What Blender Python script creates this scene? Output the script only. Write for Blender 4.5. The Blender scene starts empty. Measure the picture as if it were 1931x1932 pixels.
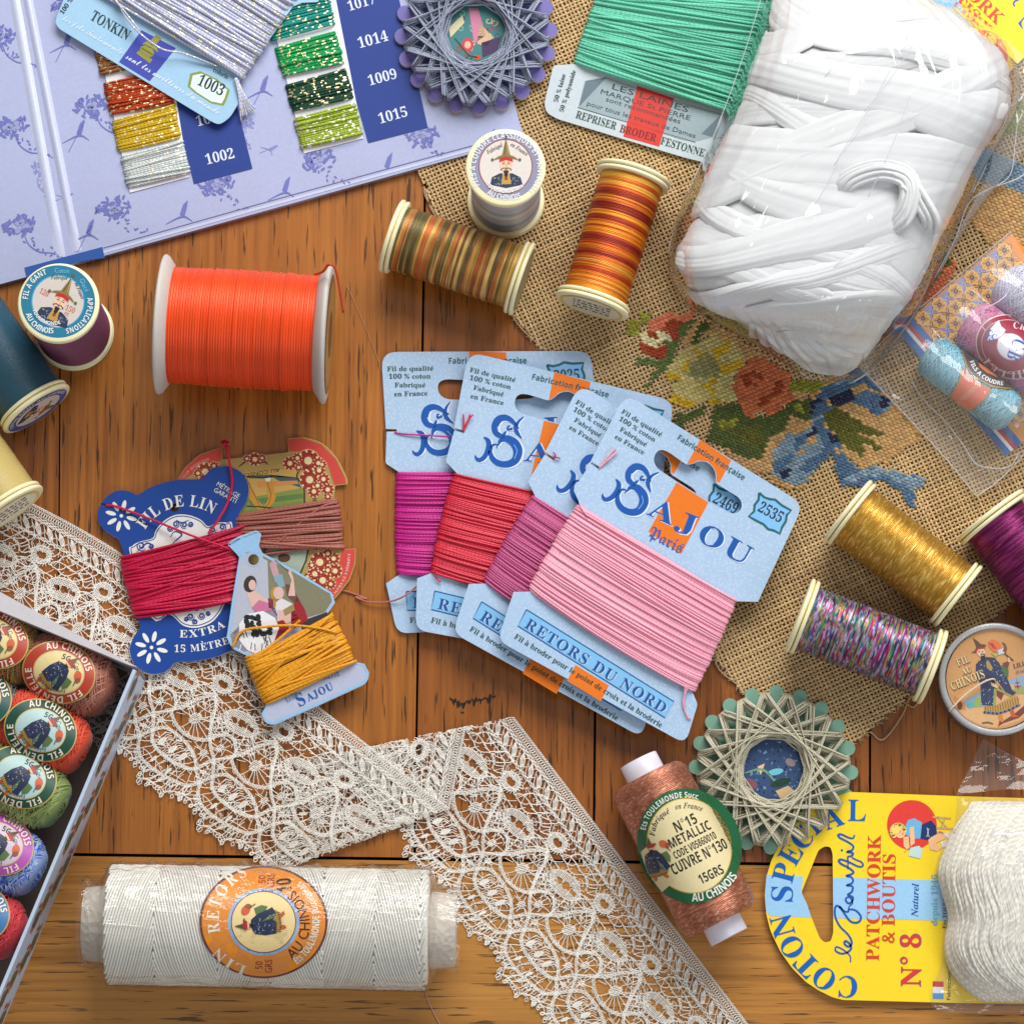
import bpy, math, random, unicodedata
import numpy as np
from mathutils import Vector, noise
from mathutils.geometry import tessellate_polygon

random.seed(7)
SC = bpy.context.scene
COL = SC.collection
K = 0.0002                       # one plan unit is 0.2 mm
TH = math.radians(10.2)
DM = 6500 * K

# ------------------------------------------------------------------ camera, world, lights, exposure
cam_d = bpy.data.cameras.new("camera")
cam = bpy.data.objects.new("camera", cam_d)
COL.objects.link(cam)
cam.location = (0, -DM * math.sin(TH), DM * math.cos(TH))
cam.rotation_euler = (TH, 0, 0)
cam_d.sensor_width = 36
cam_d.lens = 18 / (965.5 / 6500)
cam_d.clip_start = 0.01
cam_d.clip_end = 50
SC.camera = cam

w = bpy.data.worlds.new("World")
SC.world = w
w.use_nodes = True
bg = w.node_tree.nodes["Background"]
bg.inputs[0].default_value = (1.0, 0.98, 0.95, 1)
bg.inputs[1].default_value = 0.34

def area(name, loc, target, sx, sy, energy, color):
    l = bpy.data.lights.new(name, "AREA")
    l.shape = "RECTANGLE"; l.size = sx; l.size_y = sy; l.energy = energy; l.color = color
    o = bpy.data.objects.new(name, l); COL.objects.link(o)
    o.location = loc
    o.rotation_euler = (Vector(target) - Vector(loc)).to_track_quat("-Z", "Y").to_euler()
    return o
area("window_light", (0.25, 0.95, 0.85), (0.02, 0.0, 0), 1.1, 0.7, 25, (1.0, 0.985, 0.955))
area("fill_light", (0.75, -0.75, 0.9), (0, -0.05, 0), 0.6, 0.6, 5.0, (0.9, 0.95, 1.0))  # added fill lamp from the lower right, lifts the shaded box side

SC.view_settings.view_transform = "Standard"
SC.view_settings.look = "None"
SC.view_settings.exposure = -0.16
SC.view_settings.gamma = 1.0
SC.view_settings.use_curve_mapping = False
SC.cycles.max_bounces = 10
SC.cycles.transparent_max_bounces = 24

# ------------------------------------------------------------------ plan coordinates
CP = np.array(cam.location)
FW = np.array([0, math.sin(TH), -math.cos(TH)])
UPV = np.array([0, math.cos(TH), math.sin(TH)])
RT = np.array([1.0, 0, 0])

def ray(x, y):
    x = np.asarray(x, float); y = np.asarray(y, float)
    return FW * 6500 + np.expand_dims(x - 965.5, -1) * RT + np.expand_dims(966 - y, -1) * UPV

def I(x, y, z=0.0):
    """plan point (x right, y down) -> place at height z (all in plan units)"""
    d = ray(x, y)
    t = (np.asarray(z, float) * K - CP[2]) / d[..., 2]
    return CP + d * np.expand_dims(t, -1)

def crop(x0, y0, wd, ret):
    k = wd / ret / 1.78923
    def f(*p):
        if len(p) == 2 and not hasattr(p[0], "__len__"):
            return (x0 / 1.78923 + p[0] * k, y0 / 1.78923 + p[1] * k)
        return [(x0 / 1.78923 + a * k, y0 / 1.78923 + b * k) for a, b in p]
    f.k = k
    return f
cA = crop(0, 0, 1200, 1931); cB = crop(1100, 0, 1200, 1931); cC = crop(2255, 0, 1200, 1783)
cD = crop(0, 850, 1300, 1931); cE = crop(1200, 1100, 1550, 1931); cF = crop(2100, 1000, 1355, 1745)
cG = crop(0, 1500, 1300, 1931); cH = crop(0, 1950, 500, 743); cI = crop(200, 2800, 1400, 1931)
cJ = crop(350, 2200, 2250, 1931); cK = crop(1950, 2250, 1050, 1931); cL = crop(2500, 2450, 955, 1834)
cM = crop(300, 1450, 950, 1931); cN = crop(1850, 1300, 900, 1931); cO = crop(3100, 2050, 355, 1372)
cP = crop(2900, 700, 555, 1072); cQ = crop(3100, 0, 355, 980)
c1 = crop(2100, 1000, 600, 1931); c2 = crop(2600, 1150, 600, 1931)

def S(r, g, b):
    f = lambda c: c / 12.92 if c <= 0.04045 else ((c + 0.055) / 1.055) ** 2.4
    return tuple(f(c / 255) for c in (r, g, b))

# ------------------------------------------------------------------ mesh collector
class MB:
    def __init__(s):
        s.v = []; s.f = []; s.n = 0; s.c = []; s.t = []
    def add(s, v, faces, mat=0, col=(1, 1, 1), tuv=None):
        v = np.asarray(v, float).reshape(-1, 3)
        if isinstance(faces, np.ndarray):
            s.f.append((faces + s.n, mat))
        else:
            by = {}
            for q in faces: by.setdefault(len(q), []).append(q)
            for q in by.values(): s.f.append((np.array(q, int) + s.n, mat))
        s.v.append(v)
        c = np.asarray(col, float)
        if c.ndim == 0: c = np.full(3, float(c))
        s.c.append(np.broadcast_to(c, (len(v), 3)) if c.ndim == 1 else c)
        s.t.append(np.zeros((len(v), 3)) if tuv is None else tuv)
        s.n += len(v)
    def tube(s, p, r, n=6, mat=0, col=(1, 1, 1), ref=None, flat=1.0, caps=True):
        p = np.asarray(p, float)
        t = np.gradient(p, axis=0)
        t /= np.linalg.norm(t, axis=1)[:, None] + 1e-12
        if ref is None: ref = np.array([0, 0, 1.0])
        side = np.cross(t, np.asarray(ref, float))
        side /= np.linalg.norm(side, axis=1)[:, None] + 1e-9
        up = np.cross(side, t)
        r = np.broadcast_to(np.asarray(r, float), (len(p),))
        a = np.linspace(0, 2 * math.pi, n, endpoint=False) - math.pi / 2
        ring = (p[:, None, :] + side[:, None, :] * (np.cos(a)[None, :, None] * r[:, None, None])
                + up[:, None, :] * (np.sin(a)[None, :, None] * r[:, None, None] * flat))
        m = len(p)
        i = np.arange(m - 1)[:, None] * n; j = np.arange(n)[None, :]; j2 = (j + 1) % n
        q = np.stack([i + j, i + j2, i + n + j2, i + n + j], -1).reshape(-1, 4)
        L = np.concatenate([[0], np.cumsum(np.linalg.norm(np.diff(p, axis=0), axis=1))]) / K
        tu = np.zeros((m, n, 3)); tu[..., 0] = L[:, None]; tu[..., 1] = (np.arange(n) / n)[None, :]; tu[..., 2] = random.random()
        c = np.asarray(col, float)
        if c.ndim == 2: c = np.repeat(c, n, axis=0)
        s.add(ring.reshape(-1, 3), q, mat, c, tu.reshape(-1, 3))
        if caps:
            b = s.n - m * n
            s.f.append((np.array([[b + k for k in range(n)][::-1], [b + (m - 1) * n + k for k in range(n)]]), mat))
    def grid(s, P, mat=0, col=(1, 1, 1), wrap=False, tuv=None):
        P = np.asarray(P, float); a, b = P.shape[:2]
        i = np.arange(a - 1)[:, None] * b
        j = np.arange(b if wrap else b - 1)[None, :]; j2 = (j + 1) % b
        q = np.stack([i + j, i + j2, i + b + j2, i + b + j], -1).reshape(-1, 4)
        c = np.asarray(col, float)
        if c.ndim == 3: c = c.reshape(-1, 3)
        s.add(P.reshape(-1, 3), q, mat, c, tuv)
    def obj(s, name, mats, parent=None, smooth=True, base=None):
        me = bpy.data.meshes.new(name)
        V = np.concatenate(s.v)
        if parent is not None: base = wloc(parent)
        if base is None: base = np.zeros(3)
        me.vertices.add(len(V)); me.vertices.foreach_set("co", (V - np.asarray(base)).ravel())
        lv = np.concatenate([f.ravel() for f, m in s.f])
        lt = np.concatenate([np.full(len(f), f.shape[1]) for f, m in s.f])
        mi = np.concatenate([np.full(len(f), m) for f, m in s.f])
        me.loops.add(len(lv)); me.loops.foreach_set("vertex_index", lv.astype(np.int32))
        me.polygons.add(len(lt))
        me.polygons.foreach_set("loop_start", np.concatenate([[0], np.cumsum(lt)[:-1]]).astype(np.int32))
        me.polygons.foreach_set("loop_total", lt.astype(np.int32))
        me.polygons.foreach_set("material_index", mi.astype(np.int32))
        me.polygons.foreach_set("use_smooth", np.full(len(lt), smooth))
        c = np.ones((len(V), 4)); c[:, :3] = np.concatenate(s.c)
        at = me.attributes.new("Col", "FLOAT_COLOR", "POINT"); at.data.foreach_set("color", c.ravel())
        at = me.attributes.new("tuv", "FLOAT_VECTOR", "POINT"); at.data.foreach_set("vector", np.concatenate(s.t).ravel())
        me.update(calc_edges=True); me.validate()
        for m in (mats if isinstance(mats, (list, tuple)) else [mats]): me.materials.append(m)
        o = bpy.data.objects.new(name, me); COL.objects.link(o)
        if parent is not None: o.parent = parent
        else: o.location = base
        return o

WL = {}
def wloc(o):
    p = np.zeros(3)
    while o is not None:
        p = p + np.array(o.location); o = o.parent
    return p

def tag(o, label, cat, group=None, kind=None):
    o["label"] = label; o["category"] = cat
    if group: o["group"] = group
    if kind: o["kind"] = kind
    return o
def thing(name, x, y, label, cat, group=None, z=0):
    o = bpy.data.objects.new(name, None); COL.objects.link(o)
    o.empty_display_size = 0.01
    o.location = I(x, y, z)
    return tag(o, label, cat, group)

# ------------------------------------------------------------------ materials
MC = {}
class NT:
    def __init__(s, name):
        s.m = bpy.data.materials.new(name); s.m.use_nodes = True
        s.t = s.m.node_tree; s.b = s.t.nodes["Principled BSDF"]; s.out = s.t.nodes["Material Output"]
    def n(s, ty, **kw):
        nd = s.t.nodes.new(ty)
        for k, v in kw.items():
            if k.startswith("i_"):
                key = k[2:]; key = int(key) if key.isdigit() else key
                nd.inputs[key].default_value = v
            else: setattr(nd, k, v)
        return nd
    def l(s, a, b): s.t.links.new(a, b)
    def coord(s, scale=(1, 1, 1), rot=(0, 0, 0), kind="Object"):
        tc = s.n("ShaderNodeTexCoord"); mp = s.n("ShaderNodeMapping")
        mp.inputs["Scale"].default_value = scale; mp.inputs["Rotation"].default_value = rot
        s.l(tc.outputs[kind], mp.inputs[0]); return mp.outputs[0]
    def noise(s, vec, scale, detail=3, rough=0.5, dist=0):
        nd = s.n("ShaderNodeTexNoise"); nd.inputs["Scale"].default_value = scale
        nd.inputs["Detail"].default_value = detail; nd.inputs["Roughness"].default_value = rough
        nd.inputs["Distortion"].default_value = dist
        if vec is not None: s.l(vec, nd.inputs["Vector"])
        return nd.outputs[0]
    def ramp(s, fac, stops):
        r = s.n("ShaderNodeValToRGB"); e = r.color_ramp.elements
        while len(e) < len(stops): e.new(0.5)
        for q, (p, c) in zip(e, stops):
            q.position = p; q.color = (*c, 1) if hasattr(c, "__len__") else (c, c, c, 1)
        s.l(fac, r.inputs[0]); return r.outputs[0]
    def mix(s, fac, a, b, mode="MIX"):
        nd = s.n("ShaderNodeMix", data_type="RGBA", blend_type=mode)
        for v, i in ((fac, 0), (a, 6), (b, 7)):
            if hasattr(v, "is_linked"): s.l(v, nd.inputs[i])
            else: nd.inputs[i].default_value = (*v, 1) if hasattr(v, "__len__") else v
        return nd.outputs[2]
    def math(s, op, a, b=0.0, c=0.0):
        nd = s.n("ShaderNodeMath", operation=op)
        for v, i in ((a, 0), (b, 1), (c, 2)):
            if hasattr(v, "is_linked"): s.l(v, nd.inputs[i])
            else: nd.inputs[i].default_value = v
        return nd.outputs[0]
    def bump(s, h, strength, dist):
        nd = s.n("ShaderNodeBump"); nd.inputs["Strength"].default_value = strength
        nd.inputs["Distance"].default_value = dist; s.l(h, nd.inputs["Height"])
        s.l(nd.outputs[0], s.b.inputs["Normal"]); return nd
    def set(s, **kw):
        for k, v in kw.items():
            k = {"rough": "Roughness", "metal": "Metallic", "spec": "Specular IOR Level", "sheen": "Sheen Weight",
                 "coat": "Coat Weight", "coatr": "Coat Roughness", "col": "Base Color", "sss": "Subsurface Weight"}[k]
            if hasattr(v, "is_linked"): s.l(v, s.b.inputs[k])
            else: s.b.inputs[k].default_value = (*v, 1) if hasattr(v, "__len__") else v
        return s

def paper(col, rough=0.45, speck=0.06):
    key = ("paper", tuple(round(c, 4) for c in col), rough)
    if key in MC: return MC[key]
    t = NT("printed_paper")
    nz = t.noise(t.coord(), 900, 3)
    c = t.mix(nz, tuple(x * (1 - speck * 1.6) for x in col), tuple(min(1, x * (1 + speck * 1.6)) for x in col))
    t.set(col=c, rough=rough, spec=0.35)
    MC[key] = t.m; return t.m

def flat(col, rough=0.5, metal=0.0, name="plain"):
    key = (name, tuple(round(c, 4) for c in col), rough, metal)
    if key in MC: return MC[key]
    t = NT(name)
    nz = t.noise(t.coord(), 260, 3)
    t.set(col=t.mix(nz, tuple(x * .93 for x in col), tuple(min(1, x * 1.05) for x in col)), rough=rough, metal=metal)
    MC[key] = t.m; return t.m

def thread(col, period=5.0, rough=0.55, metal=0.0, var=0.18, glint=None, name="thread", dark=.72, spec=.3, bump=.28):
    """twisted yarn: diagonal plies along the strand, every strand a slightly different tone"""
    t = NT(name)
    at = t.n("ShaderNodeAttribute", attribute_name="tuv")
    sp = t.n("ShaderNodeSeparateXYZ"); t.l(at.outputs["Vector"], sp.inputs[0])
    ph = t.math("ADD", t.math("MULTIPLY", sp.outputs[0], 6.2832 / period), t.math("MULTIPLY", sp.outputs[1], 12.566))
    wv = t.math("MULTIPLY_ADD", t.math("SINE", ph), 0.5, 0.5)
    va = t.n("ShaderNodeAttribute", attribute_name="Col")
    base = t.mix(1.0, va.outputs["Color"], col, "MULTIPLY")
    dk = t.mix(1.0, base, (dark, dark, dark), "MULTIPLY")
    c = t.mix(wv, dk, base)
    br = t.math("MULTIPLY_ADD", sp.outputs[2], 2 * var, 1 - var)
    cb = t.n("ShaderNodeCombineColor")
    for i in range(3): t.l(br, cb.inputs[i])
    c = t.mix(1.0, c, cb.outputs[0], "MULTIPLY")
    t.set(rough=rough, metal=metal, sheen=0.0 if metal == 0 else 0, spec=spec)
    if glint is not None:
        g = t.noise(t.coord((1, 1, 1)), 420, 2)
        # short metallic flecks lie along the strand
        sc = t.math("MULTIPLY_ADD", sp.outputs[2], 97.0, t.math("MULTIPLY", sp.outputs[0], 0.085))
        n2 = t.n("ShaderNodeTexNoise", noise_dimensions="1D"); n2.inputs["Scale"].default_value = 1.0; n2.inputs["Detail"].default_value = 1
        t.l(sc, n2.inputs["W"])
        f = t.ramp(n2.outputs[0], [(.60, 0.0), (.63, 1.0)])
        c = t.mix(f, c, glint)
        t.set(metal=t.math("MULTIPLY", f, 0.85), rough=t.math("MULTIPLY_ADD", f, -0.25, rough))
    t.set(col=c)
    t.bump(wv, bump, 0.00012)
    return t.m

def film(name, haze=0.07, rough=0.07, wr=60, stretch=(1, 1, 1), rot=0.0, bump=0.6, tint=(0.95, 0.95, 0.97), fres=0.85):
    t = NT(name)
    t.t.nodes.remove(t.b)
    tr = t.n("ShaderNodeBsdfTransparent"); tr.inputs[0].default_value = (*tint, 1)
    gl = t.n("ShaderNodeBsdfGlossy"); gl.inputs["Roughness"].default_value = rough
    df = t.n("ShaderNodeBsdfDiffuse"); df.inputs[0].default_value = (0.85, 0.87, 0.9, 1)
    v = t.coord(stretch, (0, 0, rot))
    n1 = t.noise(v, wr, 4, 0.55, 0.6)
    bp = t.n("ShaderNodeBump"); bp.inputs["Strength"].default_value = bump; bp.inputs["Distance"].default_value = 0.004
    t.l(n1, bp.inputs["Height"]); t.l(bp.outputs[0], gl.inputs["Normal"])
    fr = t.n("ShaderNodeLayerWeight"); fr.inputs[0].default_value = .5; t.l(bp.outputs[0], fr.inputs["Normal"])
    sch = t.math("MULTIPLY_ADD", t.math("POWER", fr.outputs["Facing"], 4.0), .9, .055)
    m1 = t.n("ShaderNodeMixShader"); m1.inputs[0].default_value = haze
    t.l(tr.outputs[0], m1.inputs[1]); t.l(df.outputs[0], m1.inputs[2])
    m2 = t.n("ShaderNodeMixShader"); t.l(t.math("MULTIPLY", sch, fres), m2.inputs[0])
    t.l(m1.outputs[0], m2.inputs[1]); t.l(gl.outputs[0], m2.inputs[2])
    t.l(m2.outputs[0], t.out.inputs[0])
    return t.m

# ------------------------------------------------------------------ lettering and printed shapes
GL = {}
ST = {"b": (0x1D400, 0x1D41A, 0x1D7CE), "i": (0x1D468, 0x1D482, 0x1D7CE), "c": (0x1D4D0, 0x1D4EA, 0x1D7CE),
      "f": (0x1D56C, 0x1D586, 0x1D7CE), "s": (0x1D5D4, 0x1D5EE, 0x1D7EC), "r": (0x1D434, 0x1D44E, 0x1D7CE)}
def txmesh(s):
    c = bpy.data.curves.new("t", "FONT"); c.body = s; c.resolution_u = 2
    o = bpy.data.objects.new("t", c); COL.objects.link(o)
    dg = bpy.context.evaluated_depsgraph_get(); dg.update()
    m = bpy.data.meshes.new_from_object(o.evaluated_get(dg))
    v = np.array([(q.co.x, q.co.y) for q in m.vertices]).reshape(-1, 2)
    f = [tuple(p.vertices) for p in m.polygons]
    bpy.data.objects.remove(o); bpy.data.curves.remove(c); bpy.data.meshes.remove(m)
    return v, f
HHW = None
def glyph(ch, st):
    global HHW
    if (ch, st) in GL: return GL[ch, st]
    if HHW is None:
        v, f = txmesh("HH"); HHW = np.ptp(v[:, 0])
    u = ch
    if st in ST:
        a, b, d = ST[st]
        if "A" <= ch <= "Z": u = chr(a + ord(ch) - 65)
        elif "a" <= ch <= "z": u = "\u210e" if (st == "r" and ch == "h") else chr(b + ord(ch) - 97)
        elif ch.isdigit(): u = chr(d + int(ch))
    if ch == " ": r = (np.zeros((0, 2)), [], 0.28)
    else:
        v, f = txmesh(u)
        vv, _ = txmesh("H" + u + "H")
        r = (v, f, np.ptp(vv[:, 0]) - HHW)
    GL[ch, st] = r
    return r
ACC = {"\u0301": [(-.02, .0), (.08, .0), (.2, .15), (.06, .15)], "\u0300": [(.02, .0), (-.08, .0), (-.2, .15), (-.06, .15)],
       "\u0302": [(-.2, 0), (-.1, 0), (0, .1), (.1, 0), (.2, 0), (.05, .15), (-.05, .15)],
       "\u0327": [(-.03, -.0), (.06, 0), (.03, -.06), (.12, -.12), (.06, -.22), (-.1, -.22), (.02, -.14), (-.06, -.1)]}

def finer(pts, faces, ml):
    """split faces until no edge is longer than ml, so that prints follow a curved surface"""
    P = [tuple(p) for p in pts]; mid = {}; out = []
    st_ = [t for f in faces for t in ([(f[0], f[i], f[i + 1]) for i in range(1, len(f) - 1)])]
    while st_:
        t = st_.pop()
        e = [math.dist(P[t[i]], P[t[(i + 1) % 3]]) for i in range(3)]
        k = e.index(max(e))
        if e[k] <= ml: out.append(t); continue
        a, b, c = t[k], t[(k + 1) % 3], t[(k + 2) % 3]; q = (min(a, b), max(a, b))
        if q not in mid: mid[q] = len(P); P.append(((P[a][0] + P[b][0]) / 2, (P[a][1] + P[b][1]) / 2))
        st_ += [(a, mid[q], c), (mid[q], b, c)]
    return np.array(P), out

class Print:
    """flat printed shapes laid on a surface; every colour is its own material slot"""
    def __init__(s, mapf, dz=0.22, maxlen=0):
        s.maxlen = maxlen; s.clip = None; s.mapf = mapf; s.mb = MB(); s.mats = []; s.keys = {}; s.dz = dz; s.cnt = 0
    def slot(s, col):
        m = col if isinstance(col, bpy.types.Material) else paper(col)
        if m.name not in s.keys: s.keys[m.name] = len(s.mats); s.mats.append(m)
        return s.keys[m.name]
    def put(s, pts, faces, col, l):
        s.cnt += 1
        pts = np.asarray(pts, float).reshape(-1, 2)
        if s.clip is not None and not s.clip(pts): return
        if s.maxlen: pts, faces = finer(pts, faces, s.maxlen)
        P = s.mapf(pts[:, 0], pts[:, 1], (0.3 + l + 0.0006 * (s.cnt % 900)) * s.dz)
        fx = []
        for f in faces:                                   # faces look away from the surface (plan y runs down)
            a = pts[list(f)]
            ar = np.sum(a[:, 0] * np.roll(a[:, 1], -1) - np.roll(a[:, 0], -1) * a[:, 1])
            fx.append(tuple(f) if ar < 0 else tuple(f)[::-1])
        s.mb.add(P, fx, s.slot(col))
    def poly(s, pts, col, l=1, holes=(), sub=0):
        loops = [list(pts)] + [list(h) for h in holes]
        tr = tessellate_polygon([[Vector((p[0], p[1], 0)) for p in lp] for lp in loops])
        allp = [p for lp in loops for p in lp]
        s.put(allp, tr, col, l)
    def ell(s, c, rx, ry=None, col=(0, 0, 0), l=1, rot=0.0, n=24, rings=1, r0=0.0):
        ry = rx if ry is None else ry
        a = np.linspace(0, 2 * math.pi, n, endpoint=False)
        rr = np.linspace(r0, 1, rings + 1)
        if r0 == 0: rr = rr[1:]
        pts = []; f = []
        for q in rr:
            x, y = rx * q * np.cos(a), ry * q * np.sin(a)
            pts += list(zip(c[0] + x * math.cos(rot) - y * math.sin(rot), c[1] + x * math.sin(rot) + y * math.cos(rot)))
        for k in range(len(rr) - 1):
            for j in range(n): f.append((k * n + j, k * n + (j + 1) % n, (k + 1) * n + (j + 1) % n, (k + 1) * n + j))
        if r0 == 0:
            if rings > 1:
                pts.append(c); f += [(len(pts) - 1, j, (j + 1) % n) for j in range(n)]
            else: f.append(tuple(range(n)))
        s.put(pts, f, col, l)
    def stroke(s, pts, wd, col, l=2, closed=False, smooth=0):
        p = np.asarray(pts, float)
        if smooth: p = spline(p, smooth, closed)
        if closed: p = np.vstack([p, p[:1]])
        t = np.gradient(p, axis=0); t /= np.linalg.norm(t, axis=1)[:, None] + 1e-9
        nrm = np.stack([-t[:, 1], t[:, 0]], 1)
        if hasattr(wd, "__len__"): wv = np.interp(np.linspace(0, 1, len(p)), np.linspace(0, 1, len(wd)), wd)
        else: wv = np.full(len(p), wd)
        a = p + nrm * wv[:, None] / 2; b = p - nrm * wv[:, None] / 2
        m = len(p)
        s.put(np.vstack([a, b]), [(i, i + 1, m + i + 1, m + i) for i in range(m - 1)], col, l)
    def text(s, txt, p0, p1, col, st="n", h=None, l=3, pm=None, sp=0.0, bold=0.0):
        items = []; x = 0.0
        for ch in unicodedata.normalize("NFD", txt):
            if ch in ACC:
                v, f, adv = glyph(items[-1][2], st)
                top = v[:, 1].max() + .05
                cx = (v[:, 0].max() + v[:, 0].min()) / 2 + (.05 if st in "ir" else 0)
                a = np.array(ACC[ch]) + (cx, 0.0 if ch == "\u0327" else top)
                items.append((items[-1][0], (a, [tuple(range(len(a)))]), None)); continue
            v, f, adv = glyph(ch, st)
            items.append((x, (v, f), ch)); x += adv + sp
        W = x - sp
        p0 = np.array(p0, float); p1 = np.array(p1, float)
        if pm is None:
            L = np.linalg.norm(p1 - p0); d0 = (p1 - p0) / L
            fr = lambda q: (p0 + d0 * q, d0)
        else:
            (ax, ay), (bx, by), (cx, cy) = p0, pm, p1
            d = 2 * (ax * (by - cy) + bx * (cy - ay) + cx * (ay - by))
            ux = ((ax**2 + ay**2) * (by - cy) + (bx**2 + by**2) * (cy - ay) + (cx**2 + cy**2) * (ay - by)) / d
            uy = ((ax**2 + ay**2) * (cx - bx) + (bx**2 + by**2) * (ax - cx) + (cx**2 + cy**2) * (bx - ax)) / d
            R = math.hypot(ax - ux, ay - uy)
            a0 = math.atan2(ay - uy, ax - ux); am = math.atan2(by - uy, bx - ux); a1 = math.atan2(cy - uy, cx - ux)
            tau = 2 * math.pi
            sg = 1 if (am - a0) % tau < (a1 - a0) % tau else -1
            tot = ((a1 - a0) * sg) % tau
            L = tot * R
            def fr(q):
                a = a0 + sg * q / R
                return np.array([ux + R * math.cos(a), uy + R * math.sin(a)]), np.array([-math.sin(a), math.cos(a)]) * sg
        kx = L / W; ky = kx if h is None else h / 0.69
        for x, (v, f), ch in items:
            if not len(v): continue
            if pm is None:
                pos, d = fr(0); base = pos + d * x * kx; vx = v[:, 0] * kx
            else:
                wch = v[:, 0].max() if len(v) else 0
                pos, d = fr((x + wch / 2) * kx); base = pos - d * wch / 2 * kx; vx = v[:, 0] * kx
            up = np.array([d[1], -d[0]])
            s.put(base + vx[:, None] * d + (v[:, 1] * ky)[:, None] * up, f, col, l)
    def obj(s, name, parent):
        return s.mb.obj(name, s.mats, parent, smooth=True)

def spline(p, n=6, closed=False):
    """Catmull-Rom through the points"""
    p = np.asarray(p, float)
    m = len(p)
    if closed: q = np.vstack([p[-1:], p, p[:2]]); segs = m
    else: q = np.vstack([2 * p[0] - p[1], p, 2 * p[-1] - p[-2]]); segs = m - 1
    out = []
    for i in range(segs):
        a, b, c, d = q[i:i + 4]
        for t in np.linspace(0, 1, n, endpoint=False):
            out.append(.5 * (2 * b + (c - a) * t + (2 * a - 5 * b + 4 * c - d) * t * t + (3 * b - a - 3 * c + d) * t**3))
    if not closed: out.append(p[-1])
    return np.array(out)

def plane(zf):
    f = zf if callable(zf) else (lambda x, y: zf)
    return lambda x, y, l: I(x, y, f(x, y) + l)
def cyl(A, B, R):
    A = np.asarray(A, float); B = np.asarray(B, float); d = (B - A) / np.linalg.norm(B - A)
    def f(x, y, l):
        D = ray(x, y); r = (R + l) * K
        o = CP - A
        Dp = D - (D @ d)[:, None] * d; op = o - (o @ d) * d
        a = (Dp * Dp).sum(1); b = 2 * (Dp @ op); c = op @ op - r * r
        disc = np.maximum(b * b - 4 * a * c, 0)
        t = (-b - np.sqrt(disc)) / (2 * a)
        return CP + D * t[:, None]
    return f
def ellipsoid(C, ax, R):
    """ax: 3 unit axes, R: 3 radii"""
    C = np.asarray(C); M0 = np.array(ax)
    def f(x, y, l):
        D = ray(x, y); r = (np.asarray(R) + l) * K
        d = (D @ M0.T) / r; o = ((CP - C) @ M0.T) / r
        a = (d * d).sum(1); b = 2 * d @ o; c = o @ o - 1
        t = (-b - np.sqrt(np.maximum(b * b - 4 * a * c, 0))) / (2 * a)
        return CP + D * t[:, None]
    return f

def slab(pts, z, th, mat, name, parent, holes=(), zf=None, bev=0.8, smooth=False):
    """a card or board of thickness th whose outline is given in plan"""
    zf = zf or (lambda x, y: z)
    mb = MB()
    loops = [np.array(pts, float)] + [np.array(h, float) for h in holes]
    allp = np.vstack(loops)
    zz = np.array([zf(*p) for p in allp])
    tr = [tuple(f) for f in tessellate_polygon([[Vector((p[0], p[1], 0)) for p in lp] for lp in loops])]
    fx = []
    for f in tr:
        a = allp[list(f)]
        ar = np.sum(a[:, 0] * np.roll(a[:, 1], -1) - np.roll(a[:, 0], -1) * a[:, 1])
        fx.append(f if ar < 0 else f[::-1])
    top = I(allp[:, 0], allp[:, 1], zz + th); bot = top.copy(); bot[:, 2] -= th * K
    mb.add(top, fx, 0); mb.add(bot, [f[::-1] for f in fx], 0)
    n0 = 0
    for lp in loops:
        m = len(lp); t = top[n0:n0 + m]; b = bot[n0:n0 + m]
        ar = np.sum(lp[:, 0] * np.roll(lp[:, 1], -1) - np.roll(lp[:, 0], -1) * lp[:, 1])
        q = [(i, (i + 1) % m, m + (i + 1) % m, m + i) for i in range(m)]
        out = ar > 0
        if n0 > 0: out = not out
        mb.add(np.vstack([t, b]), q if out else [k[::-1] for k in q], 1)
        n0 += m
    mats = mat if isinstance(mat, (list, tuple)) else [mat, mat]
    return mb.obj(name, list(mats), parent, smooth=smooth)

def rounded(pts, r, n=5):
    """round the corners of a polygon; r one radius or one per corner"""
    p = np.array(pts, float); m = len(p); out = []
    rr = r if hasattr(r, "__len__") else [r] * m
    for i in range(m):
        a, b, c = p[i - 1], p[i], p[(i + 1) % m]
        q = min(rr[i], .45 * np.linalg.norm(a - b), .45 * np.linalg.norm(c - b))
        if q < .5: out.append(b); continue
        s = b + (a - b) / np.linalg.norm(a - b) * q; e = b + (c - b) / np.linalg.norm(c - b) * q
        for t in np.linspace(0, 1, n): out.append((1 - t)**2 * s + 2 * t * (1 - t) * b + t * t * e)
    return [tuple(q) for q in out]

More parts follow.
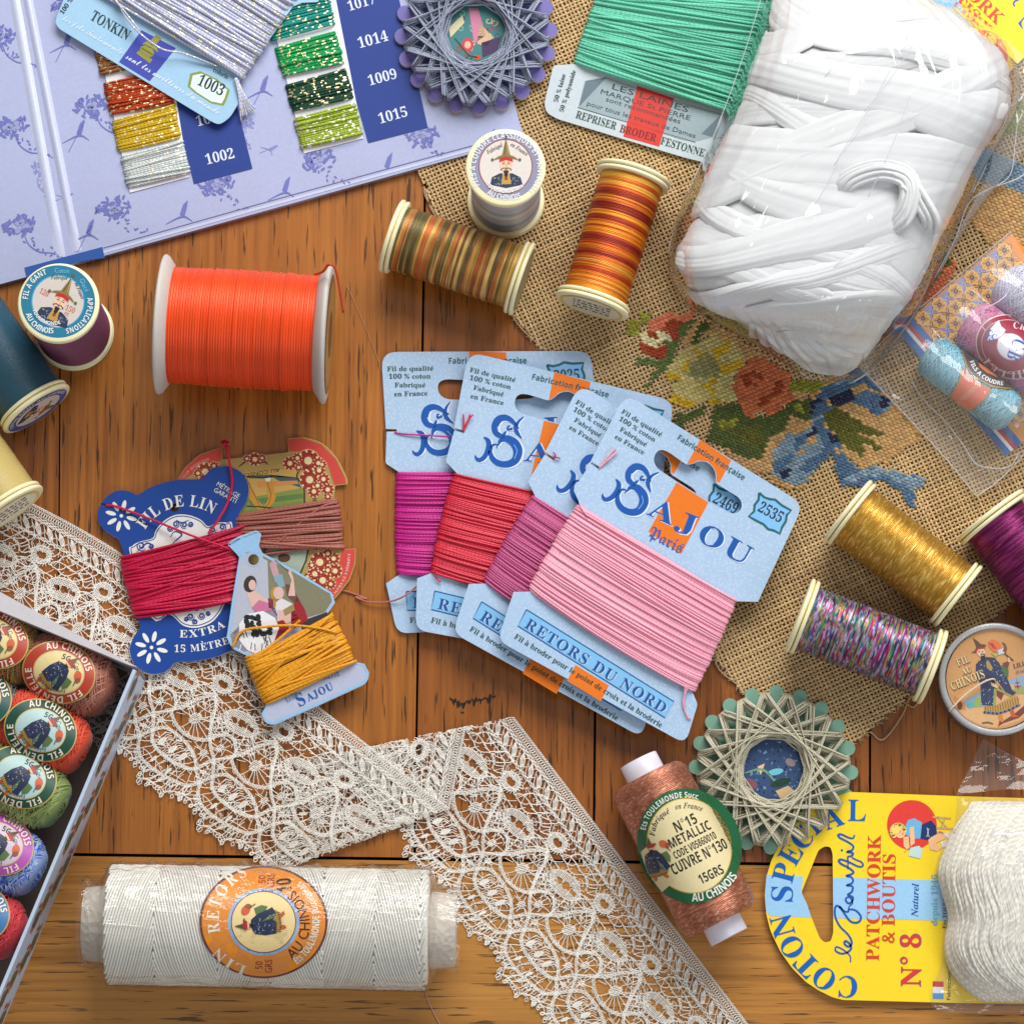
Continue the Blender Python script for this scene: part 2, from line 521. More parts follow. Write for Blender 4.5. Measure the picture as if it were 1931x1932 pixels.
def wrap(parent, L0, L1, R0, R1, zf, th, n, r, mat, name="thread_wrap", bulge=5, jit=0.4, cross=0, sag=0.0, seed=1, flat=0.9, cj=.5, edge=1.0, under=1, fuzz=0):
    """yarn wound round a card: strands from the left edge to the right edge, over the top and round both edges"""
    rnd = random.Random(seed); mb = MB()
    L0, L1, R0, R1 = map(np.array, (L0, L1, R0, R1))
    zf = zf if callable(zf) else (lambda x, y, q=zf: q)
    def one(t, t2, lift, rr):
        A = L0 + (L1 - L0) * t; B = R0 + (R1 - R0) * t2
        d = (B - A) / np.linalg.norm(B - A)
        env = max(0.0, 4 * min(t, .999) * (1 - min(t, .999))) ** .5
        A = A - d * (edge * (1 + 1.6 * env) + lift * .5); B = B + d * (edge * (1 + 1.6 * env) + lift * .5)
        s = np.array([.015, 0, 0.004, .02, .06, .14, .28, .42, .58, .72, .86, .94, .98, .996, 1, .985])
        zz = np.array([-th * .2 - rr, th * .1 - rr * .3, th * .75, th + rr * .9, 0, 0, 0, 0, 0, 0, 0, 0, th + rr * .9, th * .75, th * .1 - rr * .3, -th * .2 - rr])
        hump = (4 * s * (1 - s)) ** .6
        top = th + rr + (bulge * (.45 + .55 * env)) * hump + lift
        z = np.where(zz == 0, top, np.minimum(zz, top) + np.where(zz > th * .5, lift * .6, 0))
        px = A[0] + (B[0] - A[0]) * s; py = A[1] + (B[1] - A[1]) * s + sag * hump * (.15 + 1.1 * t)
        wob = rnd.uniform(-1, 1) * rr * .5
        px = px - d[1] * wob * np.sin(s * 3.14 * rnd.choice((1, 2))); py = py + d[0] * wob * np.sin(s * 3.14)
        base = np.array([zf(a, b) for a, b in zip(px, py)])
        P = I(px, py, base + z)
        # evenly re-sample so that plies stay regular
        ref = I(A[0] - d[1] * 10, A[1] + d[0] * 10, base[0]) - I(A[0], A[1], base[0])
        mb.tube(P, rr * K, 6, 0, (1, 1, 1), ref=ref, flat=1.0)
    for i in range(n):
        t = (i + .5 + rnd.uniform(-jit, jit)) / n
        one(min(max(t, 0), 1), min(max(t + rnd.uniform(-jit, jit) / n, 0), 1), 0, r)
    for i in range(cross):
        t = rnd.random(); t2 = min(max(t + rnd.uniform(-cj, cj), 0), 1)
        one(t, t2, r * rnd.uniform(.9, 1.9), r)
    # the hidden inner layers close the gaps between the outer strands
    G = []
    for t in np.linspace(.01, .99, 14):
        A = L0 + (L1 - L0) * t; B = R0 + (R1 - R0) * t; s = np.linspace(0, 1, 22); hump = (4 * s * (1 - s)) ** .6
        env = (4 * t * (1 - t)) ** .5
        px = A[0] + (B[0] - A[0]) * s; py = A[1] + (B[1] - A[1]) * s + sag * hump * (.15 + 1.1 * t)
        z = np.where((s == 0) | (s == 1), 0, th + r * .75 + bulge * (.45 + .55 * env) * hump)
        G.append(I(px, py, np.array([zf(a, b) for a, b in zip(px, py)]) + z))
    for i in range(fuzz):                                       # stray fibres standing off the yarn
        t, s = rnd.random(), rnd.uniform(.02, .98); hump = (4 * s * (1 - s)) ** .6
        q = L0 + (L1 - L0) * t; q = q + (R0 + (R1 - R0) * t - q) * s
        z0 = zf(*q) + th + 2 * r + (bulge * (.45 + .55 * (4 * t * (1 - t)) ** .5)) * hump - 1
        a = rnd.uniform(0, 6.28); l_ = rnd.uniform(3, 9); k_ = np.linspace(0, 1, 5)
        mb.tube(I(q[0] + l_ * k_ * math.cos(a) + 2 * k_ ** 2 * math.sin(a), q[1] + sag * hump * (.15 + 1.1 * t) + l_ * k_ * math.sin(a) - 2 * k_ ** 2 * math.cos(a), z0 + rnd.uniform(1, 4) * np.sin(k_ * 2.6)), .3 * K, 4, 0, 1.1, caps=False)
    if under: mb.grid(np.array(G)[::-1], 0, (.9, .9, .9))
    return mb.obj(name, mat, parent)

def loose(parent, pts, z, r, mat, name="thread_end", smooth=8, n=6):
    """a free strand through plan points; z one height or one per point"""
    p = np.array([(a, b, (z[i] if hasattr(z, "__len__") else z)) for i, (a, b) in enumerate(pts)], float)
    p = spline(p, smooth)
    mb = MB(); mb.tube(I(p[:, 0], p[:, 1], p[:, 2]), r * K, n, 0)
    return mb.obj(name, mat, parent) if parent is not None else mb.obj(name, mat, None, base=I(*pts[0], 0))

# ------------------------------------------------------------------ the table: planks with real gaps
def wood(name, along, base, dark, pore_col, seed):
    t = NT(name)
    st = (1, .022, 1) if along == "y" else (.022, 1, 1)
    st2 = (1, .06, 1) if along == "y" else (.06, 1, 1)
    v = t.coord(st); v2 = t.coord(st2); v0 = t.coord()
    vo = t.n("ShaderNodeVectorMath", operation="ADD"); t.l(v, vo.inputs[0]); vo.inputs[1].default_value = (seed * .37, seed * .21, seed)
    vp = t.n("ShaderNodeVectorMath", operation="ADD"); t.l(v2, vp.inputs[0]); vp.inputs[1].default_value = (seed * .11, seed * .43, seed)
    g1 = t.noise(vo.outputs[0], 150, 6, 0.66, 0.4)
    g2 = t.noise(vo.outputs[0], 700, 4, 0.65)
    big = t.noise(v0, 14, 3)
    c = t.mix(t.ramp(g1, [(.3, 0.0), (.7, 1.0)]), dark, base)
    c = t.mix(t.ramp(g2, [(.36, .5), (.56, 0.0)]), c, tuple(x * .5 for x in dark))
    c = t.mix(t.ramp(big, [(.36, .6), (.6, 0.0)]), c, tuple(x * .72 for x in base))
    p = t.noise(vp.outputs[0], 760, 2, .5)
    dens = t.noise(v0, 30, 2)
    pm = t.ramp(t.math("ADD", p, t.math("MULTIPLY", dens, .12)), [(.668, 0.0), (.715, 1.0)])
    c = t.mix(t.math("MULTIPLY", pm, .8), c, pore_col)
    t.set(col=c, rough=t.math("MULTIPLY_ADD", g2, .12, .25), spec=.45, coat=.45, coatr=.12)
    h = t.math("SUBTRACT", t.math("MULTIPLY", g2, .3), pm)
    t.bump(h, .25, .0002)
    return t.m

tb = thing("table", 966, 966, "varnished oak table top of upright boards meeting one cross board", "table", None)
tb["kind"] = "structure"
ORG = S(192, 120, 46); ORD = S(130, 70, 20); PORE = (.012, .006, .002)
seam = lambda y: 1607 + 26 * y / 1931
def plank(x0a, x0b, x1a, x1b, m):
    # upright board; a = x at the top edge of the frame, b = x where it meets the cross board
    ya = -420; f = lambda a, b, y: a + (b - a) * (y + 0) / 1607
    pts = [(f(x0a, x0b, ya), ya), (f(x1a, x1b, ya), ya), (f(x1a, x1b, 1607), seam(x1b)), (f(x0a, x0b, 1607), seam(x0b))]
    return slab(rounded(pts, 1.5, 3), -60, 60, m, "plank", tb)
woods = [wood("oak_board", "y", (ORG[0] * q, ORG[1] * q ** 1.5, ORG[2] * q ** 1.6), (ORD[0] * q, ORD[1] * q ** 1.5, ORD[2] * q ** 1.6), PORE, s) for q, s in
         ((.98, 1.0), (.97, 5.3), (.80, 9.1), (.82, 13.7), (.9, 17.2))]
edges = [(-420, -420), (117, 108), (807, 782), (1136, 1119), (1640, 1640), (2350, 2380)]
for i in range(5):
    (a, b), (c, d) = edges[i], edges[i + 1]
    plank(a + 2.2, b + 2.2, c - 2.2 if i else c - .6, d - 2.2 if i else d - .6, woods[[4, 0, 2, 3, 2][i]])
LIGHTW = wood("oak_cross_board", "x", S(206, 146, 70), S(164, 104, 38), (.05, .022, .006), 23.0)
slab([(-420, seam(-420) + 6), (2400, seam(2400) + 6), (2400, 2330), (-420, 2330)], -60, 60, LIGHTW, "plank", tb)
GAP = flat((.012, .008, .006), .9, name="gap_shadow")
slab([(-430, -430), (2400, -430), (2400, 2340), (-430, 2340)], -90, 28, flat((.02, .013, .009), .9, name="underside"), "underframe", tb)
mk = Print(plane(0.6), .1)
rk = random.Random(3)
xs = np.linspace(848, 935, 44)
top = [(x, 1316 + (9 if x < 880 else 4) * math.sin((x - 848) / 60 * 3.14) + rk.uniform(-4, 4)) for x in xs]
bot = [(x, y + 2 + abs(rk.gauss(0, 5))) for x, y in top]
mk.poly(top + bot[::-1], (.016, .008, .004), 1)
mk.ell((872, 1344), 3.4, 1.8, (.03, .014, .006), 1)
mk.obj("knot_mark", tb)

# ------------------------------------------------------------------ lavender shade book
GB = "sewing cards and books"
LAV = S(172, 179, 214); LAV2 = S(108, 114, 184); LAVL = S(194, 200, 228)
bk = thing("sample_book", 480, 200, "open lavender shade book with blue toile print and wound thread samples", "book")
cov = [(988, 262), (902, -60), (-60, -60), (-60, 553), (196, 483)]
slab(rounded(cov, [6, 0, 0, 0, 0], 4), 0, 13, paper(LAV, .3), "cover", bk)
hm = MB()
# two raised joints of the hinge, the groove between them
def ridge(a, b, wdt, hgt):
    a = np.array(a); b = np.array(b); n = 12; d = (b - a) / np.linalg.norm(b - a); q = np.array([-d[1], d[0]])
    P = []
    for t in np.linspace(0, 1, 24):
        c = a + (b - a) * t
        P.append([I(*(c + q * wdt * s), 13.02 + hgt * max(0, math.cos(s * 1.5708)) ** 1.2 * min(1, 6 * (1 - t) + .15)) for s in np.linspace(-1, 1, n)])
    hm.grid(np.array(P)[::-1], 0)
ridge((18, -60), (115, 486), 10, 4.0); ridge((42, -60), (146, 474), 9, 5)
hm.obj("hinge", paper(LAVL, .25), bk)
sp_ = slab([(47, 505), (194, 466), (198, 487), (150, 494), (100, 506), (52, 527)], 11, 3.4, flat(S(38, 84, 160), .8, name="spine_cloth"), "spine_cloth", bk)
pr = Print(plane(13.4), .2)
pr.clip = lambda q: bool(np.all(q[:, 0] < 900 + (q[:, 1] + 60) * .265) and np.all(q[:, 1] < 528 - .27 * q[:, 0]) and np.all(q > -58))
def toile(o, sc, rot, col, seed):
    sc *= 1.45
    r_ = random.Random(seed)
    ca, sa = math.cos(rot), math.sin(rot)
    T = lambda x, y: (o[0] + (x * ca - y * sa) * sc, o[1] + (x * sa + y * ca) * sc)
    for i in range(64):
        a = r_.uniform(0, 6.28); q = r_.uniform(.3, 1)
        pr.ell(T(68 * q * math.cos(a), 42 * q * math.sin(a)), 10.5 * sc, 4.6 * sc, col, 1, r_.uniform(0, 3.1) + rot, n=7)
    for i in range(7):
        a = r_.uniform(0, 6.28); q = r_.uniform(0, .5)
        pr.ell(T(60 * q * math.cos(a), 36 * q * math.sin(a)), 11 * sc, 9 * sc, tuple(.6 * x + .4 * y for x, y in zip(col, LAVL)), 2, 0, n=9)
    pr.stroke([T(10, 35), T(18, 75), T(50, 110), T(95, 125), T(130, 150)], [3 * sc, 5 * sc, 2 * sc], col, 1, smooth=4)
    for i in range(14):
        t = i / 13
        x = 12 + 120 * t ** 1.3; y = 45 + 105 * t
        pr.ell(T(x + r_.uniform(-22, 22), y + r_.uniform(-14, 14)), 7 * sc, 3.2 * sc, col, 1, r_.uniform(0, 3.1), n=7)
    bx, by = 235, 80
    pr.poly([T(bx, by), T(bx + 20, by - 32), T(bx + 42, by - 46), T(bx + 30, by - 16), T(bx + 14, by + 14)], col, 1)
    pr.stroke([T(bx - 45, by + 62), T(bx, by + 8), T(bx + 40, by - 36)], 2.4 * sc, col, 1)
    pr.stroke([T(bx - 60, by + 24), T(bx + 8, by + 10), T(bx + 40, by + 36)], [2 * sc, 8 * sc, 2 * sc], col, 1, smooth=3)
s_ = cA.k; LAV3 = S(134, 140, 200)
for ia in range(-1, 4):
    for ib in range(-1, 4):
        o = cA(500 + 555 * ia + 120 * ib, 580 - 130 * ia + 550 * ib)
        o2 = cA(60 + 480 * 0 + 0, 690)
        oh = (o[0] + 277 * s_, o[1] + 210 * s_)
        if oh[0] > 60 and oh[1] < 490 - .27 * oh[0]: toile(oh, s_ * .55, .5, LAV3, ia * 7 + ib + 99)
        if o[0] > 45 and o[1] < 505 - .27 * o[0] + 8: toile(o, s_, -.23, LAV2, ia * 7 + ib)
for q in ((-10, 200), (60, 690), (110, 1230)): toile(cA(*q), s_, -.23, LAV2, q[1])
pr.clip = None
pr.stroke([(196, 468), (500, 382), (975, 252)], 1.3, S(92, 92, 140), 1)
pr.stroke([(196, 476), (500, 390), (978, 258)], 5, LAVL, 1)
pr.obj("toile_print", bk)
BL = S(30, 58, 138)
def panel(quad, rows, z=13.2):
    p = slab(rounded(quad, 1, 2), z, 1.2, paper(BL, .5), "number_panel", bk)
    q = Print(plane(z + 1.3), .2)
    for tx, a, b in rows: q.text(tx, a, b, S(214, 222, 240), "b", h=np.linalg.norm(np.array(a) - b) * .34)
    q.obj("shade_number", p)
panel(cA((1055, 1000), (1372, 916), (1275, 520), (930, 500)), [("1002", *cA((1122, 896), (1280, 857))), ("1007", *cA((1072, 688), (1230, 650)))])
panel(cB((230, 777), (553, 693), (385, -60), (-10, -60)), [("1017", *cB((125, 62), (275, 18))), ("1014", *cB((180, 264), (343, 220))),
      ("1009", *cB((235, 467), (392, 425))), ("1015", *cB((292, 674), (450, 630)))])
GOLD = (1.0, .86, .5); SILV = (.95, .95, .85)
WHITEP = S(232, 234, 242)
slab(cA((520, 160), (880, 70), (1028, 962), (708, 1047)), 13.2, 2, paper(WHITEP), "sample_strip", bk)
slab(cA((1420, -140), (1780, -230), (1973, 752), (1652, 834)), 13.2, 2, paper(WHITEP), "sample_strip", bk)
sw = [("brown", S(150, 100, 62), cA((528, 275), (880, 190), (915, 330), (560, 412))), ("red", S(186, 64, 18), cA((572, 452), (905, 385), (940, 560), (612, 622))),
      ("yellow", S(214, 178, 26), cA((620, 655), (943, 572), (975, 748), (655, 824))), ("white", S(214, 222, 222), cA((668, 850), (985, 770), (1026, 945), (706, 1020))),
      ("teal", S(20, 150, 140), cA((1440, 20), (1770, -60), (1810, 130), (1486, 218))), ("green", S(10, 160, 84), cA((1500, 262), (1815, 172), (1858, 342), (1547, 410))),
      ("dark green", S(22, 74, 54), cA((1558, 460), (1868, 372), (1912, 535), (1600, 604))), ("lime", S(164, 186, 62), cA((1608, 642), (1918, 562), (1960, 733), (1648, 808)))]
for i, (nm, c, q) in enumerate(sw):
    o = wrap(bk, q[0], q[3], q[1], q[2], 13.6, 2, 17, 2.25, thread(c, 7, .5, glint=(SILV if nm in ("white", "lime") else GOLD), var=.12), "thread_sample", bulge=3, jit=.25, cross=5, cj=.12, seed=40 + i)
    o["label"] = nm + " metallic thread sample"

# ------------------------------------------------------------------ pale blue card with lilac white thread
tk = thing("thread_card", 330, 90, "pale blue card of lilac white metallic thread lying across the lavender book", "thread card", "cards wound with thread", 15)
TKB = S(156, 196, 226)
za = 26
out = cA((302, 120), (318, 70), (360, -30), (800, -300), (1790, -150), (1728, 12), (1640, 15), (1592, 36), (1322, 410), (1300, 440), (1308, 540), (1250, 640), (1190, 680), (1140, 655), (320, 155))
slab(rounded(out, [4, 8, 0, 0, 0, 4, 4, 0, 0, 4, 6, 14, 14, 10, 10], 4), za, 2.5, [paper(TKB), paper(S(225, 228, 235))], "card", tk)
p = Print(plane(za + 2.6), .2)
p.poly(cA((770, 165), (957, 262), (815, 442), (648, 338)), S(62, 72, 170), 1)
p.text("TONKIN", *cA((488, 104), (690, 222)), S(22, 62, 66), "b", h=58 * cA.k)
p.text("les fils Toulemonde", *cA((338, 108), (662, 300)), S(214, 232, 244), "c", h=36 * cA.k)
p.text("sont les meilleurs du monde", *cA((682, 316), (1186, 626)), S(222, 234, 246), "c", h=36 * cA.k)
p.text("100 % polyester", *cA((345, 82), (490, -130)), S(30, 50, 60), "b", h=26 * cA.k)
p.text("coloris", *cA((1156, 388), (1236, 432)), S(30, 60, 60), "b", h=26 * cA.k)
oc = cA((1035, 400), (1090, 388), (1180, 430), (1250, 490), (1232, 545), (1215, 575), (1150, 562), (1060, 505), (1020, 470))
p.poly(oc, S(130, 150, 60), 1)
cx = np.mean(np.array(oc), 0); p.poly([tuple(cx + (np.array(q) - cx) * .87) for q in oc], S(214, 230, 232), 2)
p.text("1003", *cA((1066, 458), (1206, 524)), S(20, 40, 44), "b", h=62 * cA.k)
OL = S(150, 150, 66)
p.poly(cA((742, 290), (815, 345), (830, 325), (755, 275)), OL, 2); p.ell(cA(800, 280), 42 * cA.k, 26 * cA.k, OL, 2, .5)
p.poly(cA((775, 240), (860, 285), (850, 250), (800, 225)), OL, 2); p.poly(cA((805, 235), (835, 255), (880, 210), (850, 190)), OL, 2)
p.stroke(cA((770, 262), (835, 300)), 1.4, S(96, 96, 34), 3); p.stroke(cA((786, 240), (850, 276)), 1.2, S(96, 96, 34), 3)
p.obj("lettering", tk)
LW = thread(S(206, 210, 234), 7, .5, glint=(.85, .82, .6), var=.1)
wrap(tk, cA(700, -620), cA(390, -120), cA(1614, -30), cA(1312, 422), za, 2.5, 34, 3.0, LW, bulge=14, cross=16, cj=.12, jit=.3, seed=3)
mb = MB()
for pts in ([(620, -20), (720, 140), (870, 262), (1000, 292), (1180, 360)], [(600, -30), (700, 90), (760, 170)], ):
    q = spline(np.array([(*cA(*a), za + 15 + 9 * math.sin(i)) for i, a in enumerate(pts)]), 8); mb.tube(I(q[:, 0], q[:, 1], q[:, 2]), 2 * K, 6); mb.obj("thread_end", LW, tk); mb = MB()
for i in range(8):
    e = cA(1310 + i * 11, 640 - i * 5 + random.uniform(-18, 18)); m_ = cA(1300 + 5 * i, 530)
    q = spline(np.array([(*cA(1278 + i, 425), za + 10), (*m_, za + 7), (*e, za - 4)]), 8); mb.tube(I(q[:, 0], q[:, 1], q[:, 2]), 1.8 * K, 6)
mb.obj("thread_end", LW, tk)

# ------------------------------------------------------------------ notched star winders
def star(cx, cy, RR, lob, N, ph, z, wood_c, yarn, label, medal, hole, kstep, strands, seed, rots=()):
    t = thing("star_winder", cx, cy, label, "thread winder", "star shaped thread winders")
    outl = []
    r0 = RR - lob
    for i in range(N):
        a = ph + 2 * math.pi * i / N
        bc = (r0 * math.cos(a), r0 * math.sin(a)); 
        for b in np.linspace(-2.0, 2.0, 9):
            outl.append((cx + bc[0] + lob * math.cos(a + b), cy + bc[1] + lob * math.sin(a + b)))
        am = a + math.pi / N; rm = r0 - lob * .6
        outl.append((cx + rm * math.cos(am - .05), cy + rm * math.sin(am - .05))); outl.append((cx + rm * math.cos(am + .05), cy + rm * math.sin(am + .05)))
    th = 9
    slab(outl, z, th, [flat(wood_c, .45, name="painted_wood"), flat(S(206, 186, 150), .6, name="bare_wood")], "winder_disc", t)
    pm = Print(plane(z + th + .3), .15)
    medal(pm, cx, cy, hole)
    pm.obj("medallion", t)
    rnd = random.Random(seed); mb = MB()
    rn = r0 - lob * .12
    seq = []
    for rd in range(strands):
        for i in range(N): seq.append((i, rd))
    for q, (i, rd) in enumerate(seq):
        a = ph + math.pi / N + 2 * math.pi * i / N; b = a + 2 * math.pi * kstep / N
        o1 = rnd.uniform(-.5, .5) * 13 / rn + (rd - strands / 2) * 2.9 / rn; o2 = rnd.uniform(-.5, .5) * 13 / rn - (rd - strands / 2) * 2.9 / rn
        A = np.array([cx + rn * math.cos(a + o1 * .5), cy + rn * math.sin(a + o1 * .5)]); B = np.array([cx + rn * math.cos(b + o2 * .5), cy + rn * math.sin(b + o2 * .5)])
        off = np.array([math.cos((a + b) / 2), math.sin((a + b) / 2)]) * rnd.uniform(-3, 4.0)
        s = np.array([-.004, 0, .03, .12, .3, .5, .7, .88, .97, 1, 1.004])
        lift = th + 2 + rd * 2.2 + rnd.uniform(0, 3) + 4
        zz = np.where((s < .001) | (s > .999), th * .3, lift + 3.0 * np.sin((s * 2 + q * .37) * 3.14))
        zz[1] = th + 1; zz[-2] = th + 1
        px = A[0] + (B[0] - A[0]) * s + off[0] * 4 * s * (1 - s); py = A[1] + (B[1] - A[1]) * s + off[1] * 4 * s * (1 - s)
        mb.tube(I(px, py, z + zz), 1.75 * K, 5)
    mb.obj("thread_winding", yarn, t)
    return t
def medal_p(p, cx, cy, R):
    p.ell((cx, cy), R * 1.15, None, S(58, 120, 122), 0, n=40)
    rn = random.Random(5)
    for i in range(26):
        a = rn.uniform(0, 6.28); q = R * rn.uniform(.1, 1)
        c = rn.choice([S(120, 170, 150), S(200, 190, 140), S(60, 80, 120), S(150, 60, 70), S(36, 60, 80)])
        p.stroke([(cx + q * math.cos(a) + 7 * math.cos(b + a) * (1 - b / 9), cy + q * math.sin(a) + 7 * math.sin(b + a) * (1 - b / 9)) for b in np.linspace(0, 6, 12)], 2.2, c, 1)
    p.poly([(cx - 14, cy - 48), (cx + 4, cy - 46), (cx + 18, cy + 4), (cx - 4, cy + 20)], S(196, 120, 150), 2)
    p.poly([(cx + 6, cy - 20), (cx + 30, cy + 6), (cx + 22, cy + 26), (cx + 2, cy + 20)], S(206, 170, 140), 2)
    p.poly([(cx + 10, cy + 18), (cx + 48, cy + 6), (cx + 40, cy + 34), (cx + 12, cy + 46)], S(66, 40, 86), 2)
    p.poly([(cx - 52, cy - 10), (cx - 26, cy - 34), (cx - 22, cy - 20), (cx - 48, cy + 8)], S(210, 200, 160), 2)
    p.ell((cx - 16, cy + 22), 11, 13, S(196, 60, 70), 2); p.ell((cx - 16, cy + 22), 6, 7, S(226, 170, 150), 3)
    p.ell((cx + 2, cy + 46), 7, 5, S(190, 70, 60), 3); p.stroke([(cx - 40, cy + 10), (cx - 14, cy + 42), (cx + 2, cy + 46)], 2.4, S(36, 60, 50), 3)
def medal_g(p, cx, cy, R):
    p.ell((cx, cy), R * 1.15, None, S(52, 76, 116), 0, n=40)
    rn = random.Random(9)
    for i in range(120):
        a = rn.uniform(0, 6.28); q = R * math.sqrt(rn.random())
        p.ell((cx + q * math.cos(a), cy + q * math.sin(a)), rn.uniform(1.5, 3.4), rn.uniform(1, 2), rn.choice([S(90, 130, 170), S(30, 44, 80), S(120, 160, 190), S(60, 90, 130), S(24, 30, 60)]), 1, rn.uniform(0, 3), n=7)
    p.poly([(cx + 4, cy + 40), (cx + 28, cy + 30), (cx + 40, cy + 40), (cx + 14, cy + 56)], S(206, 176, 130), 2)
    p.poly([(cx - 30, cy - 6), (cx - 16, cy - 12), (cx - 24, cy + 10)], S(226, 190, 160), 2)
    p.stroke([(cx - 54, cy + 6), (cx - 20, cy + 0), (cx + 10, cy + 30)], [2, 5, 2], S(120, 160, 110), 2, smooth=5)
    p.ell((cx + 14, cy + 24), 20, 7, S(30, 62, 50), 2, -.3); p.ell((cx - 42, cy + 26), 13, 8, S(130, 80, 96), 2, .6); p.ell((cx + 4, cy + 4), 15, 6, S(110, 190, 206), 2, -.2)
    p.ell((cx + 32, cy - 14), 10, 7, S(146, 130, 130), 2, .5)
star(898, 63, 154, 15, 20, math.radians(15.7), 14, S(110, 100, 172), thread(S(158, 166, 188), 5, .5), "purple rimmed star winder holding blue grey thread on the book corner", medal_p, 50, 7, 10, 11)
star(1458, 1452, 160, 14, 20, math.radians(2), 3, S(124, 170, 150), thread(S(206, 200, 176), 5, .5), "green rimmed star winder holding grey beige linen thread by the canvas tip", medal_g, 56, 7, 10, 12)

# ------------------------------------------------------------------ grey card with mint green wool
wc = thing("thread_card", 1240, 190, "pale grey card wound with thick mint green wool beside the cotton bag", "thread card", "cards wound with thread")
GC = S(188, 200, 208); zw = 12
cz = lambda *p: [cB(*a[:2]) if len(a) == 2 else cC(*a[:2]) for a in p]
out = cz((1235, 356), (1185, 560), (1195, 610), (1250, 645), (1931, 852), (215, 825, 1), (330, 870, 1), (420, 690, 1), (345, 575, 1), (520, 132, 1), (600, 118, 1), (680, -60, 1), (1500, -200), (1475, 0), (1360, 348))
slab(rounded(out, [6, 20, 30, 24, 0, 0, 8, 6, 0, 0, 4, 0, 0, 0, 0], 4), zw, 2.5, [paper(GC, .5), paper(S(226, 228, 232))], "card", wc)
p = Print(plane(zw + 2.6), .2)
ink = S(40, 62, 62)
p.poly(cz((1405, 440), (1470, 465), (1524, 420), (1931, 560), (265, 570, 1), (215, 690, 1), (130, 712, 1), (1931, 760), (1370, 582)), S(146, 164, 172), 1)
p.poly(cB((1410, 440), (1524, 420), (1372, 582)), S(96, 116, 126), 2); p.poly(cC((262, 575), (225, 690), (165, 672)), S(96, 116, 126), 2)
p.stroke(cz((1366, 585), (1931, 752), (135, 715, 1)), 1, ink, 2)
p.poly(cB((1690, 468), (1888, 535), (1808, 797), (1613, 742)), S(206, 52, 44), 2)
p.text("LES LAINES", cB(1545, 482), cC(98, 566), ink, "n", h=32 * cB.k)
p.text("MARQUE S\u1d40 PIERRE".replace("\u1d40", "t"), cB(1485, 508), cC(108, 606), ink, "n", h=26 * cB.k)
p.text("sont recommandées", cB(1515, 550), cC(58, 622), ink, "n", h=26 * cB.k)
p.text("pour tous les travaux de Dames", cB(1412, 572), cC(134, 694), ink, "n", h=26 * cB.k)
p.text("REPRISER", *cB((1352, 640), (1570, 706)), S(30, 66, 50), "b", h=42 * cB.k)
p.text("BRODER", *cB((1590, 716), (1786, 772)), S(110, 20, 24), "b", h=42 * cB.k)
p.text("FESTONNER", cB(1812, 782), cC(204, 796), S(30, 66, 50), "b", h=42 * cB.k)
p.text("50 % laine", *cB((1258, 558), (1302, 405)), S(30, 66, 50), "b", h=24 * cB.k)
p.text("50 % polyamide", *cB((1288, 612), (1358, 385)), S(30, 66, 50), "b", h=24 * cB.k)
hx = cC((205, 745), (225, 695), (280, 690), (305, 735), (285, 790), (235, 785))
p.poly(hx, S(176, 180, 186), 2); p.stroke(hx, 1.5, ink, 3, closed=True); p.text("8", *cC((240, 756), (272, 768)), ink, "b", h=40 * cC.k)
p.text("col.", *cC((268, 685), (300, 692)), ink, "b", h=18 * cC.k)
p.obj("lettering", wc)
WG = thread(S(112, 204, 176), 9, .8, var=.13, name="wool", dark=.84)
wrap(wc, cB(1520, -150), cB(1356, 345), cC(590, -60), cC(352, 570), zw, 2.5, 50, 2.7, WG, bulge=14, cross=34, cj=.12, jit=.4, seed=6, sag=3, fuzz=420)
loose(wc, [cB(1062, -20), cB(1070, 30), cB(1030, 10)], 16, 1.0, thread(S(60, 60, 150), 5), "thread_end")

# ------------------------------------------------------------------ tapestry canvas: woven threads and wool stitches
cv = thing("tapestry_canvas", 1450, 800, "tan woven canvas part embroidered with flowers and a blue bow, lying on the boards", "canvas")
PIT = 7.5
ang = math.radians(24)
wa = np.array([math.sin(ang), math.cos(ang)]); wb = np.array([math.cos(ang), -math.sin(ang)])
CO = np.array([1400.0, 700.0])
outline = np.array([(770, 290), (802, 352), (822, 402), (885, 470), (962, 590), (1012, 652), (1062, 700), (1180, 900), (1341, 1236), (1391, 1297), (1470, 1400), (1600, 1412), (1642, 1376), (1712, 1314), (1790, 1240), (1960, 1090), (2000, 900), (2000, -60), (860, -60)], float)
def inside(pts):
    x, y = pts[:, 0], pts[:, 1]; r = np.zeros(len(pts), bool); m = len(outline)
    for i in range(m):
        (x1, y1), (x2, y2) = outline[i], outline[(i + 1) % m]
        c = ((y1 > y) != (y2 > y)); xs_ = (x2 - x1) * (y - y1) / (y2 - y1 + 1e-9) + x1
        r ^= c & (x < xs_)
    return r
rc = np.random.RandomState(4)
cmb = MB(); ZC = 4.5
def canvas_z(x, y): return ZC + 1.2 * np.sin(x * .021 + y * .013) + .9 * np.sin(x * .011 - y * .024)
NN = 180
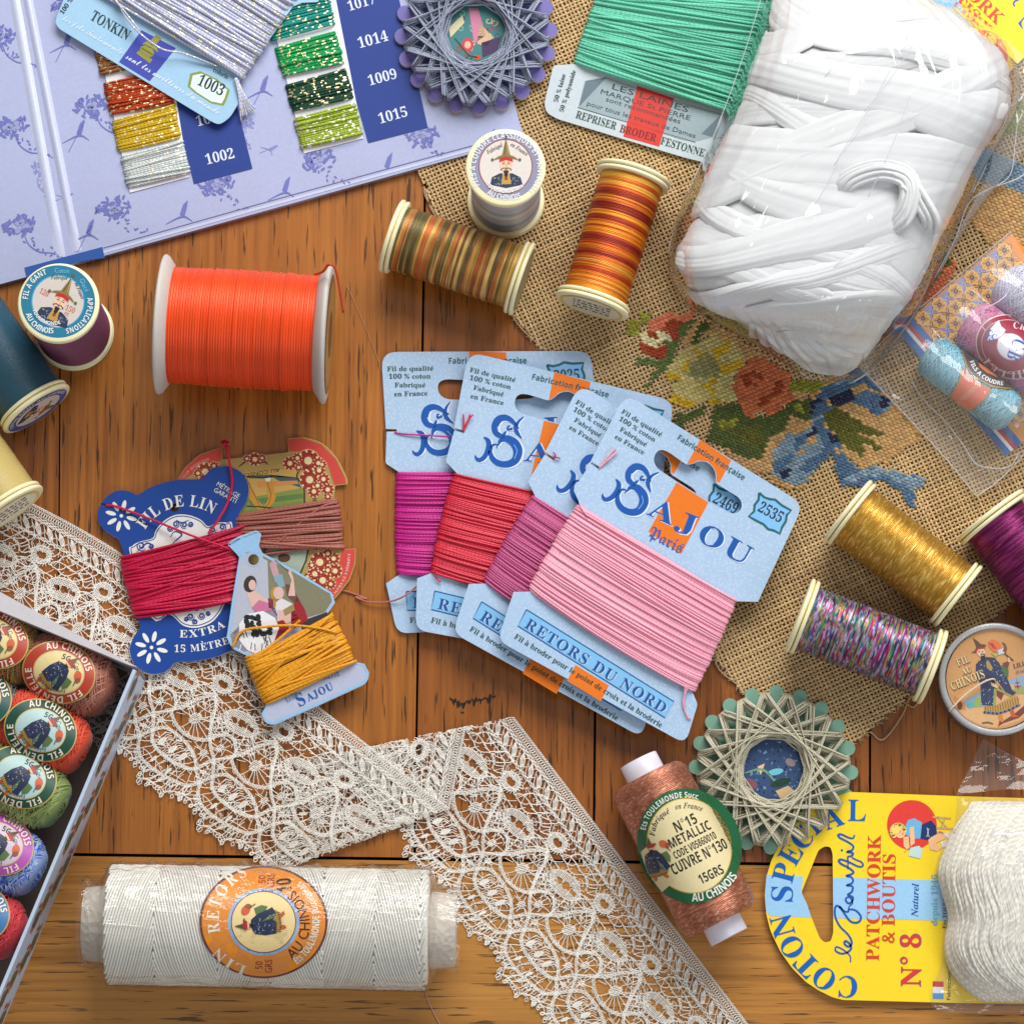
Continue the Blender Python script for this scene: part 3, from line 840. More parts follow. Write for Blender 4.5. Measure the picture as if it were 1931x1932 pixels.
for fam in (0, 1):
    d, e = (wa, wb) if fam == 0 else (wb, wa)
    for i in range(-NN, NN):
        j = np.arange(-NN, NN + .01, .5)
        wob = np.cumsum(rc.normal(0, .05, len(j))); wob -= np.linspace(wob[0], wob[-1], len(j))
        p = CO + np.outer(j * PIT, d) + np.outer((i + .03 * rc.randn()) * PIT + wob * .6, e)
        k = np.round(j).astype(int); frac = (j == k)
        # basket of over and under at each crossing
        ph = np.where(frac, np.where((k + i) % 2 == 0, 1.0, -1.0), 0.0) * (1 if fam == 0 else -1)
        ins = inside(p)
        if not ins.any(): continue
        z = canvas_z(p[:, 0], p[:, 1]) + 1.4 * ph
        run = np.flatnonzero(np.diff(np.concatenate([[0], ins.astype(int), [0]])))
        for a, b in zip(run[::2], run[1::2]):
            if b - a < 3: continue
            q = I(p[a:b, 0], p[a:b, 1], z[a:b])
            tone = 1 + .09 * rc.randn(); warm = rc.uniform(.95, 1.03)
            cc = np.clip(np.outer(tone * (1 + .05 * rc.randn(b - a)), (1, warm, warm * .98)), .5, 1.35)
            cmb.tube(q, rc.uniform(2.2, 2.65) * K, 5, 0, cc, flat=.62, caps=False)
cmb.obj("weave", thread(S(206, 176, 130), 9, .8, var=.1, name="canvas_thread", dark=.8), cv)
# frayed ends and the selvedge
fr = MB()
for i in range(len(outline) - 4):
    a, b = outline[i], outline[i + 1]; L = np.linalg.norm(b - a)
    if i < 1 or i > 14: continue
    nrm = np.array([-(b - a)[1], (b - a)[0]]) / L
    for k in range(int(L / 5)):
        q = a + (b - a) * rc.rand(); o = q + nrm * rc.uniform(1, 9) + (b - a) / L * rc.uniform(-8, 8); m_ = (q + o) / 2 + rc.uniform(-2, 2, 2)
        pp = np.array([q - nrm * 7, q, m_, o]); fr.tube(I(pp[:, 0], pp[:, 1], np.array([4, 6, 6, 3.0])), rc.uniform(.5, 1.1) * K, 4)
for pts in ([(800, 352), (803, 372), (822, 402), (884, 470)], [(802, 356), (812, 392), (835, 424), (880, 462)], [(1640, 1380), (1665, 1395), (1700, 1350), (1714, 1318), (1735, 1300)], [(1700, 1322), (1722, 1334), (1730, 1318), (1716, 1312)],
            [(962, 590), (985, 622), (1040, 672)], [(1390, 1180), (1350, 1250), (1400, 1300)]):
    q = spline(np.array(pts, float), 8); fr.tube(I(q[:, 0], q[:, 1], 5.0), 1.5 * K, 5)
fr.obj("frayed_edge", thread(S(196, 168, 128), 6, .85, var=.15), cv)

TAN = S(196, 156, 104); OLV = S(92, 94, 34); DGR = S(76, 90, 42); GRN = S(88, 108, 56); LOL = S(138, 140, 44)
SAL = S(206, 116, 82); DRD = S(160, 62, 32); SAL2 = S(216, 122, 90); CRM = S(214, 206, 160); PAL = S(198, 184, 120); GGR = S(150, 146, 100); YEL = S(208, 170, 40)
BLU = S(76, 108, 142); LBL = S(124, 150, 170); NAV = S(32, 42, 74); ROSE = S(198, 108, 70); RDK = S(150, 58, 26)
RG = []
def rg(col, pts, jitter=.12): RG.append((np.array(pts, float), np.array(col), jitter))
rg(TAN, c1((850, 380), (1000, 290), (1150, 380), (1560, 650), (1300, 720), (1200, 560)))
rg(TAN, c1((640, 520), (700, 380), (800, 290), (900, 330), (760, 500), (720, 580)))
rg(TAN, c1((1780, 1000), (1990, 950), (1990, 1500), (1930, 1930), (1300, 1930), (1120, 1700), (1130, 1640), (1700, 1500), (1850, 1200)))
rg(TAN, c2((700, 330), (1000, 260), (1330, 680), (1650, 1030), (1450, 1180), (1300, 1300), (1000, 1400), (880, 1300), (640, 1230), (500, 1400), (380, 1560), (280, 1620), (0, 1560), (-60, 1000), (180, 780), (430, 600), (500, 520)))
rg(TAN, [(1800, 380), (1870, 340), (1931, 330), (1990, 340), (1990, 470), (1880, 480)])
rg(TAN, [(1640, 640), (1720, 560), (1790, 490), (1800, 520), (1760, 580), (1690, 650)])
rg(LOL, c1((60, 280), (160, 230), (200, 330), (160, 440), (20, 430)))
rg(LOL, c1((180, 190), (300, 180), (300, 260), (200, 330)))
rg(GRN, c1((140, 740), (190, 650), (300, 680), (400, 710), (500, 560), (540, 480), (620, 500), (560, 680), (460, 790), (360, 880), (330, 960), (230, 1000), (350, 830), (400, 760)))
rg(GRN, c1((430, 500), (600, 300), (740, 250), (780, 270), (700, 380), (620, 500), (560, 600)))
rg(DGR, c1((740, 520), (790, 400), (850, 290), (930, 260), (960, 320), (880, 380), (830, 480), (790, 530)))
rg(SAL2, c1((430, 200), (520, 155), (620, 200), (750, 155), (785, 200), (700, 290), (560, 300), (480, 320), (380, 400), (300, 400), (265, 320), (320, 245), (430, 230)))
rg(DRD, c1((480, 280), (640, 255), (620, 340), (590, 470), (540, 480), (500, 400), (420, 360)))
rg(DRD, c1((195, 500), (350, 555), (480, 525), (485, 620), (400, 705), (350, 665), (235, 630)))
rg(DRD, c1((265, 365), (380, 400), (370, 465), (300, 435)))
rg(CRM, c1((185, 390), (260, 375), (300, 440), (370, 465), (380, 375), (510, 420), (555, 500), (420, 490), (370, 555), (250, 525), (195, 485)))
rg(PAL, c1((480, 790), (600, 620), (700, 555), (840, 480), (1000, 400), (1200, 500), (1330, 640), (1290, 790), (1220, 840), (1190, 1000), (1240, 1150), (1050, 1160), (900, 1150), (780, 1160), (530, 1060), (540, 960), (640, 880), (480, 830)))
rg(GGR, c1((730, 740), (890, 610), (960, 620), (1060, 780), (1050, 870), (820, 900), (720, 850)))
for q in (((750, 560), (810, 540), (890, 660), (860, 695)), ((955, 620), (980, 575), (1060, 570), (1130, 485), (1185, 485), (1160, 590), (1080, 640), (1020, 705)),
          ((1035, 740), (1180, 740), (1290, 685), (1315, 740), (1200, 825), (1090, 845)), ((465, 850), (600, 840), (680, 705), (745, 705), (720, 780), (630, 830), (645, 925), (500, 920)),
          ((845, 945), (920, 955), (990, 865), (1035, 900), (970, 990), (1035, 1010), (1020, 1035), (920, 1045)), ((500, 1065), (600, 1085), (770, 1140), (795, 1190), (740, 1225), (530, 1155)),
          ((905, 1130), (960, 1075), (1055, 1130), (1040, 1185), (940, 1185))): rg(YEL, c1(*q))
rg(DGR, c1((1020, 1190), (1250, 1150), (1300, 1260), (1400, 1340), (1560, 1300), (1720, 1270), (1850, 1150), (1990, 1200), (1800, 1320), (1700, 1480), (1580, 1560), (1500, 1760), (1300, 1760), (1120, 1640), (900, 1540), (960, 1420), (960, 1300)))
rg(LOL, c1((1000, 1340), (1250, 1340), (1240, 1430), (1050, 1460)), .25)
rg(OLV, c1((1150, 1450), (1500, 1400), (1560, 1600), (1300, 1620)))
rg(DGR, c1((560, 1290), (850, 1210), (900, 1170), (870, 1290), (640, 1420), (560, 1380)))
rg(ROSE, c1((1195, 960), (1280, 780), (1400, 685), (1520, 655), (1740, 785), (1830, 850), (1800, 950), (1860, 1050), (1830, 1175), (1720, 1175), (1720, 1285), (1560, 1305), (1540, 1235), (1450, 1240), (1400, 1335), (1290, 1260), (1285, 1180), (1220, 1100)))
rg(RDK, c1((1285, 880), (1330, 825), (1500, 825), (1505, 900), (1450, 1000), (1410, 960), (1360, 955), (1330, 975)))
rg(ROSE, c1((1370, 870), (1430, 840), (1480, 930), (1420, 925)))
rg(RDK, c1((1680, 845), (1745, 855), (1745, 1010), (1640, 1095), (1540, 1185), (1400, 1185), (1600, 1060), (1680, 980)))
rg(ROSE, c2((-40, 250), (80, 300), (210, 400), (245, 560), (235, 690), (120, 700), (120, 780), (0, 790)))
rg(RDK, c2((60, 420), (140, 480), (120, 560), (0, 640), (-20, 600)))
rg(LOL, c2((190, 430), (600, 450), (560, 520), (430, 560), (235, 540)))
rg(DGR, c2((0, 840), (120, 760), (250, 640), (430, 640), (430, 850), (360, 865), (230, 800), (180, 860), (140, 990), (0, 1070)))
rg(LOL, c2((250, 680), (360, 690), (350, 790), (250, 780)), .2)
rg(BLU, c2((475, 600), (560, 525), (740, 430), (900, 325), (980, 300), (1120, 430), (1220, 560), (1000, 470), (860, 515), (640, 645), (490, 645)))
rg(LBL, c2((700, 470), (880, 370), (980, 300), (1020, 360), (900, 450)))
rg(BLU, c2((870, 640), (920, 565), (1060, 530), (1200, 585), (1330, 670), (1240, 785), (1130, 810), (1040, 745), (900, 690)))
rg(LBL, c2((1200, 770), (1250, 700), (1290, 620), (1335, 670), (1250, 790)))
rg(NAV, c2((605, 640), (800, 525), (895, 540), (890, 625), (720, 705), (700, 725)))
rg(NAV, c2((425, 690), (540, 635), (615, 660), (500, 700), (430, 835)))
rg(NAV, c2((1205, 575), (1285, 620), (1250, 710), (1185, 740)))
rg(BLU, c2((470, 700), (570, 665), (685, 720), (640, 785), (570, 805), (560, 900), (430, 930), (450, 820)))
rg(LBL, c2((440, 840), (560, 820), (560, 900), (430, 940)))
rg(BLU, c2((430, 930), (570, 850), (600, 960), (740, 1090), (760, 1200), (880, 1330), (960, 1405), (1080, 1355), (1200, 1375), (1380, 1440), (1520, 1455), (1690, 1495), (1650, 1585), (1560, 1640), (1560, 1810), (1500, 1810), (1400, 1640), (1200, 1500), (1000, 1600), (780, 1570), (740, 1480), (685, 1420), (685, 1250), (600, 1200)))
rg(LBL, c2((960, 1410), (1080, 1360), (1200, 1380), (1500, 1460), (1690, 1495), (1650, 1585), (1560, 1640), (1400, 1560), (1250, 1470), (1100, 1470), (900, 1560), (780, 1530)), .2)
rg(LBL, c2((45, 1180), (150, 1045), (300, 985), (470, 915), (600, 1150), (620, 1255), (480, 1405), (400, 1510), (300, 1595), (100, 1525), (15, 1430), (5, 1320)))
rg(BLU, c2((10, 1300), (260, 1235), (150, 1385), (50, 1425)))
rg(BLU, c2((300, 1380), (600, 1170), (625, 1265), (420, 1445)))
rg(BLU, c2((250, 1080), (370, 1040), (380, 1110), (280, 1190)))
rg(NAV, c2((360, 1030), (485, 940), (495, 1015), (400, 1100)))
rg(NAV, c2((55, 1425), (200, 1375), (210, 1455), (130, 1500)))
rg(NAV, c2((630, 955), (745, 1085), (710, 1155), (640, 1085)))
rg(TAN, c2((275, 1245), (380, 1135), (470, 1000), (515, 1060), (420, 1155)))
rg(TAN, c2((700, 1150), (750, 1200), (740, 1240), (690, 1190)))
rg(OLV, c2((575, 780), (700, 705), (820, 785), (980, 895), (1225, 985), (1195, 1035), (1050, 1035), (1185, 1170), (1160, 1195), (1000, 1100), (1015, 1235), (960, 1255), (780, 1120), (680, 1000), (600, 930)))
rg(TAN, c2((940, 985), (1060, 1040), (1040, 1080), (960, 1020)))
rg(SAL, [(1700, 560), (1745, 520), (1790, 490), (1806, 500), (1770, 560), (1716, 590)]); rg(DRD, [(1650, 628), (1700, 575), (1722, 590), (1690, 640), (1655, 652)])
rg(OLV, [(1724, 530), (1752, 500), (1782, 474), (1792, 496), (1760, 530), (1736, 560)])
rg(LBL, [(1810, 290), (1850, 280), (1931, 310), (1990, 330), (1990, 380), (1880, 350), (1820, 330)]); rg(NAV, [(1795, 285), (1830, 270), (1840, 292), (1805, 320)])
rg(LOL, [(1850, 200), (1931, 190), (1931, 250), (1860, 262)])
def inpoly(P, pts):
    x, y = pts[:, 0], pts[:, 1]; r = np.zeros(len(pts), bool); m = len(P)
    for i in range(m):
        (x1, y1), (x2, y2) = P[i], P[(i + 1) % m]
        r ^= ((y1 > y) != (y2 > y)) & (x < (x2 - x1) * (y - y1) / (y2 - y1 + 1e-9) + x1)
    return r
gi, gj = np.meshgrid(np.arange(-130, 131), np.arange(-130, 131), indexing="ij")
cen = CO + np.outer((gi.ravel() + .5) * PIT, wa) + np.outer((gj.ravel() + .5) * PIT, wb)
colr = np.full((len(cen), 3), -1.0)
for P, c, jt in RG:
    m = inpoly(P, cen)
    colr[m] = c * (1 + jt * rc.randn(m.sum(), 1)) * (1 + .03 * rc.randn(m.sum(), 3))
ok = (colr[:, 0] >= -.5) & inside(cen)
cs = cen[ok]; cc = np.clip(colr[ok] * 1.1, .004, .95)
# each stitch a plump grain slanting across its square
na, nb = 7, 6
tt = np.linspace(-1, 1, na); prof = np.sqrt(np.maximum(1 - np.abs(tt) ** 2.6, 0)); prof[0] = prof[-1] = .12
bb = np.linspace(0, 2 * math.pi, nb, endpoint=False)
EB = MB()
diag = (wa * .62 + wb * .78); diag = diag / np.linalg.norm(diag); dn = np.array([-diag[1], diag[0]])
for c, k_ in zip(cs, cc):
    ln = PIT * rc.uniform(.64, .72); wd = PIT * rc.uniform(.45, .52)
    x = c[0] + diag[0] * ln * tt[:, None] + dn[0] * wd * prof[:, None] * np.cos(bb)[None] + rc.uniform(-.5, .5)
    y = c[1] + diag[1] * ln * tt[:, None] + dn[1] * wd * prof[:, None] * np.cos(bb)[None] + rc.uniform(-.5, .5)
    z = canvas_z(c[0], c[1]) + 2.8 + 2.3 * prof[:, None] * np.sin(bb)[None]
    EB.grid(I(x, y, z), 0, k_, wrap=True)
EB.obj("embroidery", thread((1, 1, 1), 4, .75, var=0, name="tapestry_wool"), cv)

# ------------------------------------------------------------------ spools
CREAM = S(244, 238, 196)
FL = flat(CREAM, .32, name="cream_plastic"); GRV = flat(S(206, 180, 84), .5, name="groove_plastic")
def frame(A, B):
    d = (B - A) / np.linalg.norm(B - A)
    e1 = np.cross(d, (0, 0, 1.0))
    if np.linalg.norm(e1) < .1: e1 = np.cross(d, (0, 1.0, 0))
    e1 /= np.linalg.norm(e1); return d, e1, np.cross(d, e1)
def lathe(mb, A, B, prof, n=48, mat=0, colf=None):
    """prof: list of (distance along A->B in plan units, radius)"""
    d, e1, e2 = frame(A, B); a = np.linspace(0, 2 * math.pi, n, endpoint=False)
    s = np.array([q[0] for q in prof]); r = np.array([q[1] for q in prof])
    P = A + (s * K)[:, None, None] * d + (r * K)[:, None, None] * (np.cos(a)[None, :, None] * e1 + np.sin(a)[None, :, None] * e2)
    col = (1, 1, 1) if colf is None else colf(s, a)
    tuv = np.zeros((len(s), n, 3)); tuv[..., 0] = a[None] * r[:, None]; tuv[..., 1] = s[:, None] * .1; tuv[..., 2] = .5
    mb.grid(P, mat, col, wrap=True, tuv=tuv.reshape(-1, 3))
def pal(stops, t):
    t = np.clip(t, 0, 1) * (len(stops) - 1); i = np.minimum(t.astype(int), len(stops) - 2); f = (t - i)[..., None]
    st = np.array(stops); return st[i] * (1 - f) + st[i + 1] * f
def n1(t, seed):
    """smooth 1-D noise in 0..1"""
    rs = np.random.RandomState(seed); tab = rs.rand(4096)
    i = np.floor(t).astype(int); f = t - i; f = f * f * (3 - 2 * f)
    return tab[i % 4096] * (1 - f) + tab[(i + 1) % 4096] * f
def winding(mb, A, B, s0, s1, R, pitch, colf, rnd, taper=0.0, n=84, rough=.5, seg=4):
    """the thread body: one rounded ridge per turn; colf(t) colours by running length in turns"""
    m = max(4, int((s1 - s0) / pitch)); s = []; r = []; ti = []
    for k in range(m):
        jr = rnd.gauss(0, rough)
        for q in range(seg):
            f = q / seg
            ss = s0 + (k + f) * (s1 - s0) / m; u = (ss - s0) / (s1 - s0)
            s.append(ss); r.append(R + taper * (4 * u * (1 - u)) + jr + pitch * .42 * math.sin(math.pi * f)); ti.append(k)
    s.append(s1); r.append(R); ti.append(m)
    tk_ = np.array(ti, float)
    cf = None
    if colf is not None: cf = lambda S_, a: colf(tk_[:, None] + a[None] / 6.2832, tk_)
    lathe(mb, A, B, [(s0, R * .4)] + list(zip(s, r)) + [(s1, R * .4)], n, 0, None if cf is None else (lambda S_, a: np.concatenate([cf(S_, a)[:1], cf(S_, a), cf(S_, a)[-1:]])))
def flange(R, t1=8, gap=2.6, t2=7, s=0, sg=1):
    q = [(0, 0), (0, R - 4), (1.2, R - 1), (3, R), (t1 - 2.5, R), (t1, R - 1.5), (t1 + .4, R - 7), (t1 + gap - .4, R - 7), (t1 + gap, R - 2.5), (t1 + gap + 2, R - 1), (t1 + gap + t2 - 2, R - 1), (t1 + gap + t2, R - 3), (t1 + gap + t2, R * .4)]
    return [(s + sg * a, b) for a, b in q]
SG = "spools of thread"
def spool(a, b, R, Rt, label, yarn, colf, pitch=3.2, z=None, zc=0, seed=1, standing=None, taper=0.0, rough=.35, prints=None, ends=(None, None), fl=(FL, GRV)):
    t = thing("thread_spool", (a[0] + b[0]) / 2, (a[1] + b[1]) / 2, label, "thread spool", SG)
    if standing is None:
        z = (R + zc) if z is None else z
        A = I(*a, z); B = I(*b, z)
        u = (B - A) / np.linalg.norm(B - A)
    else:
        A = I(*a, standing); B = A.copy(); B[2] = zc * K
    L = np.linalg.norm(B - A) / K
    rnd = random.Random(seed)
    wm = MB(); winding(wm, A, B, 17.2, L - 17.2, Rt, pitch, colf, rnd, taper, rough=rough); wm.obj("thread_winding", yarn, t)
    for e in (0, 1):
        m = MB(); pa, pb = (A, B) if e == 0 else (B, A)
        lathe(m, pa, pb, flange(R), 64, 0)
        # the groove's floor has its own colour
        m.f[-1] = (m.f[-1][0], 0); q = m.f[-1][0]
        m.f[-1] = (q[:64 * 6], 0); m.f.append((q[64 * 6:64 * 8], 1)); m.f.append((q[64 * 8:], 0))
        fo = m.obj("end_flange", [fl[0], fl[1]], t)
        if ends[e]: ends[e](pa, (pb - pa) / np.linalg.norm(pb - pa), R, fo)
    return t, A, B
def endlabel(parts):
    """a round paper label on the outer face of a flange; parts(P,R) draws in label coordinates"""
    def f(C, d, R, fo, rot=0.0):
        e1 = np.array([1.0, 0, 0]) - d * d[0]; e1 /= np.linalg.norm(e1); e2 = np.cross(d, e1)
        def mp(x, y, l): return C + (np.asarray(x) * K)[:, None] * e1 + (np.asarray(y) * K)[:, None] * e2 * SGN - d * (1.0 + l) * K
        SGN = 1.0 if (np.cross(e1, e2) @ -d) < 0 else -1.0
        p = Print(mp, .2); parts(p, R); p.obj("end_label", fo)
    return f

# woman-free, plain robed figure used as the printed emblem on several labels
def robed(p, o, sc, rot=0.0, l=3, simple=False, tones=None):
    ca, sa = math.cos(rot) * sc, math.sin(rot) * sc
    T = lambda *pts: [(o[0] + x * ca - y * sa, o[1] + x * sa + y * ca) for x, y in pts]
    NV, OC, RD, SK, GN = tones or (S(42, 50, 78), S(176, 140, 62), S(176, 50, 44), S(226, 180, 150), S(88, 116, 70))
    p.poly(T((-26, 40), (-6, 46), (-10, 62), (-18, 64)), S(190, 92, 40), l); p.poly(T((10, 44), (24, 40), (36, 56), (26, 60)), S(190, 92, 40), l)
    p.poly(T((-32, 24), (10, 26), (34, 14), (40, 30), (30, 44), (0, 50), (-30, 44)), OC, l)
    p.poly(T((-36, -34), (-14, -46), (8, -46), (26, -26), (40, 6), (48, 20), (30, 32), (8, 22), (2, 34), (-34, 34), (-40, 0)), NV, l + 1)
    p.poly(T((2, -14), (12, 20), (28, 30), (22, 12)), GN, l + 2)
    p.poly(T((24, -30), (44, -36), (54, -14), (50, 6), (38, 0)), GN, l + 2)
    p.ell(T((-10, -56))[0], 11 * sc, 13 * sc, SK, l + 2, rot, n=14)
    p.poly(T((-24, -62), (-10, -72), (8, -66), (4, -58), (-20, -56)), RD, l + 3)
    p.poly(T((-32, -62), (-22, -66), (-12, -98), (-4, -70), (10, -70), (14, -64), (-8, -68)), S(96, 76, 52), l + 3)
    p.ell(T((38, -62))[0], 17 * sc, 13 * sc, S(206, 96, 60), l + 2, rot + .6, n=12); p.ell(T((50, -54))[0], 8 * sc, 11 * sc, S(150, 84, 60), l + 3, rot, n=10)
    p.stroke(T((44, -52), (58, -32)), 2.5 * sc, S(90, 60, 40), l + 3)
    if not simple:
        p.poly(T((-16, -44), (-10, -34), (-3, -44), (-4, -50), (-14, -50)), (.02, .015, .012), l + 3)
        p.stroke(T((-17, -50), (-10, -48), (-3, -50)), 2 * sc, (.02, .015, .012), l + 4)
        r_ = random.Random(2)
        for i in range(46):
            x, y = r_.uniform(-34, 26), r_.uniform(-36, 28)
            if x > 6 + (y + 40) * .3: continue
            p.ell(T((x, y))[0], 2.4 * sc, 1.6 * sc, r_.choice([S(150, 160, 190), S(196, 180, 120), S(90, 110, 170)]), l + 2, r_.uniform(0, 3), n=6)
        for i in range(9): p.stroke(T((-28 + i * 7, 28), (-28 + i * 7.4, 45)), 1.4 * sc, S(116, 84, 34), l + 1)
        for i in range(10): p.ell(T((-28 + i * 6.6, 46 - max(0, i - 4) * 1.6))[0], 2.4 * sc, 1.8 * sc, S(60, 86, 150) if i % 2 else (.02, .02, .03), l + 1, n=6)
def portrait(p, o, sc, rot=0.0, l=3):
    ca, sa = math.cos(rot) * sc, math.sin(rot) * sc
    T = lambda *pts: [(o[0] + x * ca - y * sa, o[1] + x * sa + y * ca) for x, y in pts]
    p.poly(T((-56, 62), (-50, 36), (-22, 22), (22, 22), (50, 36), (58, 62), (0, 74)), S(40, 52, 84), l)
    r_ = random.Random(8)
    for i in range(30): p.ell(T((r_.uniform(-46, 46), r_.uniform(36, 62)))[0], 3 * sc, 2 * sc, r_.choice([S(130, 140, 160), S(90, 110, 160), S(170, 150, 100)]), l + 1, r_.uniform(0, 3), n=6)
    p.poly(T((-12, 26), (12, 26), (18, 60), (-18, 60)), S(186, 150, 70), l + 1); p.ell(T((0, 40))[0], 6 * sc, 6 * sc, S(150, 60, 50), l + 2, n=10)
    p.poly(T((-12, 0), (12, 0), (12, 26), (-12, 26)), S(220, 178, 150), l + 1)
    p.ell(T((0, -8))[0], 21 * sc, 26 * sc, S(232, 194, 166), l + 2, rot, n=20)
    p.poly(T((-9, 12), (9, 12), (5, 32), (0, 36), (-5, 32)), (.02, .015, .015), l + 3)
    p.stroke(T((-19, 10), (-9, 3), (0, 5), (9, 3), (19, 10)), 3 * sc, (.02, .015, .015), l + 3)
    for e in (-9, 9):
        p.stroke(T((e - 5, -10), (e, -12), (e + 5, -10)), 2.4 * sc, (.03, .02, .02), l + 3); p.stroke(T((e - 6, -17), (e + 5, -18)), 1.8 * sc, (.06, .04, .03), l + 3)
    p.stroke(T((0, -10), (3, 0), (-2, 1)), 1.6 * sc, S(180, 130, 104), l + 3); p.stroke(T((-5, 9), (5, 9)), 2 * sc, S(180, 70, 60), l + 4)
    p.poly(T((-24, -18), (-22, -36), (0, -42), (22, -36), (24, -18), (0, -24)), S(190, 40, 44), l + 3)
    p.poly(T((-46, -24), (-30, -36), (-14, -42), (0, -102), (14, -42), (30, -36), (46, -24), (26, -30), (0, -36), (-26, -30)), S(136, 112, 62), l + 4)
    p.stroke(T((0, -100), (-6, -44)), 2 * sc, S(70, 56, 36), l + 5); p.stroke(T((0, -100), (8, -44)), 2 * sc, S(196, 170, 100), l + 5)
    for e in (-48, 48, 0): p.ell(T((e, -26 if e else -106))[0], 5 * sc, 5 * sc, S(110, 84, 44), l + 5, n=9)

# standing spool with the grey round label
mix = lambda st, sc, sd, hf=0.35: (lambda t, k: pal(st, .5 + (n1(t * sc, sd) - .5) * 1.25 + hf * (n1(t * 3.1, sd + 1) - .5)) * (.86 + .28 * n1(np.broadcast_to(k[:, None] * 1.0, t.shape) * 7.7, sd + 3))[..., None])
pastel = [S(150, 190, 206), S(206, 206, 220), S(196, 180, 206), S(220, 214, 196), S(176, 196, 210), S(190, 176, 176)]
SILK = lambda: thread((1, 1, 1), 3.2, .34, metal=.4, var=0, name="spool_thread", dark=.9, spec=.5)
YS = SILK()
def top_grey(C, d, R, fo):
    mp = lambda x, y, l: I(x, y, 246 + l)
    c = cB(975, 905); k = cB.k
    p = Print(mp, .25)
    p.ell(c, 186 * k, 180 * k, S(140, 140, 166), 0, n=64); p.ell(c, 146 * k, 148 * k, S(150, 50, 56), 1, n=64); p.ell(c, 141 * k, 143 * k, S(216, 208, 202), 2, n=64)
    W = S(228, 228, 232)
    p.text("FILS A COUDRE CLASSIQUES ET FANTAISIE", *cB((836, 1008), (1098, 1040)), W, "s", h=28 * k, pm=cB(978, 752))
    p.text("AU CHINOIS", *cB((872, 1052), (1062, 1076)), W, "s", h=30 * k, pm=cB(968, 1078 + 10))
    p.text("Fabriqué", *cB((880, 840), (962, 795)), S(46, 40, 40), "i", h=24 * k); p.text("en France", *cB((1000, 792), (1090, 850)), S(46, 40, 40), "i", h=24 * k)
    portrait(p, cB(978, 908), 1.55 * k, 0)
    p.text("TOULEMONDE Succ.", *cB((866, 1003), (1076, 1010)), W, "s", h=20 * k, pm=cB(978, 1050), l=8)
    p.obj("end_label", fo)
spool((953.5, 316), None or (953.5, 316), 74, 64, "standing spool of pastel thread with a grey round label on top", YS, mix(pastel, .31, 11), 3.0, standing=246, zc=6, seed=5, ends=(top_grey, None))
def top_teal(C, d, R, fo):
    mp = lambda x, y, l: I(x, y, 241 + l)
    k = cD.k; c = cD(293, 250)
    p = Print(mp, .25)
    p.ell(c, 186 * k, 182 * k, S(38, 120, 152), 0, n=64); p.ell(c, 134 * k, 134 * k, S(70, 160, 200), 1, n=64); p.ell(c, 128 * k, 128 * k, S(206, 198, 192), 2, n=64)
    W = S(226, 232, 236)
    p.text("FIL A GANT", *cD((142, 240), (238, 112)), W, "s", h=26 * k, pm=cD(172, 158)); p.text("Coton", *cD((274, 105), (350, 108)), S(120, 190, 220), "n", h=24 * k); p.text("Glacé", *cD((398, 140), (430, 205)), S(120, 190, 220), "n", h=24 * k)
    p.text("APPLICATIONS", *cD((438, 232), (330, 385)), W, "s", h=26 * k, pm=cD(420, 330)); p.text("AU CHINOIS", *cD((132, 312), (272, 408)), W, "s", h=26 * k, pm=cD(184, 386))
    p.text("120", *cD((196, 205), (240, 228)), S(190, 96, 80), "r", h=28 * k); p.text("150", *cD((326, 290), (372, 310)), S(190, 96, 80), "r", h=28 * k); p.text("m", *cD((320, 318), (344, 328)), S(190, 96, 80), "r", h=30 * k)
    p.text("Fabriqué", *cD((258, 138), (342, 140)), (.02, .02, .02), "i", h=20 * k); p.text("en France", *cD((376, 160), (410, 240)), (.02, .02, .02), "i", h=20 * k)
    portrait(p, cD(299, 262), 1.5 * k, .447)
    p.text("TOULEMONDE", *cD((165, 290), (308, 360)), W, "s", h=17 * k, pm=cD(212, 352), l=8)
    p.obj("end_label", fo)
spool((111, 571.4), (111, 571.4), 75, 68, "standing plum purple spool with a teal blue round label", thread(S(122, 68, 96), 3.2, .34, var=0, name="spool_thread", dark=.92, spec=.5), None, 2.8, standing=241, seed=6, rough=.2, ends=(top_teal, None))
bronze = [S(92, 90, 56), S(146, 114, 54), S(226, 180, 96), S(180, 130, 56), S(206, 106, 56), S(150, 90, 46), S(104, 94, 62), S(236, 194, 114)]
def blank_end(col=S(222, 212, 160), ink=None, rows=4):
    def parts(p, R):
        p.ell((0, 0), R * .86, None, col, 0, n=40)
        if ink:
            for i in range(rows): p.stroke([(-R * .45, -R * .3 + i * R * .2), (R * .45, -R * .3 + i * R * .2)], R * .07, ink, 1)
    return endlabel(parts)
spool((736.4, 444.5), (988.2, 527.9), 72, 61, "lying spool of bronze green variegated silk against the standing pastel spool", YS, mix(bronze, .36, 21), 2.8, zc=3, seed=7, ends=(None, blank_end(S(150, 140, 104))))
fire = [S(150, 40, 22), S(196, 74, 20), S(226, 120, 22), S(240, 166, 40), S(232, 130, 24), S(200, 66, 22), S(240, 180, 70)]
def bar_end(p, R):
    p.ell((0, 0), R * .86, None, S(214, 190, 96), 0, n=40); p.ell((0, 0), R * .78, None, S(222, 216, 190), 1, n=40)
    r_ = random.Random(3)
    for y in (-.42, -.2, .05, .3):
        x = -.5
        while x < .5:
            wv = r_.uniform(.03, .16); p.stroke([(x * R, y * R), ((x + wv) * R, y * R)], R * .12, S(96, 92, 84), 2); x += wv + .05
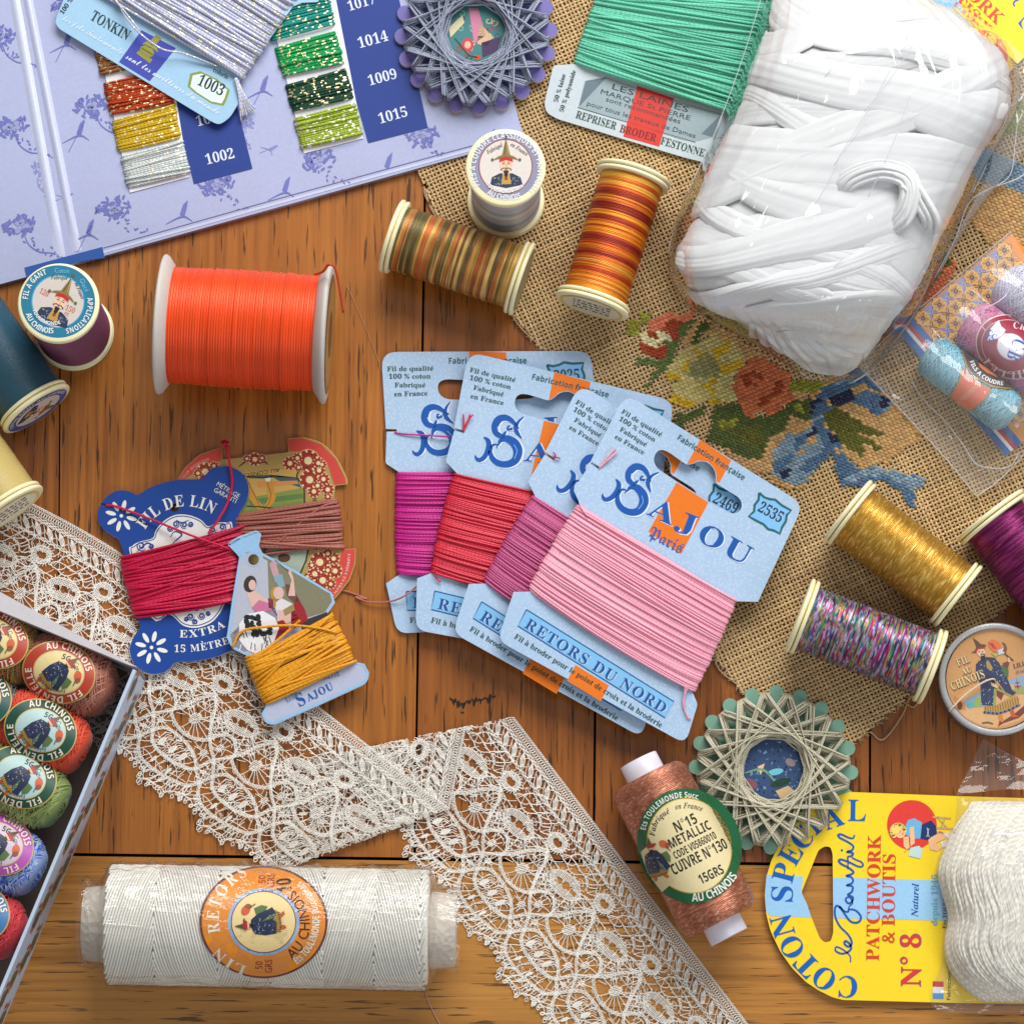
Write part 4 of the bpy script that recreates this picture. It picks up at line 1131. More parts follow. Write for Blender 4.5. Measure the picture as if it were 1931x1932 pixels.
spool((1196.5, 326.4), (1115, 580), 72, 60, "lying spool of orange and red variegated silk on the canvas", YS, mix(fire, .29, 31), 2.8, zc=8, seed=8, ends=(None, endlabel(bar_end)))
wine = thread(S(150, 40, 110), 3.2, .28, metal=.55, var=0, name="spool_thread", dark=.8)
blue_y = thread(S(44, 88, 108), 3.2, .34, var=0, name="spool_thread", dark=.92, spec=.5)
def portrait_end(p, R):
    p.ell((0, 0), R * .88, None, S(70, 84, 150), 0, n=40); p.ell((0, 0), R * .66, None, S(206, 196, 186), 1, n=40); portrait(p, (0, R * .05), R / 130, 2.4, 2)
    p.text("COTON GANT AU CHINOIS", (-R * .74, 0), (R * .74, 0), S(220, 224, 234), "s", h=R * .1, pm=(0, -R * .74))
spool((71.5, 774), (-82, 558), 74, 66, "lying steel blue cotton spool at the left edge of the frame", blue_y, None, 2.7, seed=9, rough=.2, ends=(endlabel(portrait_end), None))
spool((20, 965), (-131, 748), 75, 66, "lying straw yellow cotton spool touching the lace end", thread(S(206, 184, 116), 3.0, .34, var=0, name="spool_thread", dark=.92, spec=.5), None, 2.8, seed=10, rough=.2, ends=(endlabel(bar_end), None), zc=2)
gold = [S(150, 106, 30), S(206, 160, 60), S(176, 128, 40), S(226, 190, 96)]
gold_m = thread((1, 1, 1), 3.2, .32, metal=.65, var=0, name="metal_thread", dark=.85)
def goldc(t, k):
    h = n1(t * 40.0 + k[:, None] * 17.37, 41)
    return pal([S(186, 138, 50), S(200, 152, 62), S(212, 168, 78), S(246, 214, 130)], h ** 1.6)
spool((1594.8, 961.7), (1808.7, 1127.5), 72, 61, "lying spool of gold metallic thread on the canvas", gold_m, goldc, 2.6, zc=8, seed=12)
rain = [S(40, 24, 44), S(190, 30, 120), S(90, 110, 170), S(206, 206, 226), S(70, 40, 80), S(40, 150, 130), S(206, 160, 60), S(150, 50, 110), S(226, 190, 226), S(70, 60, 130), S(36, 30, 44)]
spool((1504.5, 1160), (1761.9, 1259.8), 73, 61, "lying spool of rainbow metallic thread below the gold spool", thread((1, 1, 1), 3.2, .3, metal=.5, var=0, name="metal_thread", dark=.7), lambda t, k: pal(rain, n1(t * 11 + k[:, None] * 31.7, 51)), 2.5, zc=8, seed=13)
def winec(t, k): return pal([S(80, 14, 56), S(116, 26, 84), S(160, 56, 124), S(90, 20, 40)], n1(t * 9 + k[:, None] * 3, 61))
spool((1863.9, 969), (2030, 1178), 76, 63, "lying spool of wine purple metallic thread cut by the right edge", thread((1, 1, 1), 3.2, .3, metal=.5, var=0, name="metal_thread", dark=.8), winec, 2.6, zc=8, seed=14)

# big spool of orange cord with pale grey flanges
og = thing("thread_spool", 462, 622, "large fat spool of bright orange cord with pale grey flanges", "thread spool", SG)
GFL = flat(S(196, 190, 184), .6, name="grey_card")
A = I(303, 612, 131); B = I(622, 631, 131); L = np.linalg.norm(B - A) / K
m = MB(); winding(m, A, B, 20, L - 20, 106, 4.9, lambda t, k: np.repeat((.80 + .30 * n1(t * 5 + k[:, None] * 3.7, 81) * n1(np.broadcast_to(k[:, None] * 2.3, t.shape), 83) ** .5)[..., None], 3, -1), random.Random(2), taper=3, rough=.7, seg=5); m.obj("thread_winding", thread(S(252, 84, 30), 5, .38, metal=.2, var=0, name="orange_cord", dark=.88, spec=.45), og)
for pa, pb in ((A, B), (B, A)):
    m = MB(); lathe(m, pa, pb, [(0, 0), (0, 112), (0, 122), (2, 130), (5, 131), (10, 128), (24, 108), (24, 60)], 72); m.obj("end_flange", GFL, og)
d_ = (A - B) / np.linalg.norm(A - B)
endlabel(lambda p, R: (p.ell((0, 0), 112, None, S(150, 104, 60), 0, n=48), p.ell((0, 0), 98, None, S(176, 132, 70), 1, n=48), p.ell((0, 0), 44, None, S(120, 80, 44), 2, n=30)))(B, d_, 131, og.children[-1])
loose(og, [(594, 518), (610, 512), (620, 500), (632, 506), (640, 540), (648, 590)], [215, 232, 262, 258, 240, 215], 2.6, thread(S(226, 84, 44), 6, .5), "thread_end")

# ------------------------------------------------------------------ four pale blue cards fanned out
def affine(src, dst):
    M = np.linalg.solve(np.column_stack([np.array(src), np.ones(3)]), np.array(dst))
    return lambda pts: [tuple(q) for q in np.column_stack([np.array(pts, float).reshape(-1, 2), np.ones(len(np.array(pts).reshape(-1, 2)))]) @ M]
FA = cE((1120, 345), (1637, 650), (718, 1193))
def card_stock():
    t = NT("flowered_card")
    v = t.coord()
    vo = t.n("ShaderNodeTexVoronoi"); vo.inputs["Scale"].default_value = 900; t.l(v, vo.inputs["Vector"])
    n_ = t.noise(v, 1500, 2)
    f = t.ramp(t.math("ADD", vo.outputs["Distance"], t.math("MULTIPLY", n_, .5)), [(.40, .7), (.75, 0.0)])
    big = t.noise(v, 60, 2)
    c = t.mix(f, S(164, 192, 222), S(196, 211, 230))
    c = t.mix(t.ramp(big, [(.35, .3), (.65, 0.0)]), c, S(176, 204, 236))
    t.set(col=c, rough=.4, spec=.4); return t.m
STOCK = card_stock(); EDGE = paper(S(214, 222, 234))
ORA = S(228, 116, 22); INK = S(28, 66, 54); SB = S(10, 82, 168); SB2 = S(40, 116, 196)
def tuscan_S(p, T):
    WH = S(214, 226, 244)
    for off, col, kx, l in (((7, 7), WH, 1.12, 3), ((0, 0), SB, 1.0, 4)):
        g = lambda *pts: T([(x + off[0], y + off[1]) for x, y in pts])
        p.stroke(g((738, 700), (716, 640), (680, 600), (630, 592), (588, 628), (582, 678), (612, 716), (640, 700), (652, 690)), [3 * kx, 9 * kx, 12 * kx, 14 * kx, 13 * kx, 10 * kx, 5 * kx, 2], col, l, smooth=6)
        p.stroke(g((800, 632), (752, 655), (722, 690), (724, 730), (742, 775)), [2, 5 * kx, 9 * kx, 7 * kx, 2], col, l, smooth=6)
        p.stroke(g((700, 690), (668, 682), (676, 662), (690, 668)), [5, 4, 2], col, l, smooth=5)
        p.stroke(g((566, 772), (596, 742), (640, 745), (682, 790), (690, 850), (660, 905), (606, 922), (548, 904), (508, 858), (500, 800), (526, 760), (560, 762), (556, 786)), [2, 8 * kx, 14 * kx, 17 * kx, 18 * kx, 15 * kx, 13 * kx, 12 * kx, 10 * kx, 8 * kx, 5, 3, 2], col, l, smooth=6)
        p.stroke(g((488, 680), (510, 716), (500, 762), (460, 812), (418, 830), (396, 812), (392, 786)), [2, 9 * kx, 10 * kx, 9 * kx, 8 * kx, 6, 2], col, l, smooth=6)
    g = lambda *pts: T(pts)
    p.stroke(g((604, 640), (600, 672), (620, 700)), 1.3, WH, 5, smooth=5); p.stroke(g((676, 800), (684, 850), (650, 900)), 1.3, S(120, 180, 236), 5, smooth=5)
def retors_card(dst, zf, number, yarn, label, seed, tails):
    AF = affine(FA, dst)
    E_ = lambda *p: AF(cE(*p)); N_ = lambda *p: AF(cN(*p))
    c0 = np.mean(np.array(E_((1120, 345), (1637, 650), (718, 1193), (1330, 1640))), 0)
    t = thing("thread_card", c0[0], c0[1], label, "thread card", "cards wound with thread")
    out = E_((1134, 284), (1881, 750), (1690, 1160), (1597, 1158), (1412, 1533), (1437, 1590), (1386, 1758), (596, 1322), (664, 1119), (735, 1117), (944, 752), (915, 690), (985, 580), (1022, 602), (1026, 594), (988, 568))
    hole = rounded(N_((830, 468), (870, 485), (1000, 578), (1040, 572), (1090, 548), (1150, 556), (1195, 600), (1212, 650), (1208, 708), (1375, 812), (1400, 850), (1395, 900), (1360, 932), (1310, 925), (1150, 838), (920, 692), (790, 605), (763, 560), (765, 510), (795, 472)), 6, 3)
    th = 2.6
    zz = lambda x, y: zf(x, y)
    slab(rounded(out, [30, 26, 0, 0, 0, 6, 22, 22, 0, 0, 0, 4, 0, 0, 0, 0], 6), 0, th, [STOCK, EDGE], "card", t, holes=[hole], zf=zz)
    p = Print(lambda x, y, l: I(x, y, np.array([zf(a, b) for a, b in zip(x, y)]) + th + l), .2)
    p.poly(N_((1098, 395), (1322, 545), (1238, 706), (1214, 695), (1216, 648), (1198, 597), (1152, 552), (1088, 544), (1040, 568), (1002, 573)), ORA, 1)
    p.poly(N_((928, 704), (1158, 850), (962, 1222), (722, 1062)), ORA, 1)
    pl = Print(p.mapf, .2); pl.poly(E_((924, 1426), (1064, 1512), (1030, 1578), (888, 1492)), ORA, 1)
    T1 = lambda s, a, b, col=INK, st="b", h=None, **kw: p.text(s, *N_(a, b), col, st, h=h, **kw)
    k = cN.k
    T1("Fil de qualité", (524, 200), (812, 376), h=34 * k); T1("100 % coton", (506, 252), (766, 414), h=34 * k)
    T1("Fabriqué", (512, 328), (702, 448), h=34 * k); T1("en France", (476, 382), (686, 506), h=34 * k)
    T1("Fabrication française", (926, 390), (1410, 692), S(36, 92, 96), "s", h=40 * k)
    tuscan_S(p, lambda pts: AF(cN(*pts)))
    for s, a, b, h in (("A", (712, 936), (888, 1016), 142), ("J", (908, 1036), (1052, 1092), 142), ("O", (1062, 1118), (1240, 1206), 144), ("U", (1250, 1212), (1430, 1312), 144)):
        T1(s, (a[0] + 7, a[1] + 9), (b[0] + 7, b[1] + 9), S(214, 226, 244), "b", h=h * k * 1.04, l=3)
        T1(s, a, b, SB, "b", h=h * k, l=5)
    T1("Paris", (716, 1096), (954, 1226), S(70, 86, 156), "f", h=84 * k)
    bd = N_((1525, 780), (1560, 812), (1600, 826), (1640, 830), (1690, 872), (1756, 908), (1724, 940), (1718, 985), (1690, 1030), (1674, 1076), (1630, 1052), (1590, 1044), (1556, 1008), (1500, 980), (1450, 950), (1488, 915), (1492, 868), (1520, 832))
    p.poly(bd, S(126, 186, 236), 1); p.stroke(bd, 4.6, S(32, 96, 104), 2, closed=True)
    if number: T1(number, (1508, 908), (1676, 1000), (.02, .03, .04), "r", h=80 * k)
    bx = E_((718, 1193), (1337, 1580), (1300, 1648), (682, 1262))
    pl.poly(bx, S(126, 186, 232), 1); pl.stroke(bx, 2.2, S(30, 88, 150), 2, closed=True)
    a, b = E_((706, 1266), (1292, 1632)); a = np.array(a); b = np.array(b)
    pl.text("RETORS DU NORD", a + (1.5, 1.5), b + (1.5, 1.5), S(190, 216, 240), "b", h=46 * cE.k, l=3, sp=.06); pl.text("RETORS DU NORD", a, b, S(24, 80, 150), "b", h=46 * cE.k, l=4, sp=.06)
    pl.text("Fil à broder pour le point de croix et la broderie", *E_((664, 1312), (1282, 1690)), INK, "b", h=23 * cE.k)
    p.obj("lettering", t); pl.obj("lettering", t)
    q = E_((946, 756), (737, 1113), (1588, 1146), (1414, 1526))
    wrap(t, q[0], q[1], q[2], q[3], zz, th, 78, 2.25, yarn, bulge=9, jit=.34, cross=44, cj=.045, seed=seed, sag=9, edge=3, fuzz=70)
    if tails:
        for tl in tails:
            mb = MB()
            s = spline(np.array([(*E_(pt)[0], zf(*E_(pt)[0]) + th + h) for pt, h in tl]), 7); mb.tube(I(s[:, 0], s[:, 1], s[:, 2]), 1.7 * K, 5)
            mb.obj("thread_end", yarn, t)
    return t
YT = lambda c: thread(c, 7, .38, var=.09, name="pearl_cotton", dark=.88, spec=.4)
def zlin(xa, za_, xb, zb, base=0):
    return lambda x, y: za_ + (zb - za_) * min(max((x - xa) / (xb - xa), -.2), 1.2)
retors_card(cE((127, 170), (727, 152), (213, 1117)), zlin(720, 5, 1120, 9), "2025", YT(S(204, 40, 144)), "card wound with magenta pink thread, hindmost of the fanned cards", 21,
            [[((1012, 600), 1), ((1040, 625), 3), ((1130, 690), 6), ((1200, 740), 9)]])
retors_card(cE((478, 172), (1070, 298), (333, 1115)), zlin(780, 31, 1260, 24), None, YT(S(216, 44, 70)), "card wound with bright red thread in the fan, number hidden", 22,
            [[((1018, 596), 1), ((1032, 560), 5), ((1040, 526), 6)], [((1018, 596), 1), ((1046, 566), 5), ((1066, 536), 6)], [((1018, 596), 1), ((1048, 560), 6), ((1078, 540), 8)], [((745, 1105), 12), ((740, 1140), 6), ((752, 1165), 5)]])
retors_card(cE((928, 305), (1447, 612), (530, 1160)), zlin(860, 53, 1330, 42), "2469", YT(S(196, 84, 138)), "card wound with dusky mauve pink thread, third in the fan", 23,
            [[((1022, 598), 1), ((1034, 590), 6), ((1050, 596), 4)], [((1022, 598), 1), ((1030, 580), 7), ((1022, 570), 5)]])
retors_card(FA, zlin(940, 76, 1500, 50), "2535", YT(S(244, 170, 192)), "front card of the fan wound with pale pink thread", 24,
            [[((1022, 600), 1), ((1060, 550), 6), ((1092, 512), 5)], [((1022, 600), 1), ((1064, 560), 6), ((1102, 528), 5)], [((940, 742), 2), ((950, 768), 9), ((975, 800), 14)], [((1398, 1510), 10), ((1376, 1580), 6), ((1392, 1640), 4), ((1408, 1652), 3)], [((1385, 1510), 10), ((1380, 1570), 6), ((1384, 1600), 4)]])

# ------------------------------------------------------------------ red lobed card with rose brown thread
rd = thing("thread_card", 545, 960, "red cornered ornamental card with rose brown thread, lying under the blue card", "thread card", "cards wound with thread")
zr = 6
out = cM((910, 120), (920, 206), (1372, 156), (1364, 60), (1470, 54), (1600, 98), (1700, 200), (1765, 330), (1772, 376), (1690, 385), (1686, 470), (1738, 700), (1732, 822), (1832, 815), (1830, 920), (1792, 1030), (1700, 1150), (1560, 1270), (1300, 1300), (900, 1200), (700, 700), (610, 345), (660, 262), (760, 172))
slab(rounded(out, 2, 2), zr, 2.5, [paper(S(176, 146, 84), .4), paper(S(190, 160, 100))], "card", rd)
p = Print(plane(zr + 2.6), .2)
RC = S(204, 70, 62)
p.poly(cM((906, 124), (914, 208), (720, 300), (640, 350), (616, 345), (664, 266), (762, 178)), RC, 1)
p.poly(cM((1368, 66), (1470, 60), (1596, 104), (1694, 204), (1758, 332), (1764, 370), (1684, 378), (1640, 240), (1540, 150), (1376, 150)), RC, 1)
p.poly(cM((1738, 826), (1826, 820), (1822, 920), (1784, 1026), (1694, 1142), (1640, 1200), (1600, 1140), (1690, 1010)), RC, 1)
p.stroke(cM((1772, 376), (1765, 330), (1700, 200), (1600, 98), (1470, 54)), 1.5, S(206, 180, 110), 2, smooth=5)
p.poly(cM((1000, 300), (1440, 262), (1480, 520), (1040, 600)), S(196, 160, 84), 1)
p.poly(cM((1010, 320), (1440, 330), (1460, 400), (1300, 350), (1240, 310)), S(70, 90, 96), 2)
p.poly(cM((1040, 480), (1465, 400), (1480, 520), (1050, 598)), S(128, 142, 70), 2)
p.poly(cM((1100, 480), (1470, 440), (1472, 470), (1110, 520)), S(92, 122, 66), 3); p.poly(cM((1150, 360), (1430, 350), (1440, 372), (1160, 400)), S(206, 140, 70), 2)
p.poly(cM((1085, 330), (1130, 440), (1190, 520), (1195, 555), (1160, 555), (1100, 470), (1070, 380)), S(196, 140, 50), 4)
p.poly(cM((1220, 350), (1255, 345), (1285, 460), (1270, 500), (1215, 560), (1190, 555), (1230, 480)), S(196, 140, 50), 4)
p.stroke(cM((1225, 365), (1252, 440), (1240, 500), (1200, 550)), 1.2, S(120, 80, 30), 5); p.stroke(cM((1085, 340), (1140, 450), (1180, 540)), 1.2, S(120, 80, 30), 5)
p.poly(cM((1205, 330), (1250, 325), (1245, 355), (1215, 358)), S(220, 220, 214), 4)
p.stroke(cM((1085, 525), (1180, 530), (1300, 545)), 2.4, S(40, 60, 50), 5); p.stroke(cM((1085, 325), (1200, 330), (1300, 318)), 3, S(50, 50, 50), 5)
p.stroke(cM((1030, 255), (1090, 215), (1140, 240), (1200, 220), (1230, 240)), [1, 4, 2, 4, 1], S(60, 46, 30), 3, smooth=5); p.stroke(cM((1440, 280), (1430, 330), (1475, 390), (1480, 530)), 3, S(70, 56, 40), 3, smooth=5)
def blossom(x, y, r):
    c = cM(x, y); r *= cM.k
    r_ = random.Random(int(x))
    p.ell(c, r * 1.12, None, S(216, 186, 130), 2, n=18)
    for i in range(9):
        a = i * .698; p.ell((c[0] + r * .74 * math.cos(a), c[1] + r * .74 * math.sin(a)), r * .33, None, S(150, 44, 34), 3, n=8)
        p.ell((c[0] + r * .9 * math.cos(a + .35), c[1] + r * .9 * math.sin(a + .35)), r * .12, None, S(230, 210, 160), 4, n=6)
    p.ell(c, r * .62, None, S(160, 56, 42), 4, n=16); p.ell(c, r * .38, None, S(228, 210, 160), 5, n=12)
for b in ((1505, 214, 72), (1380, 232, 44), (1432, 196, 34), (1515, 345, 66), (1610, 340, 40), (1580, 280, 40), (1570, 385, 36), (1545, 425, 40), (1640, 412, 40), (1575, 230, 38), (1600, 240, 30), (1140, 205, 44), (1085, 200, 26), (1190, 196, 26), (800, 290, 60), (860, 250, 30), (750, 300, 30), (1640, 460, 26), (1440, 260, 28),
          (1585, 910, 66), (1680, 885, 40), (1640, 850, 34), (1550, 990, 48), (1605, 1035, 60), (1690, 970, 46), (1640, 965, 34), (1530, 930, 30), (1500, 1010, 30), (1660, 1060, 34), (1560, 800, 30), (1620, 800, 26)): blossom(*b)
p.poly(cM((1200, 800), (1500, 790), (1490, 930), (1440, 1000), (1250, 900)), S(160, 176, 160), 1); p.stroke(cM((1510, 800), (1490, 900), (1450, 990)), 3, S(60, 50, 36), 2); p.ell(cM(1340, 880), 12, 8, S(90, 60, 40), 2)
p.text("AU CONSCRIT", *cM((1308, 266), (1006, 312)), S(56, 44, 30), "n", h=24 * cM.k)
p.text("minimum", *cM((826, 192), (690, 268)), S(226, 150, 140), "f", h=28 * cM.k, pm=cM(755, 222)); p.text("mètres", *cM((680, 276), (628, 345)), S(226, 150, 140), "f", h=24 * cM.k)
p.text("FABRIQUE EN FRANCE", *cM((1776, 852), (1660, 1140)), S(236, 190, 180), "b", h=18 * cM.k, pm=cM(1746, 1010))
p.text("ETS", *cM((1538, 470), (1538, 505)), S(50, 40, 24), "b", h=24 * cM.k)
p.obj("lettering", rd)
BRY = thread(S(170, 100, 88), 9, .45, var=.12, name="linen_thread", dark=.88, spec=.4)
wrap(rd, cM(1010, 590), cM(1030, 800), cM(1700, 480), cM(1735, 806), zr, 2.5, 20, 2.7, BRY, bulge=7, cross=14, cj=.25, jit=.5, seed=31, sag=2, under=0)
loose(rd, [cM(1705, 500), cM(1600, 530), cM(1450, 640), cM(1300, 770), cM(1210, 840)], [16, 19, 20, 19, 12], 2.6, BRY)
loose(rd, [cM(1200, 858), cM(1400, 830), cM(1600, 805), cM(1742, 802)], [13, 15, 14, 8], 2.5, BRY)
loose(rd, [cG(1560, 700), cG(1640, 720), cG(1740, 738), cG(1840, 775), cE(0, 1140), cE(60, 1162), cE(150, 1158), cE(215, 1130), cE(262, 1090)], [3, 3.5, 3, 3, 4, 8, 13, 22, 14], 1.8, thread(S(196, 116, 100), 6, .5))

# ------------------------------------------------------------------ royal blue linen thread card
bc = thing("thread_card", 340, 1080, "royal blue lobed card wound with crimson linen thread", "thread card", "cards wound with thread")
zb = 13; RBL = S(22, 66, 146)
out = cM((88, 508), (64, 575), (74, 642), (110, 692), (170, 732), (208, 758), (226, 800), (240, 850), (262, 960), (300, 1130), (338, 1290), (352, 1362), (312, 1418), (284, 1500), (300, 1582), (352, 1644), (432, 1676), (520, 1664), (572, 1620), (606, 1596), (760, 1584), (900, 1550), (1010, 1500), (1090, 1480), (1150, 1400), (1130, 1300), (1080, 1240), (1060, 1000), (1052, 700), (1030, 605), (1042, 560), (1084, 492), (1098, 400), (1064, 312), (992, 264), (920, 252), (850, 266), (806, 306), (768, 340), (600, 346), (440, 390), (352, 440), (322, 446), (280, 424), (202, 418), (132, 454))
hole = [cM(588 + 30 * math.cos(a), 535 + 31 * math.sin(a)) for a in np.linspace(0, 6.28, 20, endpoint=False)]
slab([tuple(q) for q in spline(np.array(out), 3, True)], zb, 3, [paper(RBL, .42, .03), paper(S(214, 206, 214))], "card", bc, holes=[hole])
p = Print(plane(zb + 3.1), .2)
WH = S(228, 228, 226)
def daisy(x, y, r, a0):
    for i in range(8):
        a = a0 + i * .785
        p.ell(cM(x + r * .66 * math.cos(a), y + r * .66 * math.sin(a)), r * .33 * cM.k, r * .13 * cM.k, WH, 2, a, n=12)
    p.ell(cM(x, y), r * .11 * cM.k, None, WH, 2, n=10)
daisy(225, 592, 112, .25); daisy(432, 1495, 116, .25)
p.stroke(cM((86, 508), (185, 530)), 2.2, S(10, 16, 40), 3)
wp = cM((286, 860), (300, 800), (350, 770), (440, 745), (462, 690), (520, 625), (600, 585), (690, 588), (770, 620), (820, 665), (880, 640), (950, 640), (990, 680), (1000, 1150), (940, 1190), (900, 1260), (840, 1325), (740, 1360), (650, 1345), (590, 1290), (545, 1270), (430, 1290))
ws = [tuple(q) for q in spline(np.array(wp), 4, True)]
p.poly(ws, WH, 1); c_ = np.mean(np.array(ws), 0)
p.stroke([tuple(c_ + (np.array(q) - c_) * .965) for q in ws], 1.8, S(40, 66, 140), 2, closed=True)
NVY = S(44, 66, 140)
def curl(x, y, sc, fl=1, rot=0.0, turns=1.6):
    a = np.linspace(0, turns * 6.28, 26); r = sc * (1 - .8 * a / a[-1])
    p.stroke([cM(x + fl * q * math.cos(b + rot), y + q * math.sin(b + rot)) for q, b in zip(r, a)], [1.2, 3.2, 2.4], NVY, 3)
for x, y, s, f, r in ((560, 680, 22, 1, 0), (600, 650, 26, -1, 1), (655, 655, 26, 1, 1), (700, 650, 20, -1, 0), (360, 800, 34, 1, .5), (430, 800, 18, -1, 0), (850, 690, 26, 1, 0), (920, 670, 26, -1, 1), (700, 1285, 26, 1, 0), (775, 1280, 26, -1, 0), (730, 1320, 20, 1, 2), (820, 1262, 16, 1, 0), (670, 1300, 16, -1, 0), (640, 1205, 14, 1, 0)): curl(x, y, s, f, r)
for q in (((600, 620), (640, 640), (690, 620)), ((700, 1220), (740, 1240), (790, 1210)), ((690, 1250), (745, 1215), (800, 1240)), ((330, 840), (400, 780), (450, 800)), ((560, 740), (590, 700), (640, 720), (600, 760), (570, 790))): p.stroke(cM(*q), [1, 3.4, 1], NVY, 3, smooth=5)
p.text("FIL DE LIN", *cM((388, 688), (850, 584)), WH, "b", h=80 * cM.k, pm=cM(598, 534), sp=.02)
p.text("MÉTRAGE", *cM((872, 382), (1026, 474)), WH, "n", h=32 * cM.k); p.text("GARANTI", *cM((854, 424), (1008, 508)), WH, "n", h=32 * cM.k)
p.text("EXTRA", *cM((622, 1425), (940, 1352)), WH, "b", h=52 * cM.k, pm=cM(790, 1412), sp=.1); p.text("15 MÈTRES", *cM((584, 1526), (1010, 1448)), WH, "b", h=50 * cM.k, pm=cM(800, 1512), sp=.08)
p.obj("lettering", bc)
CRI = thread(S(196, 8, 66), 9, .42, var=.12, name="linen_thread", dark=.88, spec=.4)
wrap(bc, cM(236, 868), cM(336, 1284), cM(1056, 664), cM(1010, 1165), zb, 3, 36, 2.8, CRI, bulge=9, cross=24, cj=.3, jit=.4, seed=33, sag=3, edge=2)
loose(bc, [cM(120, 520), cM(190, 528), cM(400, 605), cM(700, 725), cM(900, 795), cM(985, 830)], [zb + 4, zb + 6, zb + 12, zb + 24, zb + 24, zb + 16], 2.3, CRI)
mb = MB(); q = spline(np.array([(*cM(820, 715), 34), (*cM(895, 610), 32), (*cM(958, 490), 26), (*cM(984, 360), 24), (*cM(962, 200), 26), (*cM(945, 110), 24)]), 9); mb.tube(I(q[:, 0], q[:, 1], q[:, 2]), 2.6 * K, 6)
for i in range(7):
    e = cM(905 + i * 9, 72 + abs(i - 3) * 4); b_ = cM(945, 112); mb.tube(I(np.array([b_[0], (b_[0] + e[0]) / 2, e[0]]), np.array([b_[1], (b_[1] + e[1]) / 2 + 1, e[1]]), np.array([24, 25, 22])), 1.5 * K, 5)
mb.obj("thread_end", CRI, bc)

# ------------------------------------------------------------------ flask shaped card with yellow thread
fk = thing("thread_card", 560, 1190, "pale blue flask shaped card with a picture, wound with saffron yellow thread", "thread card", "cards wound with thread")
zk = 32; FB = S(146, 190, 226)
out = cG((1143, 492), (1200, 460), (1285, 430), (1302, 440), (1290, 500), (1310, 542), (1480, 632), (1665, 745), (1680, 790), (1640, 852), (1775, 1098), (1832, 1110), (1854, 1150), (1836, 1200), (1600, 1308), (1372, 1408), (1330, 1396), (1318, 1360), (1345, 1312), (1240, 1060), (1162, 1020), (1138, 968), (1166, 780), (1202, 560), (1190, 540))
hole = [cG(1272 + 27 * math.cos(a), 578 + 27 * math.sin(a)) for a in np.linspace(0, 6.28, 20, endpoint=False)]
slab(rounded(out, [8, 0, 10, 8, 6, 10, 0, 16, 16, 4, 4, 16, 14, 16, 0, 12, 14, 14, 6, 6, 16, 16, 0, 12, 6], 4), zk, 4, [paper(S(178, 186, 212), .35), paper(S(150, 192, 228))], "card", fk, holes=[hole])
p = Print(plane(zk + 4.1), .2)
GY = S(176, 180, 196)
p.poly(cG((1150, 492), (1284, 437), (1294, 444), (1283, 500), (1300, 542), (1262, 552), (1225, 575), (1196, 540)), FB, 1)
p.stroke([tuple(q) for q in (np.array(out) - np.mean(np.array(out), 0)) * .978 + np.mean(np.array(out), 0)], 5, FB, 1, closed=True)
p.poly(cG((1210, 575), (1240, 535), (1312, 556), (1340, 600), (1340, 760), (1180, 950), (1155, 950)), GY, 1, holes=[hole])
p.poly(cG((1320, 560), (1480, 645), (1655, 750), (1664, 788), (1630, 840), (1420, 905), (1330, 780)), S(126, 124, 100), 1)
p.poly(cG((1155, 955), (1335, 780), (1420, 870), (1425, 905), (1230, 1040), (1172, 1010)), S(136, 136, 150), 1)
p.poly(cG((1300, 560), (1342, 584), (1350, 800), (1300, 780)), GY, 2)
p.ell(cG(1272, 578), 34 * cG.k, None, FB, 3, n=24, r0=.82, rings=1)
SKN = S(214, 178, 168)
p.poly(cG((1236, 740), (1262, 725), (1330, 770), (1352, 790), (1340, 800), (1290, 790), (1300, 830), (1262, 820)), SKN, 3); p.ell(cG(1255, 700), 12, 16, (.04, .03, .03), 4, .2, n=16); p.ell(cG(1266, 705), 7, 10, SKN, 5, n=12)
p.poly(cG((1262, 820), (1300, 780), (1362, 800), (1362, 830), (1300, 852)), S(196, 110, 150), 4); p.poly(cG((1345, 770), (1375, 780), (1370, 825), (1348, 820)), S(126, 50, 70), 4)
p.poly(cG((1375, 800), (1410, 770), (1470, 800), (1480, 850), (1420, 890), (1390, 850)), S(214, 210, 214), 3)
p.poly(cG((1445, 760), (1462, 680), (1444, 640), (1455, 622), (1472, 670), (1482, 760)), SKN, 4); p.ell(cG(1398, 745), 10, 12, SKN, 5, n=14); p.ell(cG(1380, 748), 9, 13, S(176, 140, 60), 4, n=14)
p.poly(cG((1370, 760), (1382, 756), (1385, 810), (1372, 822)), S(176, 140, 60), 4)
p.poly(cG((1390, 830), (1470, 830), (1500, 870), (1420, 908), (1390, 895)), SKN, 3); p.poly(cG((1460, 840), (1490, 760), (1530, 830), (1545, 880), (1460, 930)), S(150, 36, 44), 3); p.poly(cG((1430, 700), (1465, 705), (1500, 780), (1480, 800), (1440, 760)), S(110, 70, 60), 3)
p.poly(cG((1420, 830), (1470, 800), (1480, 830), (1430, 860)), S(150, 130, 80), 5)
p.poly(cG((1350, 600), (1380, 575), (1400, 650), (1410, 690), (1380, 690)), S(190, 150, 160), 3); p.poly(cG((1370, 660), (1415, 650), (1430, 710), (1400, 720)), S(130, 160, 180), 4)
p.stroke(cG((1380, 580), (1450, 640)), 1, S(70, 60, 60), 4)
p.poly(cG((1200, 900), (1240, 850), (1320, 835), (1380, 870), (1400, 920), (1370, 1000), (1300, 1060), (1240, 1030), (1200, 980)), S(226, 226, 232), 4)
r_ = random.Random(4)
for i in range(26): p.ell(cG(r_.uniform(1235, 1360), r_.uniform(860, 960)), r_.uniform(3, 8), r_.uniform(3, 6), (.02, .02, .022), 5, r_.uniform(0, 3), n=8)
